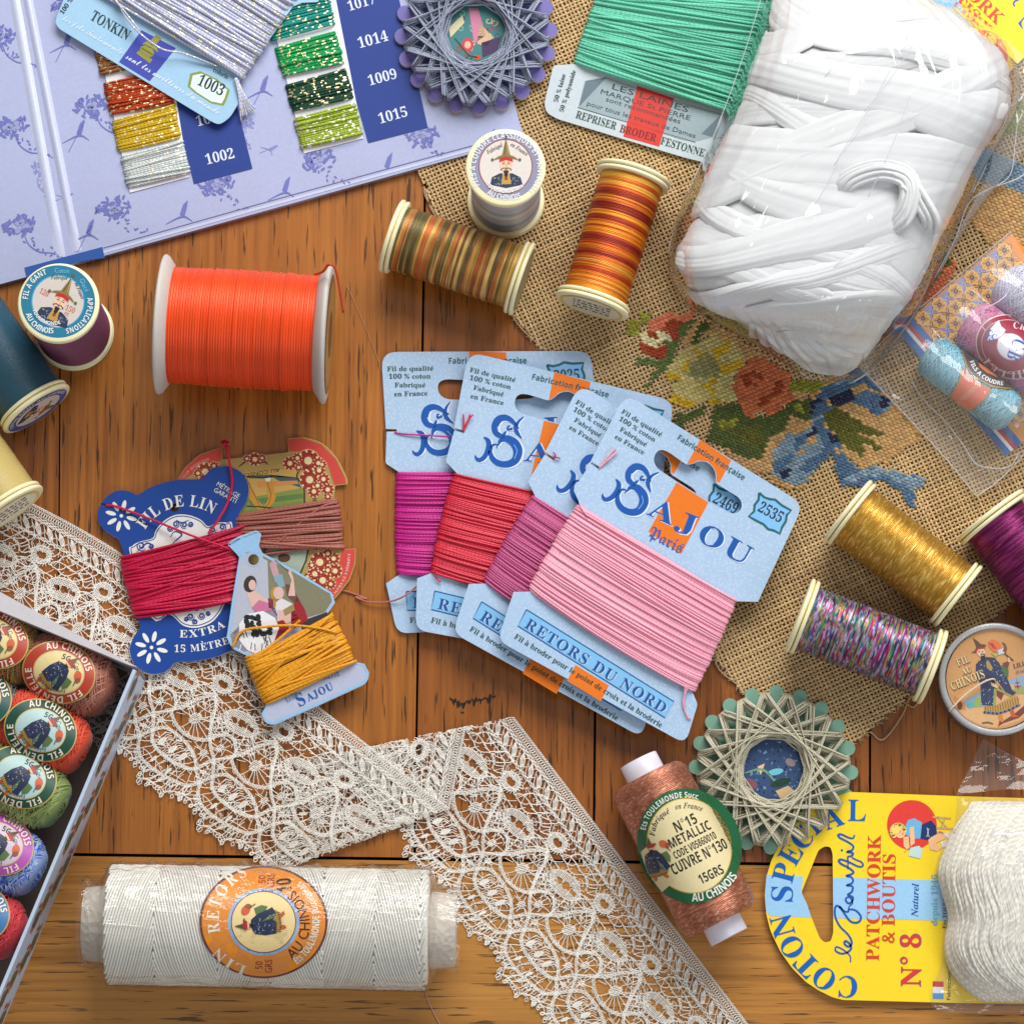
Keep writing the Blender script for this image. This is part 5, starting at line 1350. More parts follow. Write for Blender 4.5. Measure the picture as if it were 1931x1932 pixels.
for i in range(20): p.stroke([cG(*q) for q in ((lambda a, b: ((a, b), (a + r_.uniform(-14, 14), b + 34)))(r_.uniform(1210, 1350), r_.uniform(930, 1010)))], 1.5, r_.choice([(.03, .03, .03), S(236, 236, 240)]), 6)
p.poly(cG((1350, 900), (1420, 880), (1460, 930), (1380, 980)), S(140, 30, 36), 3); p.poly(cG((1500, 890), (1640, 840), (1650, 870), (1520, 940)), S(60, 52, 50), 2)
p.text("S", *cG((1500, 1318), (1542, 1296)), SB, "b", h=66 * cG.k); p.text("AJOU", *cG((1548, 1288), (1676, 1224)), SB, "b", h=38 * cG.k, sp=.05)
p.text("FIL AU CHINOIS", *cG((1440, 1296), (1500, 1260)), S(110, 120, 160), "b", h=26 * cG.k); p.text("GALETTE", *cG((1596, 1186), (1706, 1160)), S(100, 110, 150), "b", h=26 * cG.k)
p.obj("lettering", fk)
YEY = thread(S(232, 160, 26), 9, .45, var=.12, name="linen_thread", dark=.88, spec=.4)
wrap(fk, cG(1244, 1066), cG(1343, 1300), cG(1652, 862), cG(1768, 1092), zk, 4, 22, 2.7, YEY, bulge=7, cross=34, cj=.6, jit=.5, seed=35, edge=2, under=0)
loose(fk, [cG(1165, 1018), cG(1215, 938), cG(1340, 914), cG(1470, 908), cG(1600, 922), cG(1690, 945)], [zk + 6, zk + 10, zk + 14, zk + 16, zk + 20, zk + 16], 2.6, YEY)
loose(fk, [cG(1505, 882), cG(1480, 905), cG(1400, 975), cG(1320, 1040), cG(1270, 1080)], [zk + 14, zk + 12, zk + 14, zk + 16, zk + 14], 2.7, YEY)
loose(fk, [cG(1158, 1020), cG(1200, 965), cG(1216, 942)], [zk + 5, zk + 5, zk + 7], 1.4, thread((.02, .02, .03), 5))

# ------------------------------------------------------------------ lace: strands worked out on a flat strip, then laid and folded
lc = thing("lace_ribbon", 700, 1560, "cream bobbin lace ribbon folded over itself across the boards", "lace")
LACE = []                                                  # (points in strip coordinates, radius, tone)
rl = random.Random(12)
ZK = 0.1882
def Z(x, y):
    dx, dy = x - 1190, y - 20
    return ((dx * .5958 + dy * .8031) * ZK, (-dx * .8031 + dy * .5958) * ZK)
def st(pts, r=1.0, wig=.5, smooth=4, rep=True):
    p = spline(np.array(pts, float), smooth) if len(pts) > 2 else np.array([np.array(pts[0]) + (np.array(pts[1]) - np.array(pts[0])) * t for t in np.linspace(0, 1, max(3, int(math.dist(pts[0], pts[1]) / 4)))])
    if wig:
        n_ = len(p); w_ = np.array([rl.gauss(0, wig) for _ in range(n_)]); p = p + np.stack([w_, np.roll(w_, 1)], 1) * .7
    LACE.append((p, r, rep))
def zs(pts, **k): st([Z(*q) for q in pts], **k)
def tape(pts, wd=5.2):
    q = spline(np.array([Z(*a) for a in pts]), 6); t = np.gradient(q, axis=0); t /= np.linalg.norm(t, axis=1)[:, None]; nn = np.stack([-t[:, 1], t[:, 0]], 1)
    L = np.concatenate([[0], np.cumsum(np.linalg.norm(np.diff(q, axis=0), axis=1))])
    for i, o in enumerate((-.5, -.17, .17, .5)):
        off = o * wd + (.7 * np.sin(L * .8 + i * 1.7))
        LACE.append((q + nn * off[:, None], .72, True))
    # fine threads woven across
    for s in np.arange(2, L[-1], 5.5):
        k = np.argmin(abs(L - s)); LACE.append((np.array([q[k] - nn[k] * wd * .55, q[k] + t[k] * 1.2, q[k] + nn[k] * wd * .55]), .55, True))
tape([(360, 1000), (340, 1060), (380, 1180), (460, 1290), (560, 1390), (680, 1450), (850, 1420), (1060, 1430), (1200, 1430), (1330, 1400), (1480, 1400), (1540, 1430), (1510, 1520), (1440, 1620), (1400, 1720), (1370, 1810), (1350, 1910), (1350, 2020), (1320, 2120), (1280, 2240)])
tape([(230, 980), (340, 960), (480, 960), (560, 1020), (640, 1130), (700, 1260), (710, 1390), (690, 1450), (692, 1520), (690, 1600)])
tape([(600, 810), (610, 940), (660, 1060), (750, 1150), (870, 1200), (990, 1190), (1090, 1210), (1140, 1290), (1120, 1400), (1070, 1440)])
tape([(230, 980), (190, 1080), (190, 1190), (240, 1290), (330, 1400), (450, 1510), (560, 1590), (690, 1600)])
def knot(x, y, a, b, ang_, legs, n_=6):
    ca, sa = math.cos(ang_), math.sin(ang_)
    for i in range(n_):
        o = (i - (n_ - 1) / 2) / (n_ / 2) * b
        l_ = a * math.sqrt(max(.15, 1 - (o / b) ** 2))
        zs([(x - ca * l_ - sa * o, y - sa * l_ + ca * o), (x - sa * o * 1.15, y + ca * o * 1.15), (x + ca * l_ - sa * o, y + sa * l_ + ca * o)], r=1.2, wig=.15)
    for lx, ly in legs:
        d = math.hypot(lx - x, ly - y); zs([(x + (lx - x) * min(.9, .55 * a / d), y + (ly - y) * min(.9, .55 * a / d)), ((x + lx) / 2 + rl.uniform(-8, 8), (y + ly) / 2 + rl.uniform(-8, 8)), (lx, ly)], r=.95, wig=.35)
knot(820, 960, 74, 46, -.25, [(690, 820), (790, 800), (850, 795), (900, 900), (985, 985), (640, 1010), (700, 1100), (740, 1140), (800, 1165), (880, 1190), (925, 1120), (960, 1040)])
for q in (((850, 790), (940, 910), (1060, 1000)), ((940, 890), (960, 800), (1000, 770)), ((940, 900), (1020, 870), (1070, 860)), ((930, 850), (1010, 820), (1060, 790)), ((1000, 900), (1050, 880), (1080, 840))): zs(q, r=.9)
knot(520, 700, 48, 30, -.5, [(440, 600), (430, 780), (560, 600), (640, 790), (630, 700), (620, 640)], 4)
knot(350, 700, 44, 28, -.3, [(280, 610), (290, 700), (230, 760), (400, 720), (400, 620), (300, 770), (400, 780)], 4)
knot(300, 890, 40, 18, .5, [(240, 830), (240, 960), (370, 950), (380, 830)], 3)
knot(480, 880, 40, 20, .3, [(420, 820), (400, 950), (480, 950), (590, 820), (600, 930), (560, 1010), (540, 800), (480, 800)], 3)
for x, y in ((440, 1090), (520, 1200), (600, 1300)):
    knot(x, y, 55, 24, -.35, [], 5)
    for s in (-1, 1):
        for k in range(4):
            bx, by = x + s * 40 + k * 3 * s, y - 20 * s + (k - 1.5) * 26
            zs([(bx - s * 14, by), (bx + s * 20, by - 14), (bx + s * 46, by + 2), (bx + s * 66, by + 10)], r=.85, wig=.3)
for q in (((370, 1080), (440, 1040), (500, 1010)), ((400, 1160), (470, 1150), (590, 1080)), ((470, 1260), (560, 1250), (690, 1240)), ((560, 1370), (640, 1380), (700, 1380)), ((380, 1010), (430, 1060), (420, 1120)), ((540, 1340), (600, 1400), (660, 1440))): zs(q, r=.9)
# radial threads between the two outer tapes
for (a, b) in (((200, 1100), (340, 1110)), ((200, 1180), (360, 1160)), ((230, 1260), (390, 1220)), ((280, 1330), (430, 1280)), ((330, 1400), (480, 1330)), ((400, 1460), (540, 1380)), ((470, 1520), (600, 1430)), ((560, 1580), (650, 1460)), ((640, 1600), (690, 1500)), ((220, 1020), (340, 1060)), ((230, 1100), (300, 1250)), ((340, 1220), (300, 1380)), ((430, 1420), (560, 1560))):
    zs([a, ((a[0] + b[0]) / 2 + rl.uniform(-14, 14), (a[1] + b[1]) / 2 + rl.uniform(-14, 14)), b], r=.9)
knot(310, 1240, 46, 14, -.4, [], 3); knot(420, 1400, 46, 14, -.4, [], 3)
# scalloped outer edge: crossing threads and picot loops
oe = [(40, 1050), (110, 1180), (180, 1290), (150, 1400), (240, 1480), (330, 1600), (470, 1640), (520, 1700)]
t4 = [(190, 1080), (190, 1190), (240, 1290), (330, 1400), (400, 1460), (450, 1510), (560, 1590), (650, 1610)]
for i in range(7):
    for f in (0, .5):
        a = np.array(t4[i]) * (1 - f) + np.array(t4[i + 1]) * f; b = np.array(oe[i]) * (1 - f) + np.array(oe[i + 1]) * f
        zs([a, (a + b) / 2 + (rl.uniform(-26, 26), rl.uniform(-26, 26)), b], r=.95)
        zs([a, (a * .5 + b * .5) + (rl.uniform(-40, 40), rl.uniform(-40, 40)), b + (rl.uniform(-40, 40), rl.uniform(-30, 30))], r=.85)
        for s in (0, 1):
            c = b + (rl.uniform(-24, 24), rl.uniform(-24, 24)); o = np.array([-34, 26]) + (rl.uniform(-14, 14), rl.uniform(-14, 14))
            zs([c, c + o * .6 + (12, 12), c + o * 1.1, c + o * .6 - (12, 12), c], r=1.0, wig=.2)
        c = a + (-14, 10); zs([c, c + (-30, 6), c + (-44, 34), c + (-20, 44), c + (0, 20)], r=.85, wig=.2)
    zs([oe[i], ((oe[i][0] + oe[i + 1][0]) / 2 + 14, (oe[i][1] + oe[i + 1][1]) / 2 - 10), oe[i + 1]], r=1.1, wig=.8)
# woven ovals
def cloth(cx, cy, a, b, an, holes, sp=17):
    ca, sa = math.cos(an), math.sin(an)
    for fam in (0, 1):
        rng = np.arange(-(b if fam == 0 else a), (b if fam == 0 else a) + .1, sp)
        for o in rng:
            o = o + rl.uniform(-2, 2)
            lim = (a if fam == 0 else b) * math.sqrt(max(0, 1 - (o / (b if fam == 0 else a)) ** 2)) if abs(o) < (b if fam == 0 else a) else 0
            if lim < 14: continue
            cur = []
            for s in np.linspace(-lim, lim, max(4, int(lim / 6))):
                x_, y_ = (s, o) if fam == 0 else (o, s)
                if any((x_ - hx) ** 2 + (y_ - hy) ** 2 < hr * hr for hx, hy, hr in holes):
                    if len(cur) > 1: LACE.append((np.array(cur), .8, True))
                    cur = []; continue
                cur.append(Z(cx + x_ * ca - y_ * sa, cy + x_ * sa + y_ * ca))
            if len(cur) > 1: LACE.append((np.array(cur), .8, True))
    for q in (1.0,):
        LACE.append((np.array([Z(cx + a * q * math.cos(t) * ca - b * q * math.sin(t) * sa, cy + a * q * math.cos(t) * sa + b * q * math.sin(t) * ca) for t in np.linspace(0, 6.29, 30)]), .9, True))
    for t in np.linspace(0, 6.28, 24, endpoint=False):
        zs([(cx + a * math.cos(t) * ca - b * math.sin(t) * sa, cy + a * math.cos(t) * sa + b * math.sin(t) * ca), (cx + 1.22 * a * math.cos(t + .1) * ca - 1.28 * b * math.sin(t + .1) * sa, cy + 1.22 * a * math.cos(t + .1) * sa + 1.28 * b * math.sin(t + .1) * ca)], r=.8, wig=.5)
cloth(790, 515, 190, 112, .82, [(-80, 10, 30), (5, -6, 34), (70, -8, 30), (120, 0, 20)])
cloth(720, 85, 105, 92, .8, [(0, 0, 34), (-24, -4, 26), (26, 4, 26)], 15)
# spider net beside the ovals
def net(x0, y0, na_, nb_, da, db, r=1.1, jit=6, w=.9):
    P = {}
    for i in range(na_ + 1):
        for j in range(nb_ + 1): P[i, j] = (x0 + da[0] * i + db[0] * j + rl.uniform(-jit, jit), y0 + da[1] * i + db[1] * j + rl.uniform(-jit, jit))
    for i in range(na_ + 1):
        for j in range(nb_ + 1):
            if i < na_: zs([P[i, j], ((P[i, j][0] + P[i + 1, j][0]) / 2 + rl.choice((-9, 9)), (P[i, j][1] + P[i + 1, j][1]) / 2 + rl.choice((-9, 9))), P[i + 1, j]], r=r, wig=w)
            if j < nb_: zs([P[i, j], ((P[i, j][0] + P[i, j + 1][0]) / 2 + rl.choice((-9, 9)), (P[i, j][1] + P[i, j + 1][1]) / 2 + rl.choice((-9, 9))), P[i, j + 1]], r=r, wig=w)
net(760, 210, 3, 3, (95, 5), (55, 95), 1.15)
net(1010, 430, 1, 2, (95, 40), (0, 85), 1.15)
net(480, 470, 3, 2, (56, -32), (30, 60), .85, 4)
net(660, 640, 3, 3, (50, 20), (8, 52), .85, 4)
net(870, 640, 2, 1, (100, 10), (10, 110), .95, 4)
net(560, 120, 1, 4, (70, 20), (-20, 90), .9, 5)
net(960, 1000, 3, 3, (50, 10), (16, 54), .85, 5)
for q in (((470, 30), (540, 130), (600, 150)), ((520, 0), (590, 100), (640, 180)), ((900, 600), (1010, 640), (1070, 720)), ((880, 660), (960, 740), (1060, 760)), ((840, 640), (850, 720), (860, 790)), ((640, 800), (720, 720), (800, 640)), ((860, 650), (850, 720), (900, 750)), ((640, 210), (700, 300), (740, 350)), ((600, 190), (570, 340), (480, 470)), ((560, 340), (500, 480), (430, 570)), ((620, 330), (600, 420), (560, 480))): zs(q, r=1.05)
for i in range(190):                                        # fine filling threads
    u0 = rl.uniform(-60, 90); v0 = rl.uniform(62, 285); a = rl.uniform(0, 6.28); d_ = rl.uniform(9, 20)
    st([(u0, v0), (u0 + d_ * .5 * math.cos(a) + rl.uniform(-2, 2), v0 + d_ * .5 * math.sin(a) + rl.uniform(-2, 2)), (u0 + d_ * math.cos(a), v0 + d_ * math.sin(a))], r=.8, wig=.3)
NREP = len(LACE)
# the straight edge, running the whole length
def run(fn, u0, u1, du, r, wig=.25):
    u = np.arange(u0, u1, du); LACE.append((np.array([fn(a) for a in u]) + np.array([[rl.gauss(0, wig), rl.gauss(0, wig)] for _ in u]), r, False))
U0, U1 = -900, 1400
for ph in (0, 1): run(lambda u: (u, 2.5 + 2.2 * math.sin(u * .75 + ph * 3.14)), U0, U1, 1.6, 1.0, .15)
for ph in (0, 1): run(lambda u: (u, 11.5 + 7.5 * (2 / math.pi) * math.asin(math.sin(u * .62 + ph * 3.14))), U0, U1, 1.7, .85)
for o in (19, 21.2, 23.4, 25.0): run(lambda u: (u, o + .9 * math.sin(u * .5 + o)), U0, U1, 3, 1.0)
for o in (49, 51.4, 53.6): run(lambda u: (u, o + .9 * math.sin(u * .45 + o)), U0, U1, 3, 1.05)
u = U0
while u < U1:
    for o in (-3, -1, 1, 3):
        LACE.append((spline(np.array([(u - 3, 27), (u + 4 + o * .6, 34 - o), (u + 12 + o * .6, 42 - o), (u + 15, 47)]), 4), 1.15, False))
    for a, b in (((u - 12, 26), (u - 4, 38)), ((u - 4, 38), (u + 6, 50)), ((u - 4, 38), (u - 14, 49)), ((u + 10, 26), (u + 2, 34)), ((u + 16, 40), (u + 20, 50)), ((u - 8, 32), (u + 4, 40))):
        LACE.append((np.array([a, ((a[0] + b[0]) / 2 + rl.uniform(-1.5, 1.5), (a[1] + b[1]) / 2 + rl.uniform(-1.5, 1.5)), b]), .8, False))
    u += 25.5
for k in range(-80, 130):
    u = k * 11.0; LACE.append((np.array([(u, 54), (u + 4 + rl.uniform(-2, 2), 58 + rl.uniform(-2, 2)), (u + 1 + rl.uniform(-3, 3), 64), (u + 7, 68)]), .85, False))

F1a, F1b = np.array([560.0, 1633.0]), np.array([930.0, 1496.0])
F2a, F2b = np.array([705.0, 1406.0]), np.array([973.0, 1350.0])
def sd(p, a, b):                                                # signed distance, positive below (larger y)
    d = (b - a) / np.linalg.norm(b - a); return (p[:, 1] - a[1]) * d[0] - (p[:, 0] - a[0]) * d[1]
def reflect(p, a, b):
    d = (b - a) / np.linalg.norm(b - a); q = p - a; return a + 2 * np.outer(q @ d, d) - q
FT = spline(np.array([(-260, 790), (-120, 862), (64, 950), (232, 1046), (420, 1190), (606, 1336), (860, 1535), (1110, 1731), (1360, 1927)], float), 24)
fl_ = np.concatenate([[0], np.cumsum(np.linalg.norm(np.diff(FT, axis=0), axis=1))])
fl_ -= np.interp(606, FT[:, 0], fl_)
ft = np.gradient(FT, axis=0); ft /= np.linalg.norm(ft, axis=1)[:, None]
def mapA(q):
    u, v = q[:, 0], q[:, 1]
    P = np.stack([np.interp(u, fl_, FT[:, i]) for i in (0, 1)], 1); T_ = np.stack([np.interp(u, fl_, ft[:, i]) for i in (0, 1)], 1); T_ /= np.linalg.norm(T_, axis=1)[:, None]
    return P + np.stack([-T_[:, 1], T_[:, 0]], 1) * v[:, None]
dC = np.array([.606, .7955]); nC = np.array([-.7955, .606])
def mapC(q): return np.array([969.0, 1352.0]) + np.outer(q[:, 0], dC) + np.outer(q[:, 1], nC)
LM = MB()
def emit(P, mask, z, r):
    run_ = np.flatnonzero(np.diff(np.concatenate([[0], mask.astype(int), [0]])))
    for a, b in zip(run_[::2], run_[1::2]):
        if b - a < 2: continue
        LM.tube(I(P[a:b, 0], P[a:b, 1], z[a:b]), r * .86 * K, 4, 0, rl.uniform(.86, 1.06), flat=.75, caps=False)
def onframe(P): return (P[:, 0] > -30) & (P[:, 0] < 1960) & (P[:, 1] > 900) & (P[:, 1] < 1965)
def zw_(P, b): return b + 1.3 * np.sin(P[:, 0] * .045 + P[:, 1] * .03) + .8 * np.sin(P[:, 0] * .02 - P[:, 1] * .07) + 1.0
for i, (q, r, rep) in enumerate(LACE):
    for k in (range(-9, 10) if rep else (0,)):
        for piece in "ABC":
            off = (-174 + 43.5 if piece != "C" else 93 + 43.5) + 145 * k if rep else 0
            qq = q + (off, 0)
            if piece == "C":
                P = mapC(qq)
                if not onframe(P).any(): continue
                s = sd(P, F2a, F2b); emit(P, (s > 0) & onframe(P), zw_(P, 2 + 6 * np.exp(-np.maximum(s, 0) / 14)), r)
            else:
                P = mapA(qq)
                if not (onframe(P).any()): continue
                s = sd(P, F1a, F1b)
                if piece == "A": emit(P, (s < 0) & onframe(P), zw_(P, np.where(P[:, 0] > 560, 15, 3 + 12 * np.clip((P[:, 0] - 380) / 180, 0, 1)) - 5 * np.exp(-np.abs(s) / 12)), r)
                else:
                    R_ = reflect(P, F1a, F1b); s2 = sd(R_, F2a, F2b)
                    emit(R_, (s > 0) & (s2 > 0) & onframe(R_), zw_(R_, 9.0) - np.where(s2 < 16, 1.5, 0), r)
LM.obj("lace_threads", thread(S(250, 246, 238), 5, .85, var=.05, name="lace_cotton", dark=.86), lc)

# ------------------------------------------------------------------ box of yarn balls
bx = thing("yarn_box", 60, 1500, "open cardboard box with small robed figures printed on its pale blue side", "box")
HB = 165
Cn = I(*cH(668, 440), HB); 
e1 = I(*cH(0, 68), HB) - I(*cH(690, 448), HB); e1 /= np.linalg.norm(e1)
e2 = I(*cH(58, 1905), HB) - I(*cH(665, 448), HB); e2 /= np.linalg.norm(e2)
CW = I(*cH(690, 448), HB)
def boxwall(a, d, L, thk, nrm, z1, mats, name):
    m = MB(); v = []
    for zz_ in (0.8 * K, z1 * K):
        for q in (a, a + d * L * K, a + d * L * K + nrm * thk * K, a + nrm * thk * K): v.append((q[0], q[1], zz_))
    m.add(v, [(0, 1, 2, 3), (4, 7, 6, 5), (0, 4, 5, 1), (1, 5, 6, 2), (2, 6, 7, 3), (3, 7, 4, 0)], 0)
    return m.obj(name, mats, bx, smooth=False)
n1_ = e2 - e1 * (e1 @ e2); n1_ /= np.linalg.norm(n1_); n2_ = e1 - e2 * (e1 @ e2); n2_ /= np.linalg.norm(n2_)
PB = paper(S(190, 206, 230), .4); WB = paper(S(206, 202, 208), .6)
slab(cH((-700, -315), (690, 448), (650, 438), (0, 165), (-700, -140)), 1, HB - 1, [WB, WB], "box_wall", bx)
wr = boxwall(CW + e2 * 6.3 * K, e2, 900, 6, n2_, HB - .6, [PB], "box_wall")
m = MB(); c0 = CW + e1 * 3 * K + e2 * 3 * K
m.add([(q[0], q[1], 1.2 * K) for q in (c0, c0 + e1 * 600 * K, c0 + e1 * 600 * K + e2 * 880 * K, c0 + e2 * 880 * K)], [(0, 1, 2, 3)]); m.obj("box_floor", flat(S(120, 104, 96), .8, name="box_card"), bx, smooth=False)
boxwall(CW + e2 * 894 * K, e1, 620, 6, n1_, HB, [WB], "box_wall")
# small robed figures printed along the outer side and the rim
nv = -n2_
def side(x, y, l):                                       # x along the wall, y down from the rim
    x = np.asarray(x, float); y = np.asarray(y, float)
    P = CW + np.outer(x * K, e2)
    P = P + nv * ((l + .3) * K)
    P[:, 2] = HB * K - y * K
    up = y < 0                                           # negative y folds over onto the rim
    P[up] = (CW + np.outer(x[up] * K, e2) + np.outer(-y[up] * K, n2_)); P[up, 2] = (HB - .3 + l) * K
    return P
p = Print(side, .25)
for i in range(11):
    robed(p, (34 + i * 76, 46 + (i % 2) * 60), .44, math.pi * .5 if False else -1.57, 1, True, (S(84, 80, 66), S(150, 116, 60), S(196, 96, 56), S(206, 150, 110), S(110, 120, 70)))
    robed(p, (72 + i * 76, 128 - (i % 2) * 60), .44, -1.57, 1, True, (S(110, 96, 60), S(160, 126, 66), S(196, 96, 56), S(206, 150, 110), S(110, 120, 70)))
p.obj("side_print", wr)
def chino_label(p, c, ea, eb, rot, ring, field, ink, txt, strip):
    """oval paper label: ring, field, lettering running clockwise, robed emblem"""
    ca, sa = math.cos(rot), math.sin(rot)
    T = lambda x, y: (c[0] + ea * x * ca - eb * y * sa, c[1] + ea * x * sa + eb * y * ca)
    p.ell(c, ea, eb, S(190, 160, 90), 0, rot, n=48, rings=6); p.ell(c, ea * .965, eb * .965, ring, 1, rot, n=48, rings=6); p.ell(c, ea * .70, eb * .70, S(206, 180, 120), 2, rot, n=40, rings=4); p.ell(c, ea * .67, eb * .67, field, 3, rot, n=40, rings=4)
    g = lambda d, q: T(q * math.cos(math.radians(d)), q * math.sin(math.radians(d)))
    h = ea * .17
    p.text("AU CHINOIS", g(-128, .75), g(-18, .75), txt, "s", h=h, pm=g(-72, .75), l=4); p.text("FIL DENTELLE", g(28, .75), g(176, .75), txt, "s", h=h, pm=g(104, .75), l=4)
    p.text("5G", g(-95, .46), g(-62, .46), ink, "s", h=h * .85, l=4); p.text("Coton", g(-52, .54), g(-4, .50), ink, "n", h=h * .7, l=4)
    p.text("Fabriqué en France", g(60, .56), g(150, .56), ink, "i", h=h * .5, pm=g(105, .56), l=4)
    robed(p, T(-.06, .12), ea / 122, rot + .80, 4)
def ball(px, py, ang_, ra, rb, rz, zc, yarn, label, ring, field, txt, seed, labc=None, lab=True, la=None, lb=None, name_group="balls of yarn in the box", labrot=None):
    t = thing("yarn_ball", px, py, label, "yarn ball", name_group)
    C = I(px, py, zc); ax = np.array([math.cos(ang_), -math.sin(ang_), 0]); ay = np.array([math.sin(ang_), math.cos(ang_), 0]); az = np.array([0, 0, 1.0])
    rnd = random.Random(seed); m = MB()
    # core, then strands criss-crossing over it
    th_ = np.linspace(0, math.pi, 22); ph = np.linspace(0, 2 * math.pi, 36, endpoint=False)
    sx = np.sign(np.cos(th_)) * np.abs(np.cos(th_)) ** .7
    P = C + K * (ra * .97 * sx[:, None, None] * ax + .96 * (np.sin(th_) ** .45)[:, None, None] * (rb * np.cos(ph)[None, :, None] * ay + rz * np.sin(ph)[None, :, None] * az))
    m.grid(P, 0, (.8, .8, .8), wrap=True)
    for i in range(150):
        s0 = rnd.uniform(-.98, .98); tilt = rnd.choice((-1, 1)) * rnd.uniform(.15, .55)
        a = np.linspace(rnd.uniform(-.5, .2), rnd.uniform(2.9, 3.7), 16)
        s = np.clip(s0 + tilt * np.cos(a), -1, 1)
        rr = (1 - np.abs(s) ** 4) ** .5 * rnd.uniform(.985, 1.035) + .02
        Q = C + K * (ra * s[:, None] * ax + (rb * rr * np.cos(a))[:, None] * ay + (rz * rr * np.sin(a))[:, None] * az)
        m.tube(Q, 1.35 * K, 5, 0, rnd.uniform(.8, 1.12), caps=False)
    m.obj("yarn", yarn(seed), t)
    if lab:
        c = labc or (px, py)
        lm = Print(lambda x, y, l: I(x, y, zc + 3.5 + rz * 1.06 * np.sqrt(1 - np.minimum(np.abs(((x - px) * math.sin(ang_) - (y - py) * math.cos(ang_)) / (rb * 1.13)), .97) ** 2) - 4 * (((x - px) * math.cos(ang_) + (y - py) * math.sin(ang_)) / ra) ** 2 + l), .3, 6)
        chino_label(lm, c, la or ra * .9, lb or rb * .98, ang_ if labrot is None else labrot, ring, field, (.03, .03, .03), txt, None)
        lm.obj("paper_label", t)
    return t
def space(stops):
    """hand-dyed yarn whose colour changes along the strand"""
    def mk(seed):
        t = NT("dyed_yarn")
        at = t.n("ShaderNodeAttribute", attribute_name="tuv"); sp = t.n("ShaderNodeSeparateXYZ"); t.l(at.outputs["Vector"], sp.inputs[0])
        n2 = t.n("ShaderNodeTexNoise", noise_dimensions="1D"); n2.inputs["Scale"].default_value = 1; n2.inputs["Detail"].default_value = 1
        t.l(t.math("MULTIPLY_ADD", sp.outputs[2], 131.0 + seed, t.math("MULTIPLY", sp.outputs[0], .02)), n2.inputs["W"])
        k_ = len(stops); c = t.ramp(n2.outputs[0], [(.3 + .4 * i / max(1, k_ - 1), s) for i, s in enumerate(stops)])
        va = t.n("ShaderNodeAttribute", attribute_name="Col")
        t.set(col=t.mix(1.0, va.outputs["Color"], c, "MULTIPLY"), rough=.55, sheen=.2); return t.m
    return mk
CRL = S(226, 206, 150); RNG = S(176, 62, 44)
A1 = math.atan2(.5, .87)
W2 = S(236, 222, 200)
ball(*cH(350, 485), A1, 92, 61, 56, 100, space([S(150, 84, 64), S(176, 104, 84), S(196, 140, 120)]), "dusky brown yarn ball with a red ringed label in the box corner", RNG, CRL, W2, 1, cH(297, 475), la=70, lb=59, labrot=.25)
ball(*cH(215, 775), A1, 92, 61, 56, 100, space([S(216, 60, 30), S(236, 84, 44), S(200, 44, 34)]), "orange red yarn ball with a dark green ringed label in the box", S(30, 74, 62), S(176, 206, 206), W2, 2, cH(205, 765), la=70, lb=59, labrot=.3)
ball(*cH(110, 1040), A1, 92, 61, 56, 100, space([S(110, 140, 66), S(150, 170, 96), S(176, 190, 120)]), "leaf green yarn ball with a green ringed label in the box", S(34, 78, 62), S(176, 206, 206), W2, 3, cH(105, 1000), la=70, lb=59, labrot=.35)
ball(*cH(-10, 1380), A1, 92, 61, 56, 100, space([S(30, 76, 190), S(90, 140, 226), S(200, 216, 240), S(40, 90, 200)]), "blue and white yarn ball with a purple label in the box", S(176, 84, 176), S(206, 190, 206), W2, 4, cH(-10, 1335), la=70, lb=59, labrot=.35)
ball(*cH(-110, 1700), A1, 92, 61, 56, 100, space([S(200, 26, 50), S(226, 60, 70), S(176, 20, 44)]), "bright red yarn ball lowest in the box", S(60, 120, 170), S(190, 206, 216), W2, 5, cH(-130, 1670), la=70, lb=59, labrot=.35)
ball(*cH(-20, 330), A1, 92, 61, 56, 100, space([S(196, 150, 40), S(150, 40, 60), S(120, 140, 50), S(206, 120, 40)]), "yellow and red variegated yarn ball with a red ringed label, cut by the left edge", RNG, CRL, W2, 6, cH(-40, 305), la=72, lb=56, labrot=.35)
ball(*cH(-115, 620), A1, 92, 61, 56, 100, space([S(60, 140, 110), S(110, 60, 130), S(200, 130, 60), S(40, 100, 150)]), "rainbow variegated yarn ball mostly outside the left edge", S(36, 84, 80), S(190, 206, 200), W2, 7, cH(-120, 590), la=70, lb=59, labrot=.35)

# ------------------------------------------------------------------ big white linen cone in shrink film
ln = thing("thread_cone", 500, 1748, "large roll of white linen thread in crinkled clear film with an orange round label", "thread cone")
RL = 104
A = I(*cI(232, 440), RL + 4); B = I(*cI(1722, 468), RL + 4); L = np.linalg.norm(B - A) / K
d, u1, u2 = frame(A, B)
m = MB(); lathe(m, A, B, [(-44, 0), (-44, 58), (-42, 66), (-6, 70), (2, 70), (2, 60)], 48); m2 = MB(); lathe(m2, A, B, [(L - 2, 60), (L + 6, 70), (L + 46, 66), (L + 49, 58), (L + 49, 0)], 48)
tcore = NT("dimpled_core"); vv = tcore.n("ShaderNodeTexVoronoi"); vv.inputs["Scale"].default_value = 420; tcore.l(tcore.coord(), vv.inputs["Vector"]); tcore.set(col=S(206, 196, 184), rough=.7); tcore.bump(vv.outputs["Distance"], .6, .0008)
m.obj("core_tube", tcore.m, ln); m2.obj("core_tube", tcore.m, ln)
m = MB(); lathe(m, A, B, [(0, 60), (1, RL - 8), (6, RL - 2), (14, RL), (L - 14, RL), (L - 6, RL - 2), (L - 1, RL - 8), (L, 60)], 64, 0, lambda S_, a_: np.full((len(S_), len(a_), 3), .95))
bands = [0, 92, 205, 300, 392, 486, 566, L]
rnd = random.Random(77)
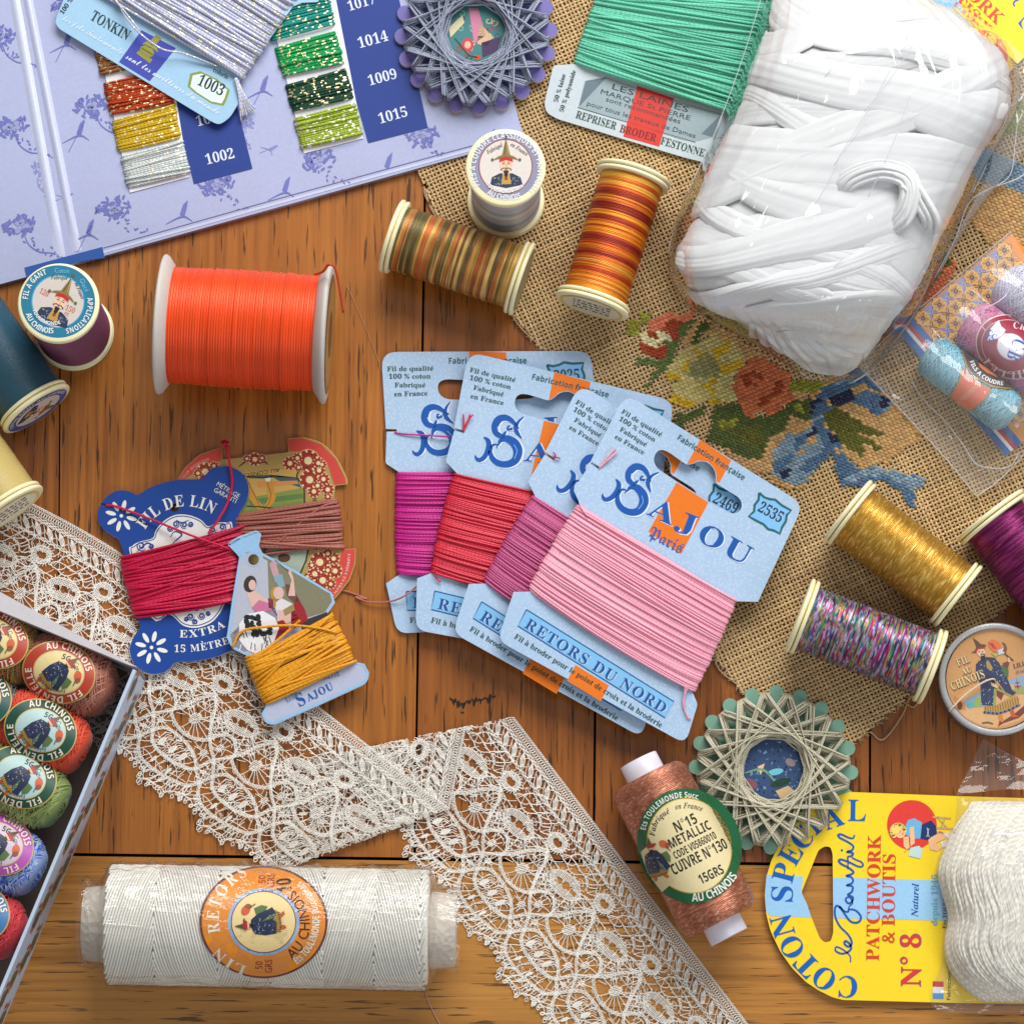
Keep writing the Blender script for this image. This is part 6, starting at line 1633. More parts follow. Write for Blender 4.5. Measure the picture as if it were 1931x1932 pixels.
for i in range(len(bands) - 1):
    s0, s1 = bands[i] - (3 if i else -1), bands[i + 1] + 3 if i < len(bands) - 2 else L - 3
    sl = (-1) ** i * .26
    ext = abs(sl) * 2.6 * RL
    c = s0 - ext
    while c < s1 + ext:
        a = np.linspace(-.25, 3.4, 26); s = c + sl * (a - 1.57) * RL
        ok_ = (s > s0) & (s < s1)
        if ok_.sum() > 2:
            s_ = s[ok_]; a_ = a[ok_]; rr = RL + 2.2 + rnd.uniform(0, 1.2) - 8 * np.clip((5 - np.minimum(s_, L - s_)) / 5, 0, 1)
            P = A + np.outer(s_ * K, d) + np.outer(rr * np.cos(a_) * K, u1) - np.outer(rr * np.sin(a_) * K, u2)
            m.tube(P, 2.45 * K, 6, 0, rnd.uniform(.97, 1.03), caps=False)
        c += 5.3
m.obj("linen_winding", thread(S(240, 238, 230), 7, .6, var=.03, name="linen_white", dark=.94), ln)
lbp = Print(cyl(A, B, RL + 6.5), .3, 3); kI = cI.k; cc0 = cI(952, 430); rx = 298 * kI; ry = 262 * kI
lbp.ell(cc0, rx, ry, S(110, 44, 40), 0, n=96, rings=10); lbp.ell(cc0, rx * .965, ry * .965, S(236, 146, 40), 1, n=64, rings=10); lbp.ell(cc0, rx * .56, ry * .6, S(150, 180, 220), 2, n=48, rings=6); lbp.ell(cc0, rx * .51, ry * .55, S(130, 56, 40), 3, n=48, rings=6); lbp.ell(cc0, rx * .495, ry * .535, S(232, 208, 150), 4, n=48, rings=6)
W3 = S(240, 232, 214); BRN = S(110, 40, 34)
lbp.text("LIN", *cI((876, 636), (742, 545)), W3, "b", h=46 * kI, pm=cI(800, 600), sp=.1); lbp.text("RETORS", *cI((752, 478), (880, 214)), W3, "b", h=56 * kI, pm=cI(762, 330), sp=.12)
lbp.text("AU CHINOIS", *cI((1085, 605), (1090, 280)), S(70, 26, 24), "n", h=48 * kI, pm=cI(1168, 440), sp=.06); lbp.text("Ets TOULEMONDE Successeurs", *cI((1105, 628), (1122, 238)), W3, "s", h=32 * kI, pm=cI(1212, 430))
lbp.text("50", *cI((948, 652), (948, 612)), S(150, 50, 36), "n", h=34 * kI); lbp.text("GRS", *cI((992, 668), (992, 604)), S(150, 50, 36), "n", h=34 * kI)
lbp.text("50", *cI((962, 250), (962, 212)), S(150, 50, 36), "n", h=34 * kI); lbp.text("GRS", *cI((1004, 268), (1004, 204)), S(150, 50, 36), "n", h=34 * kI); lbp.text("10", *cI((1084, 288), (1078, 222)), (.02, .015, .01), "s", h=66 * kI)
lbp.text("depuis 1847", *cI((884, 318), (992, 306)), S(90, 60, 40), "r", h=20 * kI, pm=cI(936, 300)); lbp.text("Fabriqué en France", *cI((1000, 545), (850, 512)), S(90, 60, 40), "r", h=20 * kI, pm=cI(925, 556))
robed(lbp, cI(962, 432), 1.5 * kI, -1.57, 5)
lbp.obj("round_label", ln)
# shrink film: a crumpled tube closing over the core ends
m = MB(); ns, na2 = 150, 60
sv = np.linspace(-50, L + 55, ns); P = np.zeros((ns, na2, 3))
for i, s in enumerate(sv):
    base_r = RL + 7.5 if 0 < s < L else RL + 7.5 - (30 * min(1, (-s if s < 0 else s - L) / 12)) - 0.1 * abs(s - (0 if s < 0 else L))
    endn = 1.0 if 6 < s < L - 6 else 3.0
    for j in range(na2):
        a = 2 * math.pi * j / na2
        nz = noise.noise((s * .045, math.cos(a) * 3.2, math.sin(a) * 3.2)) + .6 * noise.noise((s * .13 + 9, math.cos(a) * 8, math.sin(a) * 8))
        flap = 12 * max(0, noise.noise((s * .06 + 40, 3.1, 0)) + .15) * max(0, -math.cos(a)) ** 6
        r_ = base_r + 1.3 * nz * endn + flap
        P[i, j] = A + d * s * K + (u1 * math.cos(a) - u2 * -math.sin(a)) * r_ * K
P[..., 2] = np.maximum(P[..., 2], .6 * K)
m.grid(P, 0, wrap=True)
m.obj("shrink_film", film("shrink_film", .015, .06, 210, (.35, 1, 1), 0, .5, (.985, .985, .985), 1.0), ln)

# ------------------------------------------------------------------ copper metallic spool
cp = thing("thread_spool", 1260, 1610, "copper metallic thread spool on a white tube with a green and cream oval label", "thread spool", SG)
RC_ = 74
A = I(*cK(425, 680), RC_ + 2); B = I(*cK(890, 1585), RC_ + 2); L = np.linalg.norm(B - A) / K; d, u1, u2 = frame(A, B)
WPL = flat(S(226, 222, 236), .35, name="white_plastic")
m = MB(); lathe(m, A, B, [(-34, 0), (-34, 35), (-33, 36.5), (10, 37)], 40); m.obj("core_tube", WPL, cp)
m = MB(); lathe(m, A, B, [(L - 10, 37), (L + 30, 37), (L + 31, 36), (L + 31, 0)], 40)
m.obj("core_tube", WPL, cp)
prof = lambda s: RC_ * (1 - .17 * max(0, 1 - s / 20) ** 2.2 - .17 * max(0, 1 - (L - s) / 26) ** 2.2)
m = MB(); rnd = random.Random(5); mm = int(L / 3.0); ss = []; rr = []
for k in range(mm):
    for q in range(4):
        s = (k + q / 4) * L / mm; ss.append(s); rr.append(prof(s) + 1.2 * math.sin(math.pi * q / 4) + rnd.gauss(0, .1))
copc = lambda S_, a: pal([S(170, 100, 76), S(190, 122, 96), S(204, 138, 112), S(236, 180, 150)], n1((a[None] * 16 + np.arange(len(S_))[:, None] // 4 * 7.37), 71) ** 1.4)
lathe(m, A, B, [(0, 30)] + list(zip(ss, rr)) + [(L, 30)], 100, 0, copc)
m.obj("thread_winding", thread((1, 1, 1), 3.2, .34, metal=.6, var=0, name="metal_thread", dark=.7), cp)
p = Print(cyl(A, B, RC_ + 3), .3, 2.5); k = cK.k
el = cK(690, 1112); rot = -.30
gr = S(30, 96, 60); cr_ = S(224, 210, 164)
p.ell(el, 322 * k, 360 * k, gr, 0, rot, n=64, rings=10); p.ell(el, 262 * k, 300 * k, S(196, 160, 60), 1, rot, n=56, rings=8); p.ell(el, 256 * k, 294 * k, cr_, 2, rot, n=56, rings=8)
p.poly(cK((388, 1150), (470, 1080), (600, 1330), (520, 1400), (430, 1280)), cr_, 2)
BK = (.02, .018, .016)
p.text("N°15", *cK((608, 1034), (748, 966)), BK, "s", h=66 * k); p.text("METALLIC", *cK((574, 1132), (832, 1004)), BK, "s", h=58 * k); p.text("CODE V05860010", *cK((604, 1196), (864, 1062)), BK, "s", h=46 * k); p.text("CUIVRE N°130", *cK((594, 1296), (934, 1122)), BK, "s", h=66 * k); p.text("15GRS", *cK((762, 1352), (912, 1278)), BK, "s", h=58 * k)
W4 = S(226, 226, 216)
p.text("Ets TOULEMONDE Succ.", *cK((418, 1018), (748, 828)), W4, "s", h=34 * k, pm=cK(556, 836)); p.text("AU CHINOIS", *cK((706, 1458), (990, 1298)), W4, "s", h=50 * k, pm=cK(876, 1412))
p.text("Fabriqué", *cK((476, 1052), (572, 908)), BK, "i", h=36 * k, pm=cK(506, 960)); p.text("en France", *cK((606, 888), (768, 900)), BK, "i", h=36 * k, pm=cK(690, 880))
robed(p, cK(486, 1220), 1.75 * k, -.2, 3)
p.obj("paper_label", cp)

# ------------------------------------------------------------------ clear round box
rb = thing("round_box", 1878, 1281, "round clear plastic box with a robed figure picture under its lid", "round box")
HR = 72; cc = cO(1005, 932); kO = cO.k
top = I(*cc, HR); bot = top.copy(); bot[2] = .4 * K
CLR = NT("clear_plastic"); CLR.set(col=(.96, .96, .98), rough=.12, spec=.6); CLR.b.inputs["Transmission Weight"].default_value = 1; CLR.b.inputs["IOR"].default_value = 1.2
thin = film("clear_side", .10, .1, 40, (1, 1, 1), 0, .05, (.93, .93, .95), .9)
m = MB(); lathe(m, bot, top, [(0, 0), (0, 100), (2, 103), (HR - 14, 103)], 72); m.obj("box_body", thin, rb)
m = MB(); lathe(m, bot, top, [(HR - 16, 104.5), (HR - 2, 104.5), (HR, 103), (HR + .6, 98), (HR - 1, 94.5), (HR - 6, 93.5), (HR - 6, 99), (HR - 16, 100.5), (HR - 16, 104.5)], 96)
m.obj("lid_rim", film("lid_rim", .42, .12, 40, (1, 1, 1), 0, .05, (.74, .73, .80), 1.0), rb)
m = MB(); lathe(m, bot, top, [(2, 0), (2, 88), (HR - 9, 90), (HR - 9, 0)], 60); m.obj("card_filler", flat(S(150, 120, 90), .7, name="inner_card"), rb)
p = Print(lambda x, y, l: I(x, y, HR - 7.5 + l), .2)
R_ = 652 * kO
p.ell(cc, R_, None, S(206, 154, 100), 0, n=72)
T = cO
def clipc(pts):
    o = []
    for x, y in T(*pts):
        dx, dy = x - cc[0], y - cc[1]; r_ = math.hypot(dx, dy); f = min(1, .985 * R_ / r_) if r_ else 1
        o.append((cc[0] + dx * f, cc[1] + dy * f))
    return o
p.poly(clipc([(500, 1320), (640, 1200), (900, 1130), (1300, 900), (1560, 800), (1650, 1000), (1500, 1300), (1300, 1480), (1005, 1570), (800, 1540), (600, 1440)]), S(216, 170, 120), 1)
p.poly(clipc([(570, 1230), (640, 1180), (720, 1150), (820, 1115), (900, 1100), (900, 1290), (700, 1310), (610, 1290)]), S(136, 166, 190), 2); p.poly(clipc([(600, 1260), (720, 1230), (730, 1300), (640, 1320)]), S(90, 170, 176), 3)
p.poly(clipc([(1150, 960), (1300, 900), (1500, 860), (1640, 900), (1620, 1060), (1300, 1060)]), S(140, 166, 200), 2); p.poly(clipc([(1200, 1080), (1320, 1030), (1600, 1060), (1560, 1130), (1250, 1130)]), S(150, 160, 100), 3)
p.poly(clipc([(450, 1160), (500, 1180), (590, 1235), (606, 1330), (520, 1340), (480, 1280)]), S(206, 130, 70), 3); p.ell(T(530, 1280), 5, 8, S(110, 60, 40), 4, n=10)
p.poly(T((1280, 1060), (1262, 900), (1300, 1060)), S(160, 80, 60), 4); p.poly(T((1240, 1030), (1330, 1020), (1310, 1040), (1250, 1045)), S(160, 80, 60), 4); p.poly(T((1250, 980), (1310, 970), (1300, 990), (1255, 995)), S(160, 80, 60), 4)
p.poly(clipc([(720, 1190), (800, 1180), (820, 1290), (720, 1300)]), S(150, 170, 80), 3)
p.poly(T((1020, 1560), (1100, 1480), (1250, 1380), (1370, 1280), (1500, 1200), (1500, 1260), (1300, 1440), (1100, 1510)), S(120, 60, 44), 3)
p.poly(T((1030, 1390), (1080, 1385), (1100, 1470), (1060, 1480), (1030, 1545), (1040, 1480)), S(206, 130, 50), 4); p.poly(T((1180, 1350), (1230, 1330), (1250, 1400), (1310, 1430), (1200, 1430)), S(196, 90, 50), 4); p.poly(T((1030, 1550), (1050, 1480), (1090, 1500), (1050, 1540)), S(150, 50, 40), 5)
p.poly(T((845, 1290), (1010, 1275), (1250, 1130), (1306, 1205), (1250, 1295), (1000, 1395), (850, 1372)), S(186, 146, 80), 4)
for i in range(14):
    x = 860 + i * 32; p.stroke(T((x, 1290 - max(0, i - 4) * 14), (x + 8 + i, 1370 - max(0, i - 4) * 12)), 1.3, S(120, 90, 50), 5)
for i in range(18):
    t_ = i / 17; x = 852 + 450 * t_; y = 1368 + 18 * math.sin(t_ * 3.1) - 165 * max(0, t_ - .35) ** 1.25
    p.ell(T(x, y), 2.4, 2.2, S(90, 116, 176) if i % 2 else (.03, .03, .04), 6, n=7)
p.poly(T((740, 740), (800, 690), (870, 648), (980, 656), (1040, 720), (1080, 800), (1150, 930), (1212, 1080), (1262, 1110), (1222, 1150), (1120, 1100), (1010, 940), (1000, 1060), (992, 1285), (810, 1272), (800, 1000), (738, 880)), S(48, 58, 92), 5)
p.poly(T((975, 900), (1040, 1060), (1120, 1110), (1222, 1160), (1200, 1170), (1080, 1110), (1010, 1080)), S(150, 160, 76), 6); p.poly(T((975, 1060), (1000, 1060), (1000, 1285), (960, 1290)), S(150, 160, 76), 6)
p.poly(T((1005, 1000), (1060, 1040), (1110, 1110), (1070, 1210), (1010, 1150)), S(120, 56, 60), 5)
r_ = random.Random(6)
for i in range(120):
    x, y = r_.uniform(745, 1200), r_.uniform(680, 1260)
    if (y > 960 and 990 < x < 1000 + (y - 900) * .75) or x > 1000 + (y - 650) * .42 or x < 800 - max(0, 1000 - y) * .25: continue
    if y > 1000 and x > 995: continue
    p.stroke(T((x, y), (x + r_.uniform(-14, 14), y + r_.uniform(6, 20))), 1.5, r_.choice([S(140, 156, 190), S(180, 186, 200), S(30, 36, 60), S(90, 110, 150)]), 6)
p.poly(T((870, 720), (900, 690), (960, 790), (940, 830), (880, 790)), S(176, 140, 80), 6)
p.poly(T((1060, 770), (1110, 730), (1150, 740), (1166, 830), (1160, 915), (1110, 900)), S(78, 110, 70), 6); p.poly(T((1090, 730), (1150, 705), (1176, 720), (1160, 780), (1110, 790)), S(116, 66, 60), 7); p.poly(T((1155, 650), (1180, 660), (1186, 715), (1160, 715)), S(226, 186, 156), 7)
p.poly(T((930, 975), (990, 1000), (1040, 1040), (1000, 1050), (940, 1020)), S(226, 186, 156), 7)
p.poly(T((748, 590), (764, 545), (830, 530), (862, 580), (852, 640), (820, 664), (775, 630)), S(228, 190, 160), 6); p.poly(T((800, 640), (852, 620), (866, 660), (840, 700), (812, 700)), (.03, .025, .02), 7); p.stroke(T((800, 625), (826, 605), (856, 615)), 1.8, (.03, .025, .02), 8)
for e in (770, 812): p.stroke(T((e, 582), (e + 22, 576)), 1.4, (.05, .03, .02), 8)
p.poly(T((720, 570), (758, 505), (830, 498), (866, 530), (830, 540), (770, 550), (745, 590)), S(190, 50, 44), 7); p.poly(T((676, 590), (720, 570), (750, 520), (712, 420), (690, 390), (760, 440), (800, 480), (880, 490), (840, 520), (780, 520), (735, 560), (740, 590)), S(96, 74, 50), 8)
p.poly(T((898, 450), (960, 420), (1020, 440), (1064, 480), (1060, 540), (1020, 590), (960, 570), (905, 510)), S(216, 116, 70), 6); p.poly(T((900, 460), (960, 470), (1010, 540), (970, 540)), S(190, 60, 60), 7); p.poly(T((930, 600), (1000, 590), (1060, 600), (1000, 650)), S(170, 170, 90), 6)
p.poly(T((1020, 560), (1100, 530), (1110, 600), (1040, 620)), S(190, 206, 220), 7); p.poly(T((1075, 450), (1120, 470), (1146, 530), (1130, 600), (1090, 570), (1110, 510)), S(130, 80, 60), 7); p.stroke(T((1110, 600), (1230, 696)), 2.4, S(100, 66, 40), 7)
CRM_ = S(226, 206, 150); DKB = S(96, 76, 50)
for s, a, b, h, st_ in (("FIL", (506, 768), (664, 706), 100, "b"), ("AU", (566, 880), (690, 836), 78, "b"), ("CHINOIS", (430, 1082), (866, 910), 110, "b")):
    a = np.array(T(*a)); b = np.array(T(*b)); p.text(s, a + (1.4, 1.6), b + (1.4, 1.6), DKB, st_, h=h * kO, l=8, sp=.04); p.text(s, a, b, CRM_, st_, h=h * kO, l=9, sp=.04)
p.text("LILLE", *T((1234, 800), (1440, 740)), S(60, 70, 100), "b", h=60 * kO, l=8); p.text("(France)", *T((1262, 870), (1450, 820)), S(96, 100, 160), "b", h=40 * kO, l=8)
p.ell(T(965, 935), 5, 4.6, (.02, .018, .016), 10, n=14)
p.stroke(T((820, 1510), (900, 1500), (960, 1520)), 3, S(90, 90, 60), 4)
p.obj("picture_disc", rb)
loose(rb, [T(990, 948), T(950, 935), T(820, 985), T(600, 1140), T(430, 1310), T(390, 1350)], [HR - 4, HR + 1, HR + 4, HR + 5, HR + 3, HR - 4], 1.8, thread(S(214, 196, 176), 6, .6))
m = MB(); lathe(m, bot, top, [(HR - 3.2, 0), (HR - 3.0, 95)], 60); m.obj("lid_window", film("lid_window", .015, .06, 40, (1, 1, 1), 0, .05, (.99, .99, .99), .5), rb)

# ------------------------------------------------------------------ yellow hang card with white cotton skein
YL = S(248, 216, 44); SKY = S(156, 204, 240); RED = S(214, 66, 44)
YST = paper(YL, .35, .03); YED = paper(S(236, 230, 214))
def hair_girl(p, T, sc, l=4):
    """printed emblem: a seated girl knitting on a red disc"""
    p.ell(T(1105, 642), 161 * sc, None, S(226, 62, 54), l - 2, n=48)
    SKN = S(240, 190, 140)
    for a, b in (((1240, 590), (1358, 600)), ((1250, 660), (1396, 668)), ((1270, 592), (1330, 660)), ((1320, 596), (1290, 664)), ((1300, 770), (1370, 762))): p.stroke(T(a, b), 12 * sc, S(206, 170, 110), l - 1)
    p.poly(T((1205, 700), (1280, 680), (1330, 700), (1320, 730), (1260, 760), (1300, 790), (1270, 812), (1220, 800)), SKN, l); p.poly(T((1260, 690), (1330, 720), (1344, 706), (1300, 680)), SKN, l)
    p.poly(T((1310, 700), (1345, 688), (1366, 712), (1340, 736)), S(230, 226, 220), l + 1); p.poly(T((1290, 750), (1330, 742), (1340, 780), (1300, 790)), S(230, 226, 220), l + 1)
    p.poly(T((1080, 610), (1120, 598), (1170, 626), (1175, 730), (1110, 730), (1060, 700), (1066, 640)), S(110, 180, 220), l)
    p.poly(T((1170, 640), (1230, 612), (1262, 650), (1268, 700), (1230, 720), (1210, 740), (1160, 730)), S(30, 50, 110), l + 1)
    p.poly(T((1050, 720), (1084, 716), (1090, 790), (1070, 800), (1052, 780)), SKN, l + 1); p.poly(T((1090, 660), (1118, 650), (1124, 760), (1096, 780)), SKN, l + 1)
    p.ell(T(1030, 690), 34 * sc, 38 * sc, SKN, l + 1, n=20)
    r_ = random.Random(3)
    for i in range(16):
        a = 2.3 + i * .26; p.ell(T(1016 + 40 * math.cos(a), 682 + 42 * math.sin(a)), 15 * sc, 13 * sc, S(250, 216, 110), l + 2, n=10)
    p.ell(T(1000, 670), 30 * sc, 30 * sc, S(250, 216, 110), l + 2, n=14)
    p.ell(T(1046, 700), 4 * sc, 3 * sc, S(60, 50, 60), l + 3, n=8); p.ell(T(1052, 686), 4 * sc, 3 * sc, S(190, 50, 50), l + 3, n=8); p.stroke(T((1026, 676), (1030, 690)), 3 * sc, S(150, 110, 60), l + 3)
    p.poly(T((1095, 790), (1150, 776), (1176, 800), (1160, 860), (1080, 840)), S(190, 220, 220), l + 1); p.stroke(T((1054, 820), (1110, 770)), 3 * sc, S(180, 160, 120), l + 2)
    p.stroke(T((1202, 660), (1212, 690), (1200, 720)), 4 * sc, S(214, 214, 220), l + 3); p.stroke(T((1216, 664), (1206, 690), (1218, 722)), 4 * sc, S(214, 214, 220), l + 3)
def hang_card(name_label, T, z, tail_pts, full=True, base=None, group="yellow hang cards"):
    t = thing("hang_card", *base, name_label, "hang card", group)
    arc = [(1400, 455), (700, 428), (660, 440), (560, 482), (430, 562), (330, 660), (250, 765), (196, 870), (162, 980), (152, 1100), (162, 1220), (190, 1330), (252, 1460), (330, 1570), (420, 1660), (505, 1716), (590, 1758), (660, 1776)] + tail_pts
    hole = rounded(T((540, 780), (578, 784), (592, 830), (596, 1340), (580, 1396), (540, 1404), (508, 1374), (390, 1078), (500, 806)), 4, 3)
    slab(rounded(T(*arc), [3, 10] + [4] * (len(arc) - 2), 3), z, 2.6, [YST, YED], "card", t, holes=[hole])
    p = Print(plane(z + 2.7), .2); k = math.dist(T(0, 0), T(1000, 0)) / 1000
    p.poly(T((164, 965), (404, 975), (398, 1000), (390, 1078), (424, 1150), (454, 1240), (186, 1232), (162, 1200), (154, 1100)), SKY, 1); p.poly(T((594, 982), (1420, 1004), (1420, 1264), (596, 1246)), SKY, 1)
    BLU_ = S(18, 96, 184)
    for ch, c, a in (("C", (692, 1690), 184), ("O", (538, 1636), 216), ("T", (425, 1548), 226), ("O", (330, 1432), 240), ("N", (268, 1295), 254), ("S", (266, 1090), 272), ("P", (278, 952), 285), ("E", (322, 832), 300), ("C", (392, 726), 314), ("I", (462, 642), 320), ("A", (592, 592), 340), ("L", (748, 548), 1)):
        a = math.radians(a); wv = {"I": 62, "L": 120, "T": 140, "O": 150, "N": 150, "C": 134}.get(ch, 122)
        dx, dy = math.cos(a) * wv / 2, math.sin(a) * wv / 2; ox, oy = -math.sin(a) * 68, math.cos(a) * 68
        p.text(ch, *T((c[0] - dx + ox, c[1] - dy + oy), (c[0] + dx + ox, c[1] + dy + oy)), BLU_, "b", h=140 * k)
    SCR = S(34, 88, 176)
    for pts in ([(708, 1532), (704, 1490), (660, 1450), (616, 1432), (612, 1458), (650, 1476), (690, 1466), (712, 1440), (700, 1410), (676, 1394), (668, 1410), (690, 1430), (712, 1420), (714, 1392), (690, 1350), (640, 1300), (610, 1240), (606, 1190), (620, 1165), (650, 1190), (700, 1260), (740, 1276), (770, 1262), (772, 1230), (740, 1196), (700, 1190), (690, 1206), (664, 1198), (640, 1170), (636, 1180)],
                [(690, 1206), (700, 1170), (720, 1150), (712, 1120), (690, 1110), (676, 1126), (692, 1150), (716, 1140), (722, 1110), (690, 1094), (716, 1076), (720, 1040), (682, 1034), (716, 1020), (724, 1000), (712, 980), (680, 972), (716, 960), (726, 944), (690, 916), (650, 896), (632, 876), (648, 866), (700, 884), (760, 912), (788, 906), (780, 884), (740, 866), (716, 852)],
                [(690, 930), (692, 880), (690, 850), (716, 842), (722, 824), (684, 816), (716, 806), (726, 780), (690, 752), (640, 726), (628, 708), (650, 704), (700, 726), (726, 726), (734, 706)]):
        p.stroke(T(*pts), [8 * k, 15 * k, 13 * k, 15 * k, 10 * k], SCR, 2, smooth=4)
    p.ell(T(652, 806), 8 * k, 8 * k, SCR, 2, n=10)
    p.text("PATCHWORK", *T((892, 1524), (904, 708)), RED, "b", h=84 * k); p.text("& BOUTIS", *T((992, 1412), (1000, 826)), RED, "b", h=84 * k)
    p.text("Naturel", *T((1144, 1236), (1150, 1022)), S(30, 80, 160), "i", h=44 * k)
    for off, c_, l_ in ((0, S(150, 80, 130), 2), (0, S(216, 56, 56), 3)):
        g = 6 if l_ == 2 else 0
        p.text("N°", *T((1158 + g, 1690 + g), (1162 + g, 1490 - g)), c_, "b", h=(122 + 2 * g) * k, l=l_); p.text("8", *T((1160 + g, 1438 + g), (1160 + g, 1346 - g)), c_, "b", h=(122 + 2 * g) * k, l=l_)
    p.text("depuis 1946", *T((1270, 1294), (1272, 960)), S(110, 170, 190), "b", h=40 * k)
    p.text("Ets TOULEMONDE", *T((1328, 1314), (1336, 960)), S(30, 56, 80), "b", h=26 * k); p.text("Succ.", *T((1368, 1260), (1368, 1180)), S(30, 56, 80), "b", h=24 * k)
    p.poly(T((1240, 1655), (1310, 1656), (1310, 1692), (1240, 1691)), S(206, 56, 50), 2); p.poly(T((1240, 1691), (1310, 1692), (1310, 1733), (1240, 1731)), S(240, 240, 240), 2); p.poly(T((1240, 1731), (1310, 1733), (1310, 1770), (1240, 1768)), S(70, 150, 214), 2)
    p.text("Fabrication française", *T((1354, 1778), (1360, 1420)), S(30, 40, 50), "n", h=24 * k)
    hair_girl(p, lambda *a: T(*a), k)
    p.obj("lettering", t)
    return t
hang_card("yellow and sky blue hang card with an eye shaped slot, in the bottom right corner", cL, 10, [(1420, 1796)] + [(1900, 1800), (1900, 470)], base=cL(700, 1100))
# the same kind of card, turned, half under the cotton bag in the top right corner
def AFQ():
    # two measured points: end of the big red word and end of the second line
    s1, s2 = np.array(cL(904, 708)), np.array(cL(1000, 826)); d1, d2 = np.array(cQ(722, 238)), np.array(cQ(574, 236))
    a0 = math.atan2(*(s2 - s1)[::-1]); 
    th_ = math.radians(90 + 43)                               # the card is turned so that its lines run down to the right
    c, s = math.cos(th_), math.sin(th_)
    def f(*p):
        single = len(p) == 2 and not hasattr(p[0], "__len__")
        q = np.array([cL(*((p[0], p[1]) if single else a)) for a in ([0] if single else p)]) - s1
        r = np.stack([q[:, 0] * c - q[:, 1] * s, q[:, 0] * s + q[:, 1] * c], 1) * 1.0 + d1
        return tuple(r[0]) if single else [tuple(a) for a in r]
    return f
hang_card("yellow hang card half hidden under the cotton bag in the top right corner", AFQ(), 10, [(1420, 1796)] + [(1440, 1800), (1440, 470)], base=cQ(700, 200))

sk = thing("cotton_skein", 1900, 1690, "thick white twisted cotton skein in clear film on the yellow hang card", "skein")
m = MB(); rnd = random.Random(44)
left = [(1500, 512), (1440, 590), (1380, 680), (1330, 800), (1292, 900), (1288, 980), (1310, 1080), (1340, 1180), (1352, 1270), (1330, 1370), (1330, 1480), (1360, 1580), (1420, 1660), (1500, 1730), (1570, 1770)]
lp = spline(np.array(left, float), 6); ys = lp[:, 1]
def skin_z(x, y):
    xl = np.interp(y, ys, lp[:, 0]); u = np.clip((x - xl) / 460, 0, 1); v = np.clip((y - 500) / 1280, 0, 1)
    return 16 + 95 * np.sqrt(np.maximum(0, 1 - (1 - u) ** 2.2)) * (np.maximum(.02, 4 * v * (1 - v)) ** .33)
gx, gy = np.meshgrid(np.linspace(0, 1, 30), np.linspace(505, 1772, 50))
X = np.interp(gy, ys, lp[:, 0]) + 6 + gx * 700; Z_ = skin_z(X, gy) - 5
q = np.array(cL(*[(a, b) for a, b in zip(X.ravel(), gy.ravel())])); m.grid(I(q[:, 0], q[:, 1], Z_.ravel()).reshape(50, 30, 3)[::-1], 0, (.93, .93, .93))
for i in range(230):
    u0 = rnd.uniform(0.0, 1.0); sl = rnd.uniform(-.16, .10); w0 = rnd.uniform(0, 6)
    v = np.linspace(0, 1, 30); y = 508 + v * 1262 + rnd.uniform(-12, 12)
    xl = np.interp(np.clip(y, 512, 1770), ys, lp[:, 0])
    lat = u0 * 560 + sl * 560 * (v - .5) * 2 + 14 * np.sin(v * 5 + w0) + 150 * np.clip(.3 - v, 0, 1) * (u0 - .2) + 190 * np.clip(v - .72, 0, 1) * 1.6
    x = xl + np.maximum(3, lat)
    z = skin_z(x, np.clip(y, 505, 1772)) + rnd.uniform(-2, 6)
    qq = np.array(cL(*[(a, b) for a, b in zip(x, y)])); m.tube(I(qq[:, 0], qq[:, 1], z), 4.6 * K, 6, 0, rnd.uniform(.9, 1.04))
for i in range(10):
    y0 = 560 + i * 16; v = np.linspace(0, 1, 16); x = 1480 - i * 12 + v * 420; y = y0 + v * (120 + i * 30)
    qq = np.array(cL(*[(a, b) for a, b in zip(x, y)])); m.tube(I(qq[:, 0], qq[:, 1], skin_z(x, y) + 4), 4.4 * K, 6, 0, rnd.uniform(.9, 1.04))
m.obj("skein_strands", thread(S(240, 236, 224), 12, .7, var=.05, name="skein_cotton", dark=.80), sk)
fm = MB()
ol = [(1400, 470), (1380, 640), (1330, 700), (1270, 860), (1260, 960), (1290, 1150), (1310, 1270), (1300, 1400), (1290, 1560), (1240, 1700), (1228, 1795), (1290, 1846), (1400, 1862)]
op = spline(np.array(ol, float), 6)
gv = np.linspace(0, 1, 70); gu = np.linspace(0, 1, 40); P = np.zeros((70, 40, 3))
for i, v in enumerate(gv):
    k_ = v * (len(op) - 1); a = op[int(k_)] * (1 - k_ % 1) + op[min(int(k_) + 1, len(op) - 1)] * (k_ % 1)
    for j, u in enumerate(gu):
        x = a[0] + (2000 - a[0]) * u; y = a[1] + (410 - 470 if i == 0 else 0) * 0 + (a[1] - (1000)) * 0
        zz_ = float(skin_z(np.array(x), np.clip(y, 505, 1772))) + 9 if 470 < y < 1800 else 16
        zz_ = 14 + (zz_ - 14) * min(1, u * 7) ** .5 * min(1, max(0, (y - 440) / 90)) * min(1, max(0, (1875 - y) / 90))
        zz_ += 4.5 * noise.noise((x * .010, y * .022, 3)) + 2.5 * noise.noise((x * .02, y * .06, 7))
        P[i, j] = I(*cL(x, y), max(zz_, 13.5))
fm.grid(P[::-1], 0)
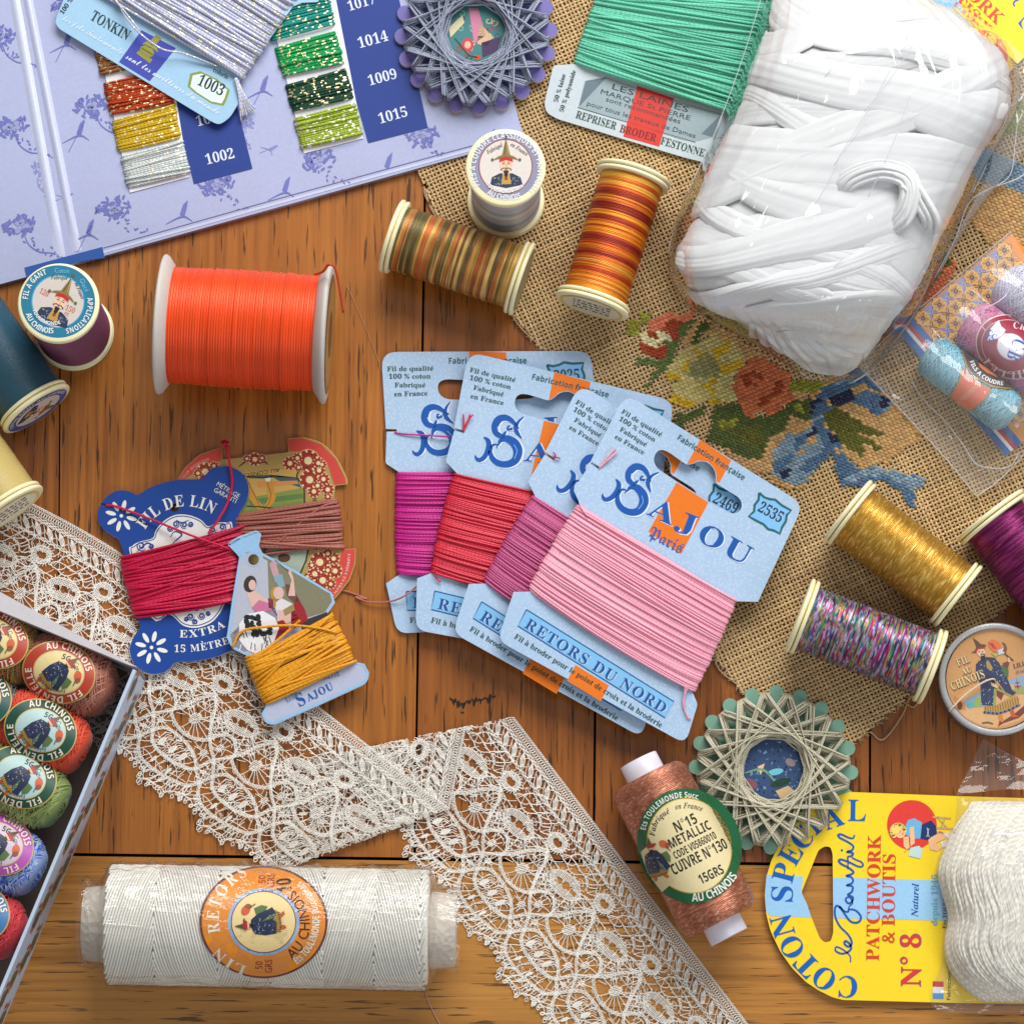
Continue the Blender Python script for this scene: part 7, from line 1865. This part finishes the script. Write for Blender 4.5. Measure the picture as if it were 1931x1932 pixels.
# loose flap of film standing above the skein
fa = np.array([[(1565, 82), (1700, 160), (1840, 236), (2000, 320)], [(1480, 270), (1640, 300), (1840, 330), (2000, 370)], [(1388, 452), (1520, 430), (1700, 412), (2000, 410)]], float)
G = np.zeros((13, 16, 3))
for i in range(13):
    for j in range(16):
        a = i / 12 * 2; b = j / 15 * 3; i0 = min(int(a), 1); j0 = min(int(b), 2); fa_, fb_ = a - i0, b - j0
        q = (fa[i0, j0] * (1 - fa_) + fa[i0 + 1, j0] * fa_) * (1 - fb_) + (fa[i0, j0 + 1] * (1 - fa_) + fa[i0 + 1, j0 + 1] * fa_) * fb_
        G[i, j] = I(*cL(*q), 3 + 16 * (i / 12) + 5 * noise.noise((q[0] * .012, q[1] * .01, 1)) + 3)
fm.grid(G[::-1], 0)
fm.obj("clear_film", film("skein_film", .07, .06, 45, (.35, 1, 1), .2, .5, (.97, .965, .975), .7), sk)

# ------------------------------------------------------------------ clear bag with a patterned card and sewing cotton balls
yb = thing("clear_bag", 1820, 720, "flat clear plastic bag holding three pastel cotton balls over a patterned card", "plastic bag")
hc = thing("pattern_card", 1800, 640, "orange card with a blue end and a floral tile pattern, inside the clear bag", "card")
quad = cP((238, 800), (988, 170), (1700, 1020), (950, 1622))
zh = 9
slab(rounded(quad, 2, 2), zh, 2.4, [paper(S(216, 146, 66), .4), paper(S(220, 220, 224))], "card", hc)
Aq, Bq, Cq, Dq = [np.array(q) for q in quad]
UV = lambda u, v: tuple(Aq + (Bq - Aq) * u + (Dq - Aq) * v)
p = Print(plane(zh + 2.5), .2)
p.poly([UV(0, 0), UV(.14, 0), UV(.14, 1), UV(0, 1)], S(24, 100, 176), 1); p.poly([UV(.046, 0), UV(.068, 0), UV(.068, 1), UV(.046, 1)], S(232, 232, 236), 2); p.poly([UV(.068, 0), UV(.094, 0), UV(.094, 1), UV(.068, 1)], S(196, 40, 50), 2)
p.poly([UV(.93, 0), UV(1, 0), UV(1, 1), UV(.93, 1)], S(232, 140, 40), 1)
for r_i in range(12):
    for c_i in range(11):
        u = .185 + c_i * .0705; v = .05 + r_i * .074
        if (c_i + r_i) % 2 == 0:
            c = UV(u, v)
            p.poly([UV(u - .062, v), UV(u, v - .066), UV(u + .062, v), UV(u, v + .066)], S(60, 44, 40), 2); p.poly([UV(u - .056, v), UV(u, v - .060), UV(u + .056, v), UV(u, v + .060)], S(236, 176, 70), 3)
            for a in range(4):
                e = UV(u + .026 * math.cos(a * 1.571 + .785), v + .028 * math.sin(a * 1.571 + .785)); p.ell(e, 6.2, None, S(246, 206, 130), 4, n=10); p.ell(e, 4.2, None, S(226, 150, 40), 5, n=8)
            p.ell(c, 4.4, None, S(70, 50, 76), 6, n=10); p.ell(c, 1.8, None, S(200, 150, 90), 7, n=8)
            for a in range(8): p.stroke([c, UV(u + .03 * math.cos(a * .785), v + .03 * math.sin(a * .785))], .9, S(60, 40, 50), 6)
        elif c_i % 2:
            p.poly([UV(u - .036, v - .036), UV(u + .036, v - .036), UV(u + .036, v + .036), UV(u - .036, v + .036)], S(146, 152, 206), 2); p.ell(UV(u, v), 4.2, None, S(176, 176, 214), 3, n=10); p.ell(UV(u, v), 2.2, None, S(120, 124, 190), 4, n=8)
        else:
            p.ell(UV(u, v), 2.4, None, S(80, 50, 40), 3, n=8)
            for a in range(7): p.stroke([UV(u + .02 * math.cos(a), v + .02 * math.sin(a)), UV(u + .03 * math.cos(a + .5), v + .03 * math.sin(a + .5))], .8, S(246, 200, 120), 3)
p.obj("tile_print", hc)
CAPS = []
def fat_ball(a, b, R, col, label, seed, bands):
    A = I(*a, R + 12); B = I(*b, R + 12); L = np.linalg.norm(B - A) / K; d, u1, u2 = frame(A, B)
    CAPS.append((np.array(a), np.array(b), R)); t = thing("cotton_ball", (a[0] + b[0]) / 2, (a[1] + b[1]) / 2, label, "cotton ball", "balls of sewing cotton in the clear bag")
    rnd = random.Random(seed); m = MB()
    pr_ = lambda s: R * (1 - np.clip(1 - np.minimum(s, L - s) / (R * .55), 0, 1) ** 2.4 * .55)
    sv = np.linspace(0, L, 40); lathe(m, A, B, [(0, 0)] + [(s, float(pr_(np.array(s))) - 1.0) for s in sv] + [(L, 0)], 40, 0, lambda S_, a_: np.full((len(S_), len(a_), 3), .78))
    for i in range(210):
        s0 = rnd.uniform(-.1, 1.1) * L; sl = rnd.choice((-1, 1)) * rnd.choice((.1, .12, .55, .7)) * rnd.uniform(.8, 1.1)
        a_ = np.linspace(-.3, 3.44, 22); s = s0 + sl * (a_ - 1.57) * R; ok_ = (s > 1) & (s < L - 1)
        if ok_.sum() < 3: continue
        s = s[ok_]; aa = a_[ok_]; rr = pr_(s) + rnd.uniform(-.3, 1.4)
        m.tube(A + np.outer(s * K, d) + np.outer(rr * np.cos(aa) * K, u1) + np.outer(rr * np.sin(aa) * K, u2 * (1 if u2[2] > 0 else -1)), .95 * K, 4, 0, rnd.uniform(.82, 1.1), caps=False)
    m.obj("yarn", thread(col, 5, .6, var=.06, name="sewing_cotton", dark=.86), t)
    if bands:
        pb = Print(cyl(A, B, R + 2.5), .3, 3); bands(pb); pb.obj("paper_label", t)
    return t
def band_blue(p):
    p.poly(cP((668, 1040), (712, 1100), (860, 1190), (822, 1250), (722, 1334), (650, 1300), (582, 1232), (640, 1140)), S(176, 140, 80), 0); p.poly(cP((680, 1050), (716, 1106), (845, 1190), (812, 1246), (718, 1326), (655, 1292), (592, 1230), (645, 1150)), S(226, 118, 88), 1)
    p.poly(cP((655, 905), (740, 960), (880, 1080), (1020, 1180), (960, 1186), (860, 1172), (740, 1110), (690, 1040)), S(150, 130, 80), 2); p.poly(cP((668, 925), (760, 985), (890, 1095), (1000, 1174), (940, 1172), (860, 1158), (752, 1102), (702, 1036)), S(88, 80, 84), 3)
    p.poly(cP((770, 1010), (880, 1080), (900, 1110), (830, 1080), (780, 1040)), S(226, 140, 90), 4)
    p.text("FILS A COUDRE", *cP((714, 1004), (936, 1160)), S(226, 226, 222), "s", h=26 * cP.k, pm=cP(800, 1116), l=4)
    p.text("Ets TOULEMONDE", *cP((640, 1296), (790, 1160)), S(244, 190, 150), "b", h=30 * cP.k, l=4)
fat_ball(cP(432, 935), cP(1000, 1372), 41, S(150, 208, 226), "pale sky blue cotton ball with an orange and grey paper band in the clear bag", 1, band_blue)
def band_pink(p):
    k = cP.k; c = cP(985, 910)
    MA = S(150, 44, 66)
    p.ell(c, 238 * k, 205 * k, S(222, 206, 206), 0, .5, n=56, rings=9); p.ell(c, 230 * k, 198 * k, MA, 1, .5, n=56, rings=9); p.ell(c, 200 * k, 172 * k, S(206, 190, 200), 2, .5, n=48, rings=7); p.ell(c, 196 * k, 168 * k, MA, 3, .5, n=48, rings=7)
    p.poly(cP((905, 735), (850, 790), (830, 870), (880, 860), (930, 830), (950, 800), (920, 775)), S(222, 222, 236), 4); p.text("55", *cP((900, 840), (846, 790)), S(60, 80, 170), "b", h=60 * k, l=5)
    p.ell(c, 96 * k, 86 * k, S(206, 190, 206), 4, .5, n=36, rings=3); p.ell(c, 90 * k, 80 * k, S(230, 230, 242), 5, .5, n=36, rings=3)
    p.text("C·B", *cP((1006, 846), (952, 978)), S(50, 84, 180), "b", h=92 * k, l=6)
    p.text("BILLET", *cP((1100, 1030), (832, 968)), S(226, 206, 214), "b", h=50 * k, l=5, pm=cP(968, 1070)); p.text("CROIX", *cP((996, 790), (1150, 880)), S(226, 206, 214), "b", h=44 * k, l=5, pm=cP(1090, 815))
fat_ball(cP(690, 730), cP(1240, 1130), 50, S(232, 148, 190), "rose pink cotton ball with a round maroon label in the clear bag", 2, band_pink)
def band_lil(p): p.poly(cP((1090, 720), (1150, 640), (1300, 760), (1200, 880), (1030, 800)), S(140, 50, 76), 0)
fat_ball(cP(915, 470), cP(1380, 830), 48, S(226, 226, 246), "lilac white cotton ball at the right edge inside the clear bag", 3, band_lil)
fb = MB()
def sheet(rows, nu, nv, zf, amp=3.0, sc=.012, seed=0, zq=None):
    R = np.array(rows, float); a, b = R.shape[:2]; G = np.zeros((nu, nv, 3))
    for i in range(nu):
        for j in range(nv):
            x = i / (nu - 1) * (a - 1); y = j / (nv - 1) * (b - 1); i0 = min(int(x), a - 2); j0 = min(int(y), b - 2); f, g = x - i0, y - j0
            q = (R[i0, j0] * (1 - f) + R[i0 + 1, j0] * f) * (1 - g) + (R[i0, j0 + 1] * (1 - f) + R[i0 + 1, j0 + 1] * f) * g
            z = (zf(i / (nu - 1), j / (nv - 1)) if zq is None else zq(q)) + amp * (noise.noise((q[0] * sc, q[1] * sc, seed)) + .5 * noise.noise((q[0] * sc * 3.1, q[1] * sc * 3.1, seed + 3)))
            G[i, j] = I(q[0], q[1], max(z, zh + 3.5))
    return G
rows = [[cP(-10, 1030), cP(225, 800), cP(600, 480), cP(985, 158)], [cP(60, 1130), cP(350, 900), cP(700, 660), cP(1080, 330)], [cP(330, 1390), cP(560, 1200), cP(900, 900), cP(1260, 620)], [cP(560, 1640), cP(800, 1420), cP(1100, 1180), cP(1480, 860)], [cP(760, 1885), cP(920, 1770), cP(1200, 1500), cP(1700, 1120)]]
def zbag(u, v):
    hump = max(0, 1 - ((u - .48) / .40) ** 2) ** .5 * max(0, 1 - ((v - .72) / .56) ** 2) ** .5
    return zh + 5 + 105 * hump ** .8
def zball(q):
    z = zh + 5
    for a, b, R in CAPS:
        t = min(1, max(0, np.dot(q - a, b - a) / np.dot(b - a, b - a))); dd = np.linalg.norm(q - a - (b - a) * t)
        z = max(z, 12 + R + math.sqrt(max(0, R * R - dd * dd)) + 9 if dd < R * .7 else 12 + R * 1.71 + 9 - (dd - R * .7) * 1.15)
    return z
fb.grid(sheet(rows, 80, 80, None, 3.5, .016, 5, zball)[::-1], 0)
cr = MB()
# sealed edges and the sharp creases of the film as whitish tubes; the creases' highlights are put into that colour
def crease(mb, pts, z, r=1.2):
    q = spline(np.array([(a, b, z if not hasattr(z, "__len__") else z[i]) for i, (a, b) in enumerate(pts)], float), 8); mb.tube(I(q[:, 0], q[:, 1], q[:, 2]), r * K, 5)
crease(cr, [cP(-10, 1030), cP(225, 800), cP(600, 480), cP(985, 158)], 16, .9); crease(cr, [cP(-10, 1030), cP(330, 1390), cP(560, 1640), cP(760, 1885)], 16, .9)
crease(cr, [cP(760, 1885), cP(905, 1780), cP(1060, 1620), cP(1100, 1500)], 18, 1.0)
crease(cr, [cP(330, 1130), cP(430, 1270), cP(560, 1400), cP(680, 1560), cP(770, 1680), cP(960, 1695), cP(1040, 1600)], [20, 26, 24, 22, 26, 24, 20], 1.0)
crease(cr, [cP(640, 750), cP(800, 670), cP(960, 560), cP(985, 360)], [70, 105, 112, 60], 1.2)
FILMC = film("film_crease", .6, .12, 60, (1, 1, 1), 0, .2, (.95, .95, .97), 1.0)
fb.obj("bag_film", film("bag_film", .12, .07, 38, (1, .45, 1), .8, .5, (.97, .97, .98), .8), yb)
cr.obj("bag_seam", FILMC, yb)

# ------------------------------------------------------------------ big roll of white cotton sliver
ct = thing("cotton_roll", 1590, 380, "big fluffy roll of white cotton sliver in the clear bag beside the mint card", "cotton roll")
axis = [((1520, -190), (1560, -200)), ((1486, -80), (1640, -90)), ((1462, -5), (1728, -14)), ((1440, 75), (1812, 32)), ((1412, 160), (1882, 104)), ((1376, 250), (1896, 196)), ((1335, 340), (1826, 318)), ((1298, 430), (1768, 445)), ((1281, 505), (1724, 545)), ((1312, 568), (1682, 604)), ((1396, 612), (1646, 654)), ((1470, 664), (1612, 696)), ((1530, 706), (1576, 714))]
AX = spline(np.array([(*a, *b) for a, b in axis], float), 12)
ns = len(AX); na_ = 150
HC = 250
def csurf(s, a, off):
    """point on the roll: s along it, a round it (0 right, pi/2 top), off outward"""
    s = np.clip(np.asarray(s, float), 0, 1); k_ = s * (ns - 1)
    q = np.stack([np.interp(k_, np.arange(ns), AX[:, c]) for c in range(4)], -1)
    wdt = np.hypot(q[..., 2] - q[..., 0], q[..., 3] - q[..., 1])
    H = np.minimum(HC, wdt * .58) * np.where(s < .72, 1, np.maximum(.2, 1 - ((s - .72) / .28) ** 2 * .75))
    ca, sa = np.cos(a), np.sin(a)
    cx_ = np.sign(ca) * np.abs(ca) ** .82; cz = np.sign(sa) * np.abs(sa) ** .78
    x = (q[..., 0] + q[..., 2]) / 2 + (q[..., 2] - q[..., 0]) / 2 * cx_ * (1 + off / 260); y = (q[..., 1] + q[..., 3]) / 2 + (q[..., 3] - q[..., 1]) / 2 * cx_
    return I(x, y, np.maximum(5, H / 2 + H / 2 * cz + off * np.maximum(0, cz)))
m = MB()
ss, aa = np.meshgrid(np.linspace(0, 1, 120), np.linspace(0, 2 * math.pi, 100, endpoint=False), indexing="ij")
oo = np.array([[5 * noise.noise((s * 7, math.cos(a) * 1.5, math.sin(a) * 1.5)) - 7 for a in aa[0]] for s in ss[:, 0]])
m.grid(csurf(ss, aa, oo)[::-1], 0, wrap=True)
rq = random.Random(77)
# bands of combed sliver wound slantwise over one another: soft ribbons with a fine lengthwise grain
def ribbon(path, half, lay, seed, dome=9.0, na3=30, nw=26):
    """path(t) -> (surface coordinates, spread function); a ribbon of combed fibre"""
    G = np.zeros((na3, nw, 3))
    for i, t in enumerate(np.linspace(0, 1, na3)):
        for j, o in enumerate(np.linspace(-1, 1, nw)):
            g = 1.3 * noise.noise((o * 9 + seed, t * 1.6, seed * 3.1)) + .8 * noise.noise((o * 22, t * 2.5, seed)) + 2.2 * noise.noise((o * 2.4, t * 2, seed + 9))
            G[i, j] = path(t, o, lay + dome * (1 - abs(o) ** 2.6) - 3 * (abs(o) > .97) + g)
    m.grid(G, 0, rq.uniform(.985, 1.01))
BANDS = [(.02, .06, .06), (.08, -.10, .07), (.13, .04, .06), (.19, -.10, .07), (.25, .12, .07), (.31, -.03, .07), (.37, .10, .07), (.43, -.12, .07), (.48, .04, .07), (.54, .13, .07), (.59, -.07, .07), (.64, .02, .07), (.70, .10, .07), (.75, -.05, .06), (.80, .04, .06), (.85, -.02, .06), (.90, .02, .06), (.22, .03, .05), (.40, .02, .05), (.56, -.12, .05), (.67, -.10, .05), (.28, .16, .045), (.47, .17, .05), (.61, .12, .04)]
rq.shuffle(BANDS)
for bi, (c0_, tilt, wd) in enumerate(BANDS):
    fan = rq.uniform(-.35, .35); bow = rq.uniform(-.025, .025)
    def pth(t, o, off):
        a = .03 + 3.08 * t
        return csurf(c0_ + .72 * tilt * math.cos(a) + wd * .62 * o * (1 + fan * math.cos(a)) + bow * math.sin(2 * a), a, off)
    ribbon(pth, wd, -9 + bi * .55, bi + .5, dome=rq.uniform(6, 10))
# the gathered end: sliver drawn into a hollow near the bottom
for k in range(9):
    f_ = k / 8
    end = np.array((1440 + 200 * f_, 640 + 44 * math.sin(f_ * 2.6) - 4 * f_)); ctl = np.array((1440 + 110 * f_, 600 + 14 * (1 - f_))); st0 = np.array((1398 + 22 * f_, 572 + 6 * f_))
    def pth(t, o, off):
        q = (1 - t) ** 2 * st0 + 2 * t * (1 - t) * ctl + t * t * end; d_ = 2 * (1 - t) * (ctl - st0) + 2 * t * (end - ctl); d_ /= np.linalg.norm(d_) + 1e-9
        q = q + np.array([-d_[1], d_[0]]) * o * (5 + 34 * t) * math.sqrt(max(0, 1 - t ** 5))
        return I(q[0], q[1], max(8, 104 + 36 * math.sin(t * 1.9) * (.5 + f_ * .6) - 66 * t * t * (1.1 - .5 * f_) + off))
    ribbon(pth, 1, 0, 40 + k, dome=7, nw=18)
# loops and a tucked knot of sliver on top
def rope(pts, zs_, r, nst=9, seed=0):
    rr = random.Random(seed); q = spline(np.array([(*p_, z) for p_, z in zip(pts, zs_)], float), 9); n_ = len(q)
    for k in range(nst * 3):
        a = rr.uniform(0, 6.28); tw = rr.uniform(-1.4, 1.4); o = r * math.sqrt(rr.random()) * 1.05
        t = np.linspace(0, 1, n_); env = np.minimum(1, np.minimum(t, 1 - t) * 6 + .25)
        d_ = np.gradient(q[:, :2], axis=0); d_ /= np.linalg.norm(d_, axis=1)[:, None]; nn = np.stack([-d_[:, 1], d_[:, 0]], 1)
        off = o * env * np.cos(a + tw * t); zo = o * env * np.sin(a + tw * t) * .6
        m.tube(I(q[:, 0] + nn[:, 0] * off, q[:, 1] + nn[:, 1] * off, q[:, 2] + zo), np.interp(t, [0, .1, .9, 1], [1, 4.6, 4.6, 1]) * K, 6, 0, rr.uniform(.985, 1.01))
cC_ = lambda *a: cC(*a)
top_z = HC + 8
rope(cC((830, 1000), (900, 900), (1050, 850), (1180, 880), (1215, 960), (1180, 1080), (1080, 1180)), [top_z - 20, top_z - 2, top_z + 4, top_z + 6, top_z + 2, top_z - 12, top_z - 34], 18, 10, 1)
rope(cC((1165, 900), (1210, 930), (1260, 1010), (1310, 1100), (1320, 1180)), [top_z + 6, top_z + 6, top_z - 6, top_z - 30, top_z - 70], 15, 8, 2)
tw = NT("cotton_fluff"); vv = tw.coord((1, 1, 1), (0, 0, -.55)); mp2 = tw.n("ShaderNodeMapping"); mp2.inputs["Scale"].default_value = (.10, 1, .5); tw.l(vv, mp2.inputs[0])
f1 = tw.noise(mp2.outputs[0], 420, 4, .6, .4); f2 = tw.noise(tw.coord(), 60, 3)
tw.set(col=tw.mix(f1, S(216, 219, 222), S(232, 233, 234)), rough=.9, sheen=.5, spec=.15); tw.bump(tw.math("ADD", f1, tw.math("MULTIPLY", f2, .3)), .3, .0006)
m.obj("cotton_sliver", tw.m, ct)
bgt = thing("clear_bag", 1640, 420, "large creased clear plastic bag round the white cotton roll, flat skirt on its right side", "plastic bag")
bm_ = MB()
lo = [(1500, -210), (1464, -90), (1444, -10), (1418, 80), (1384, 170), (1344, 260), (1302, 350), (1270, 430), (1262, 510), (1300, 580), (1380, 625), (1462, 676), (1520, 716)]
ro = [(1580, -220), (1670, -110), (1750, -30), (1832, 18), (1906, 92), (1920, 196), (1852, 326), (1794, 450), (1748, 552), (1704, 614), (1664, 668), (1630, 706), (1590, 726)]
LO = spline(np.array(lo, float), 10); RO = spline(np.array(ro, float), 10); nb_ = len(LO); nt = 90; G = np.zeros((nb_, nt, 3))
for i in range(nb_):
    s = i / (nb_ - 1); k_ = min(int(s * (ns - 1)), ns - 1); wdt = np.linalg.norm(AX[k_, 2:] - AX[k_, :2]); H = min(HC, wdt * .58) * (1 if s < .72 else max(.2, 1 - ((s - .72) / .28) ** 2 * .75))
    for j in range(nt):
        a = math.pi * (1 - j / (nt - 1)) * 1.0; ca = math.cos(a); sa = math.sin(a)
        cx_ = math.copysign(abs(ca) ** .8, ca); cz = abs(sa) ** .62
        x = (LO[i, 0] + RO[i, 0]) / 2 + (RO[i, 0] - LO[i, 0]) / 2 * cx_; y = (LO[i, 1] + RO[i, 1]) / 2 + (RO[i, 1] - LO[i, 1]) / 2 * cx_
        z = (H + 34) * cz
        # long creases running down the bag
        rg_ = 1 - abs(noise.noise((cx_ * 5 + .6 * noise.noise((s * 3, 1, 2)), s * 1.6, 11)) * 2.2); rg2 = 1 - abs(noise.noise((cx_ * 11, s * 2.6 + cx_, 17)) * 2.4)
        z += (13 * max(0, rg_) ** 6 + 7 * max(0, rg2) ** 5 + 4 * noise.noise((cx_ * 3, s * 7, 3))) * sa ** .4
        G[i, j] = I(x, y, max(5, z))
bm_.grid(G[::-1], 0)
sk_rows = [[(1880, 60), (1935, 110), (1990, 140)], [(1890, 200), (1950, 190), (1990, 190)], [(1866, 320), (1925, 290), (1975, 262)], [(1800, 450), (1840, 400), (1842, 372)], [(1764, 530), (1792, 480), (1796, 452)], [(1700, 640), (1716, 612), (1730, 580)], [(1620, 722), (1648, 690), (1660, 664)]]
bs_ = MB(); bs_.grid(sheet(sk_rows, 50, 24, lambda u, v: 40 * (1 - v) + 10, 9, .02, 9)[::-1], 0)
bs_.obj("bag_skirt", film("bag_skirt", .16, .07, 40, (1, .4, 1), -.5, .7, (.95, .95, .97), 1.2), bgt)
bm_.obj("bag_film", film("cotton_bag_film", .02, .05, 30, (1.0, .22, .6), -.28, .6, (.98, .98, .985), 1.5), bgt)
cb = MB()  # bag edge and creases, their bright streaks built as whitish tubes
crease(cb, [(1940, 150), (1978, 262), (1930, 330), (1836, 372), (1800, 452), (1764, 520), (1720, 598), (1650, 690), (1608, 722)], [16, 16, 18, 20, 18, 18, 18, 16, 14], 1.3)
crease(cb, [cQ(640, 700), cQ(700, 860), cQ(790, 970), cQ(850, 990), cQ(930, 940), cQ(985, 860)], [150, 120, 84, 66, 60, 50], 1.6)
crease(cb, [cQ(820, 1080), cQ(760, 1230), cQ(680, 1400), cQ(600, 1600), cQ(500, 1800)], [60, 56, 48, 44, 40], 1.0)
crease(cb, [cQ(960, 1060), cQ(910, 1180), cQ(890, 1360), cQ(840, 1640), cQ(620, 1780), cQ(500, 1850)], [40, 40, 36, 30, 26, 24], 1.2)
for a, b, z in (((1225, 130), (830, 830), (262, 276)), ((1240, 200), (980, 560), (272, 280)), ((820, 340), (430, 790), (262, 190)), ((1210, 480), (1000, 990), (278, 270)), ((870, 760), (700, 1080), (278, 266)), ((1000, 560), (880, 760), (280, 280)), ((600, 1160), (400, 1510), (250, 190)), ((880, 1290), (640, 1500), (262, 230))):
    crease(cb, [cC(*a), cC((a[0] + b[0]) / 2 + 14, (a[1] + b[1]) / 2), cC(*b)], [z[0], (z[0] + z[1]) / 2 + 3, z[1]], .7)
crease(cb, [(1440, -20), (1400, 110), (1352, 240), (1300, 356), (1268, 440), (1264, 500), (1300, 576), (1390, 622)], [60, 56, 52, 48, 44, 40, 36, 34], 1.0)
cb.obj("film_crease", FILMC, bgt)

# ------------------------------------------------------------------ stray hairs of thread on the boards
h1 = loose(None, [(798, 1860), (806, 1884), (818, 1910), (834, 1940)], [2, 2.2, 2, 2], .9, thread(S(226, 180, 176), 5, .6), "loose_thread")
tag(h1, "pale pink loose thread on the cross board right of the white roll", "thread", "stray threads")
h2 = loose(None, [cD(1740, 170), cD(1810, 330), cD(1880, 500), cD(1925, 640)], [2, 2, 2, 2], .45, thread(S(206, 160, 120), 5, .6), "loose_thread")
tag(h2, "hair fine stray thread on the boards right of the orange spool", "thread", "stray threads")
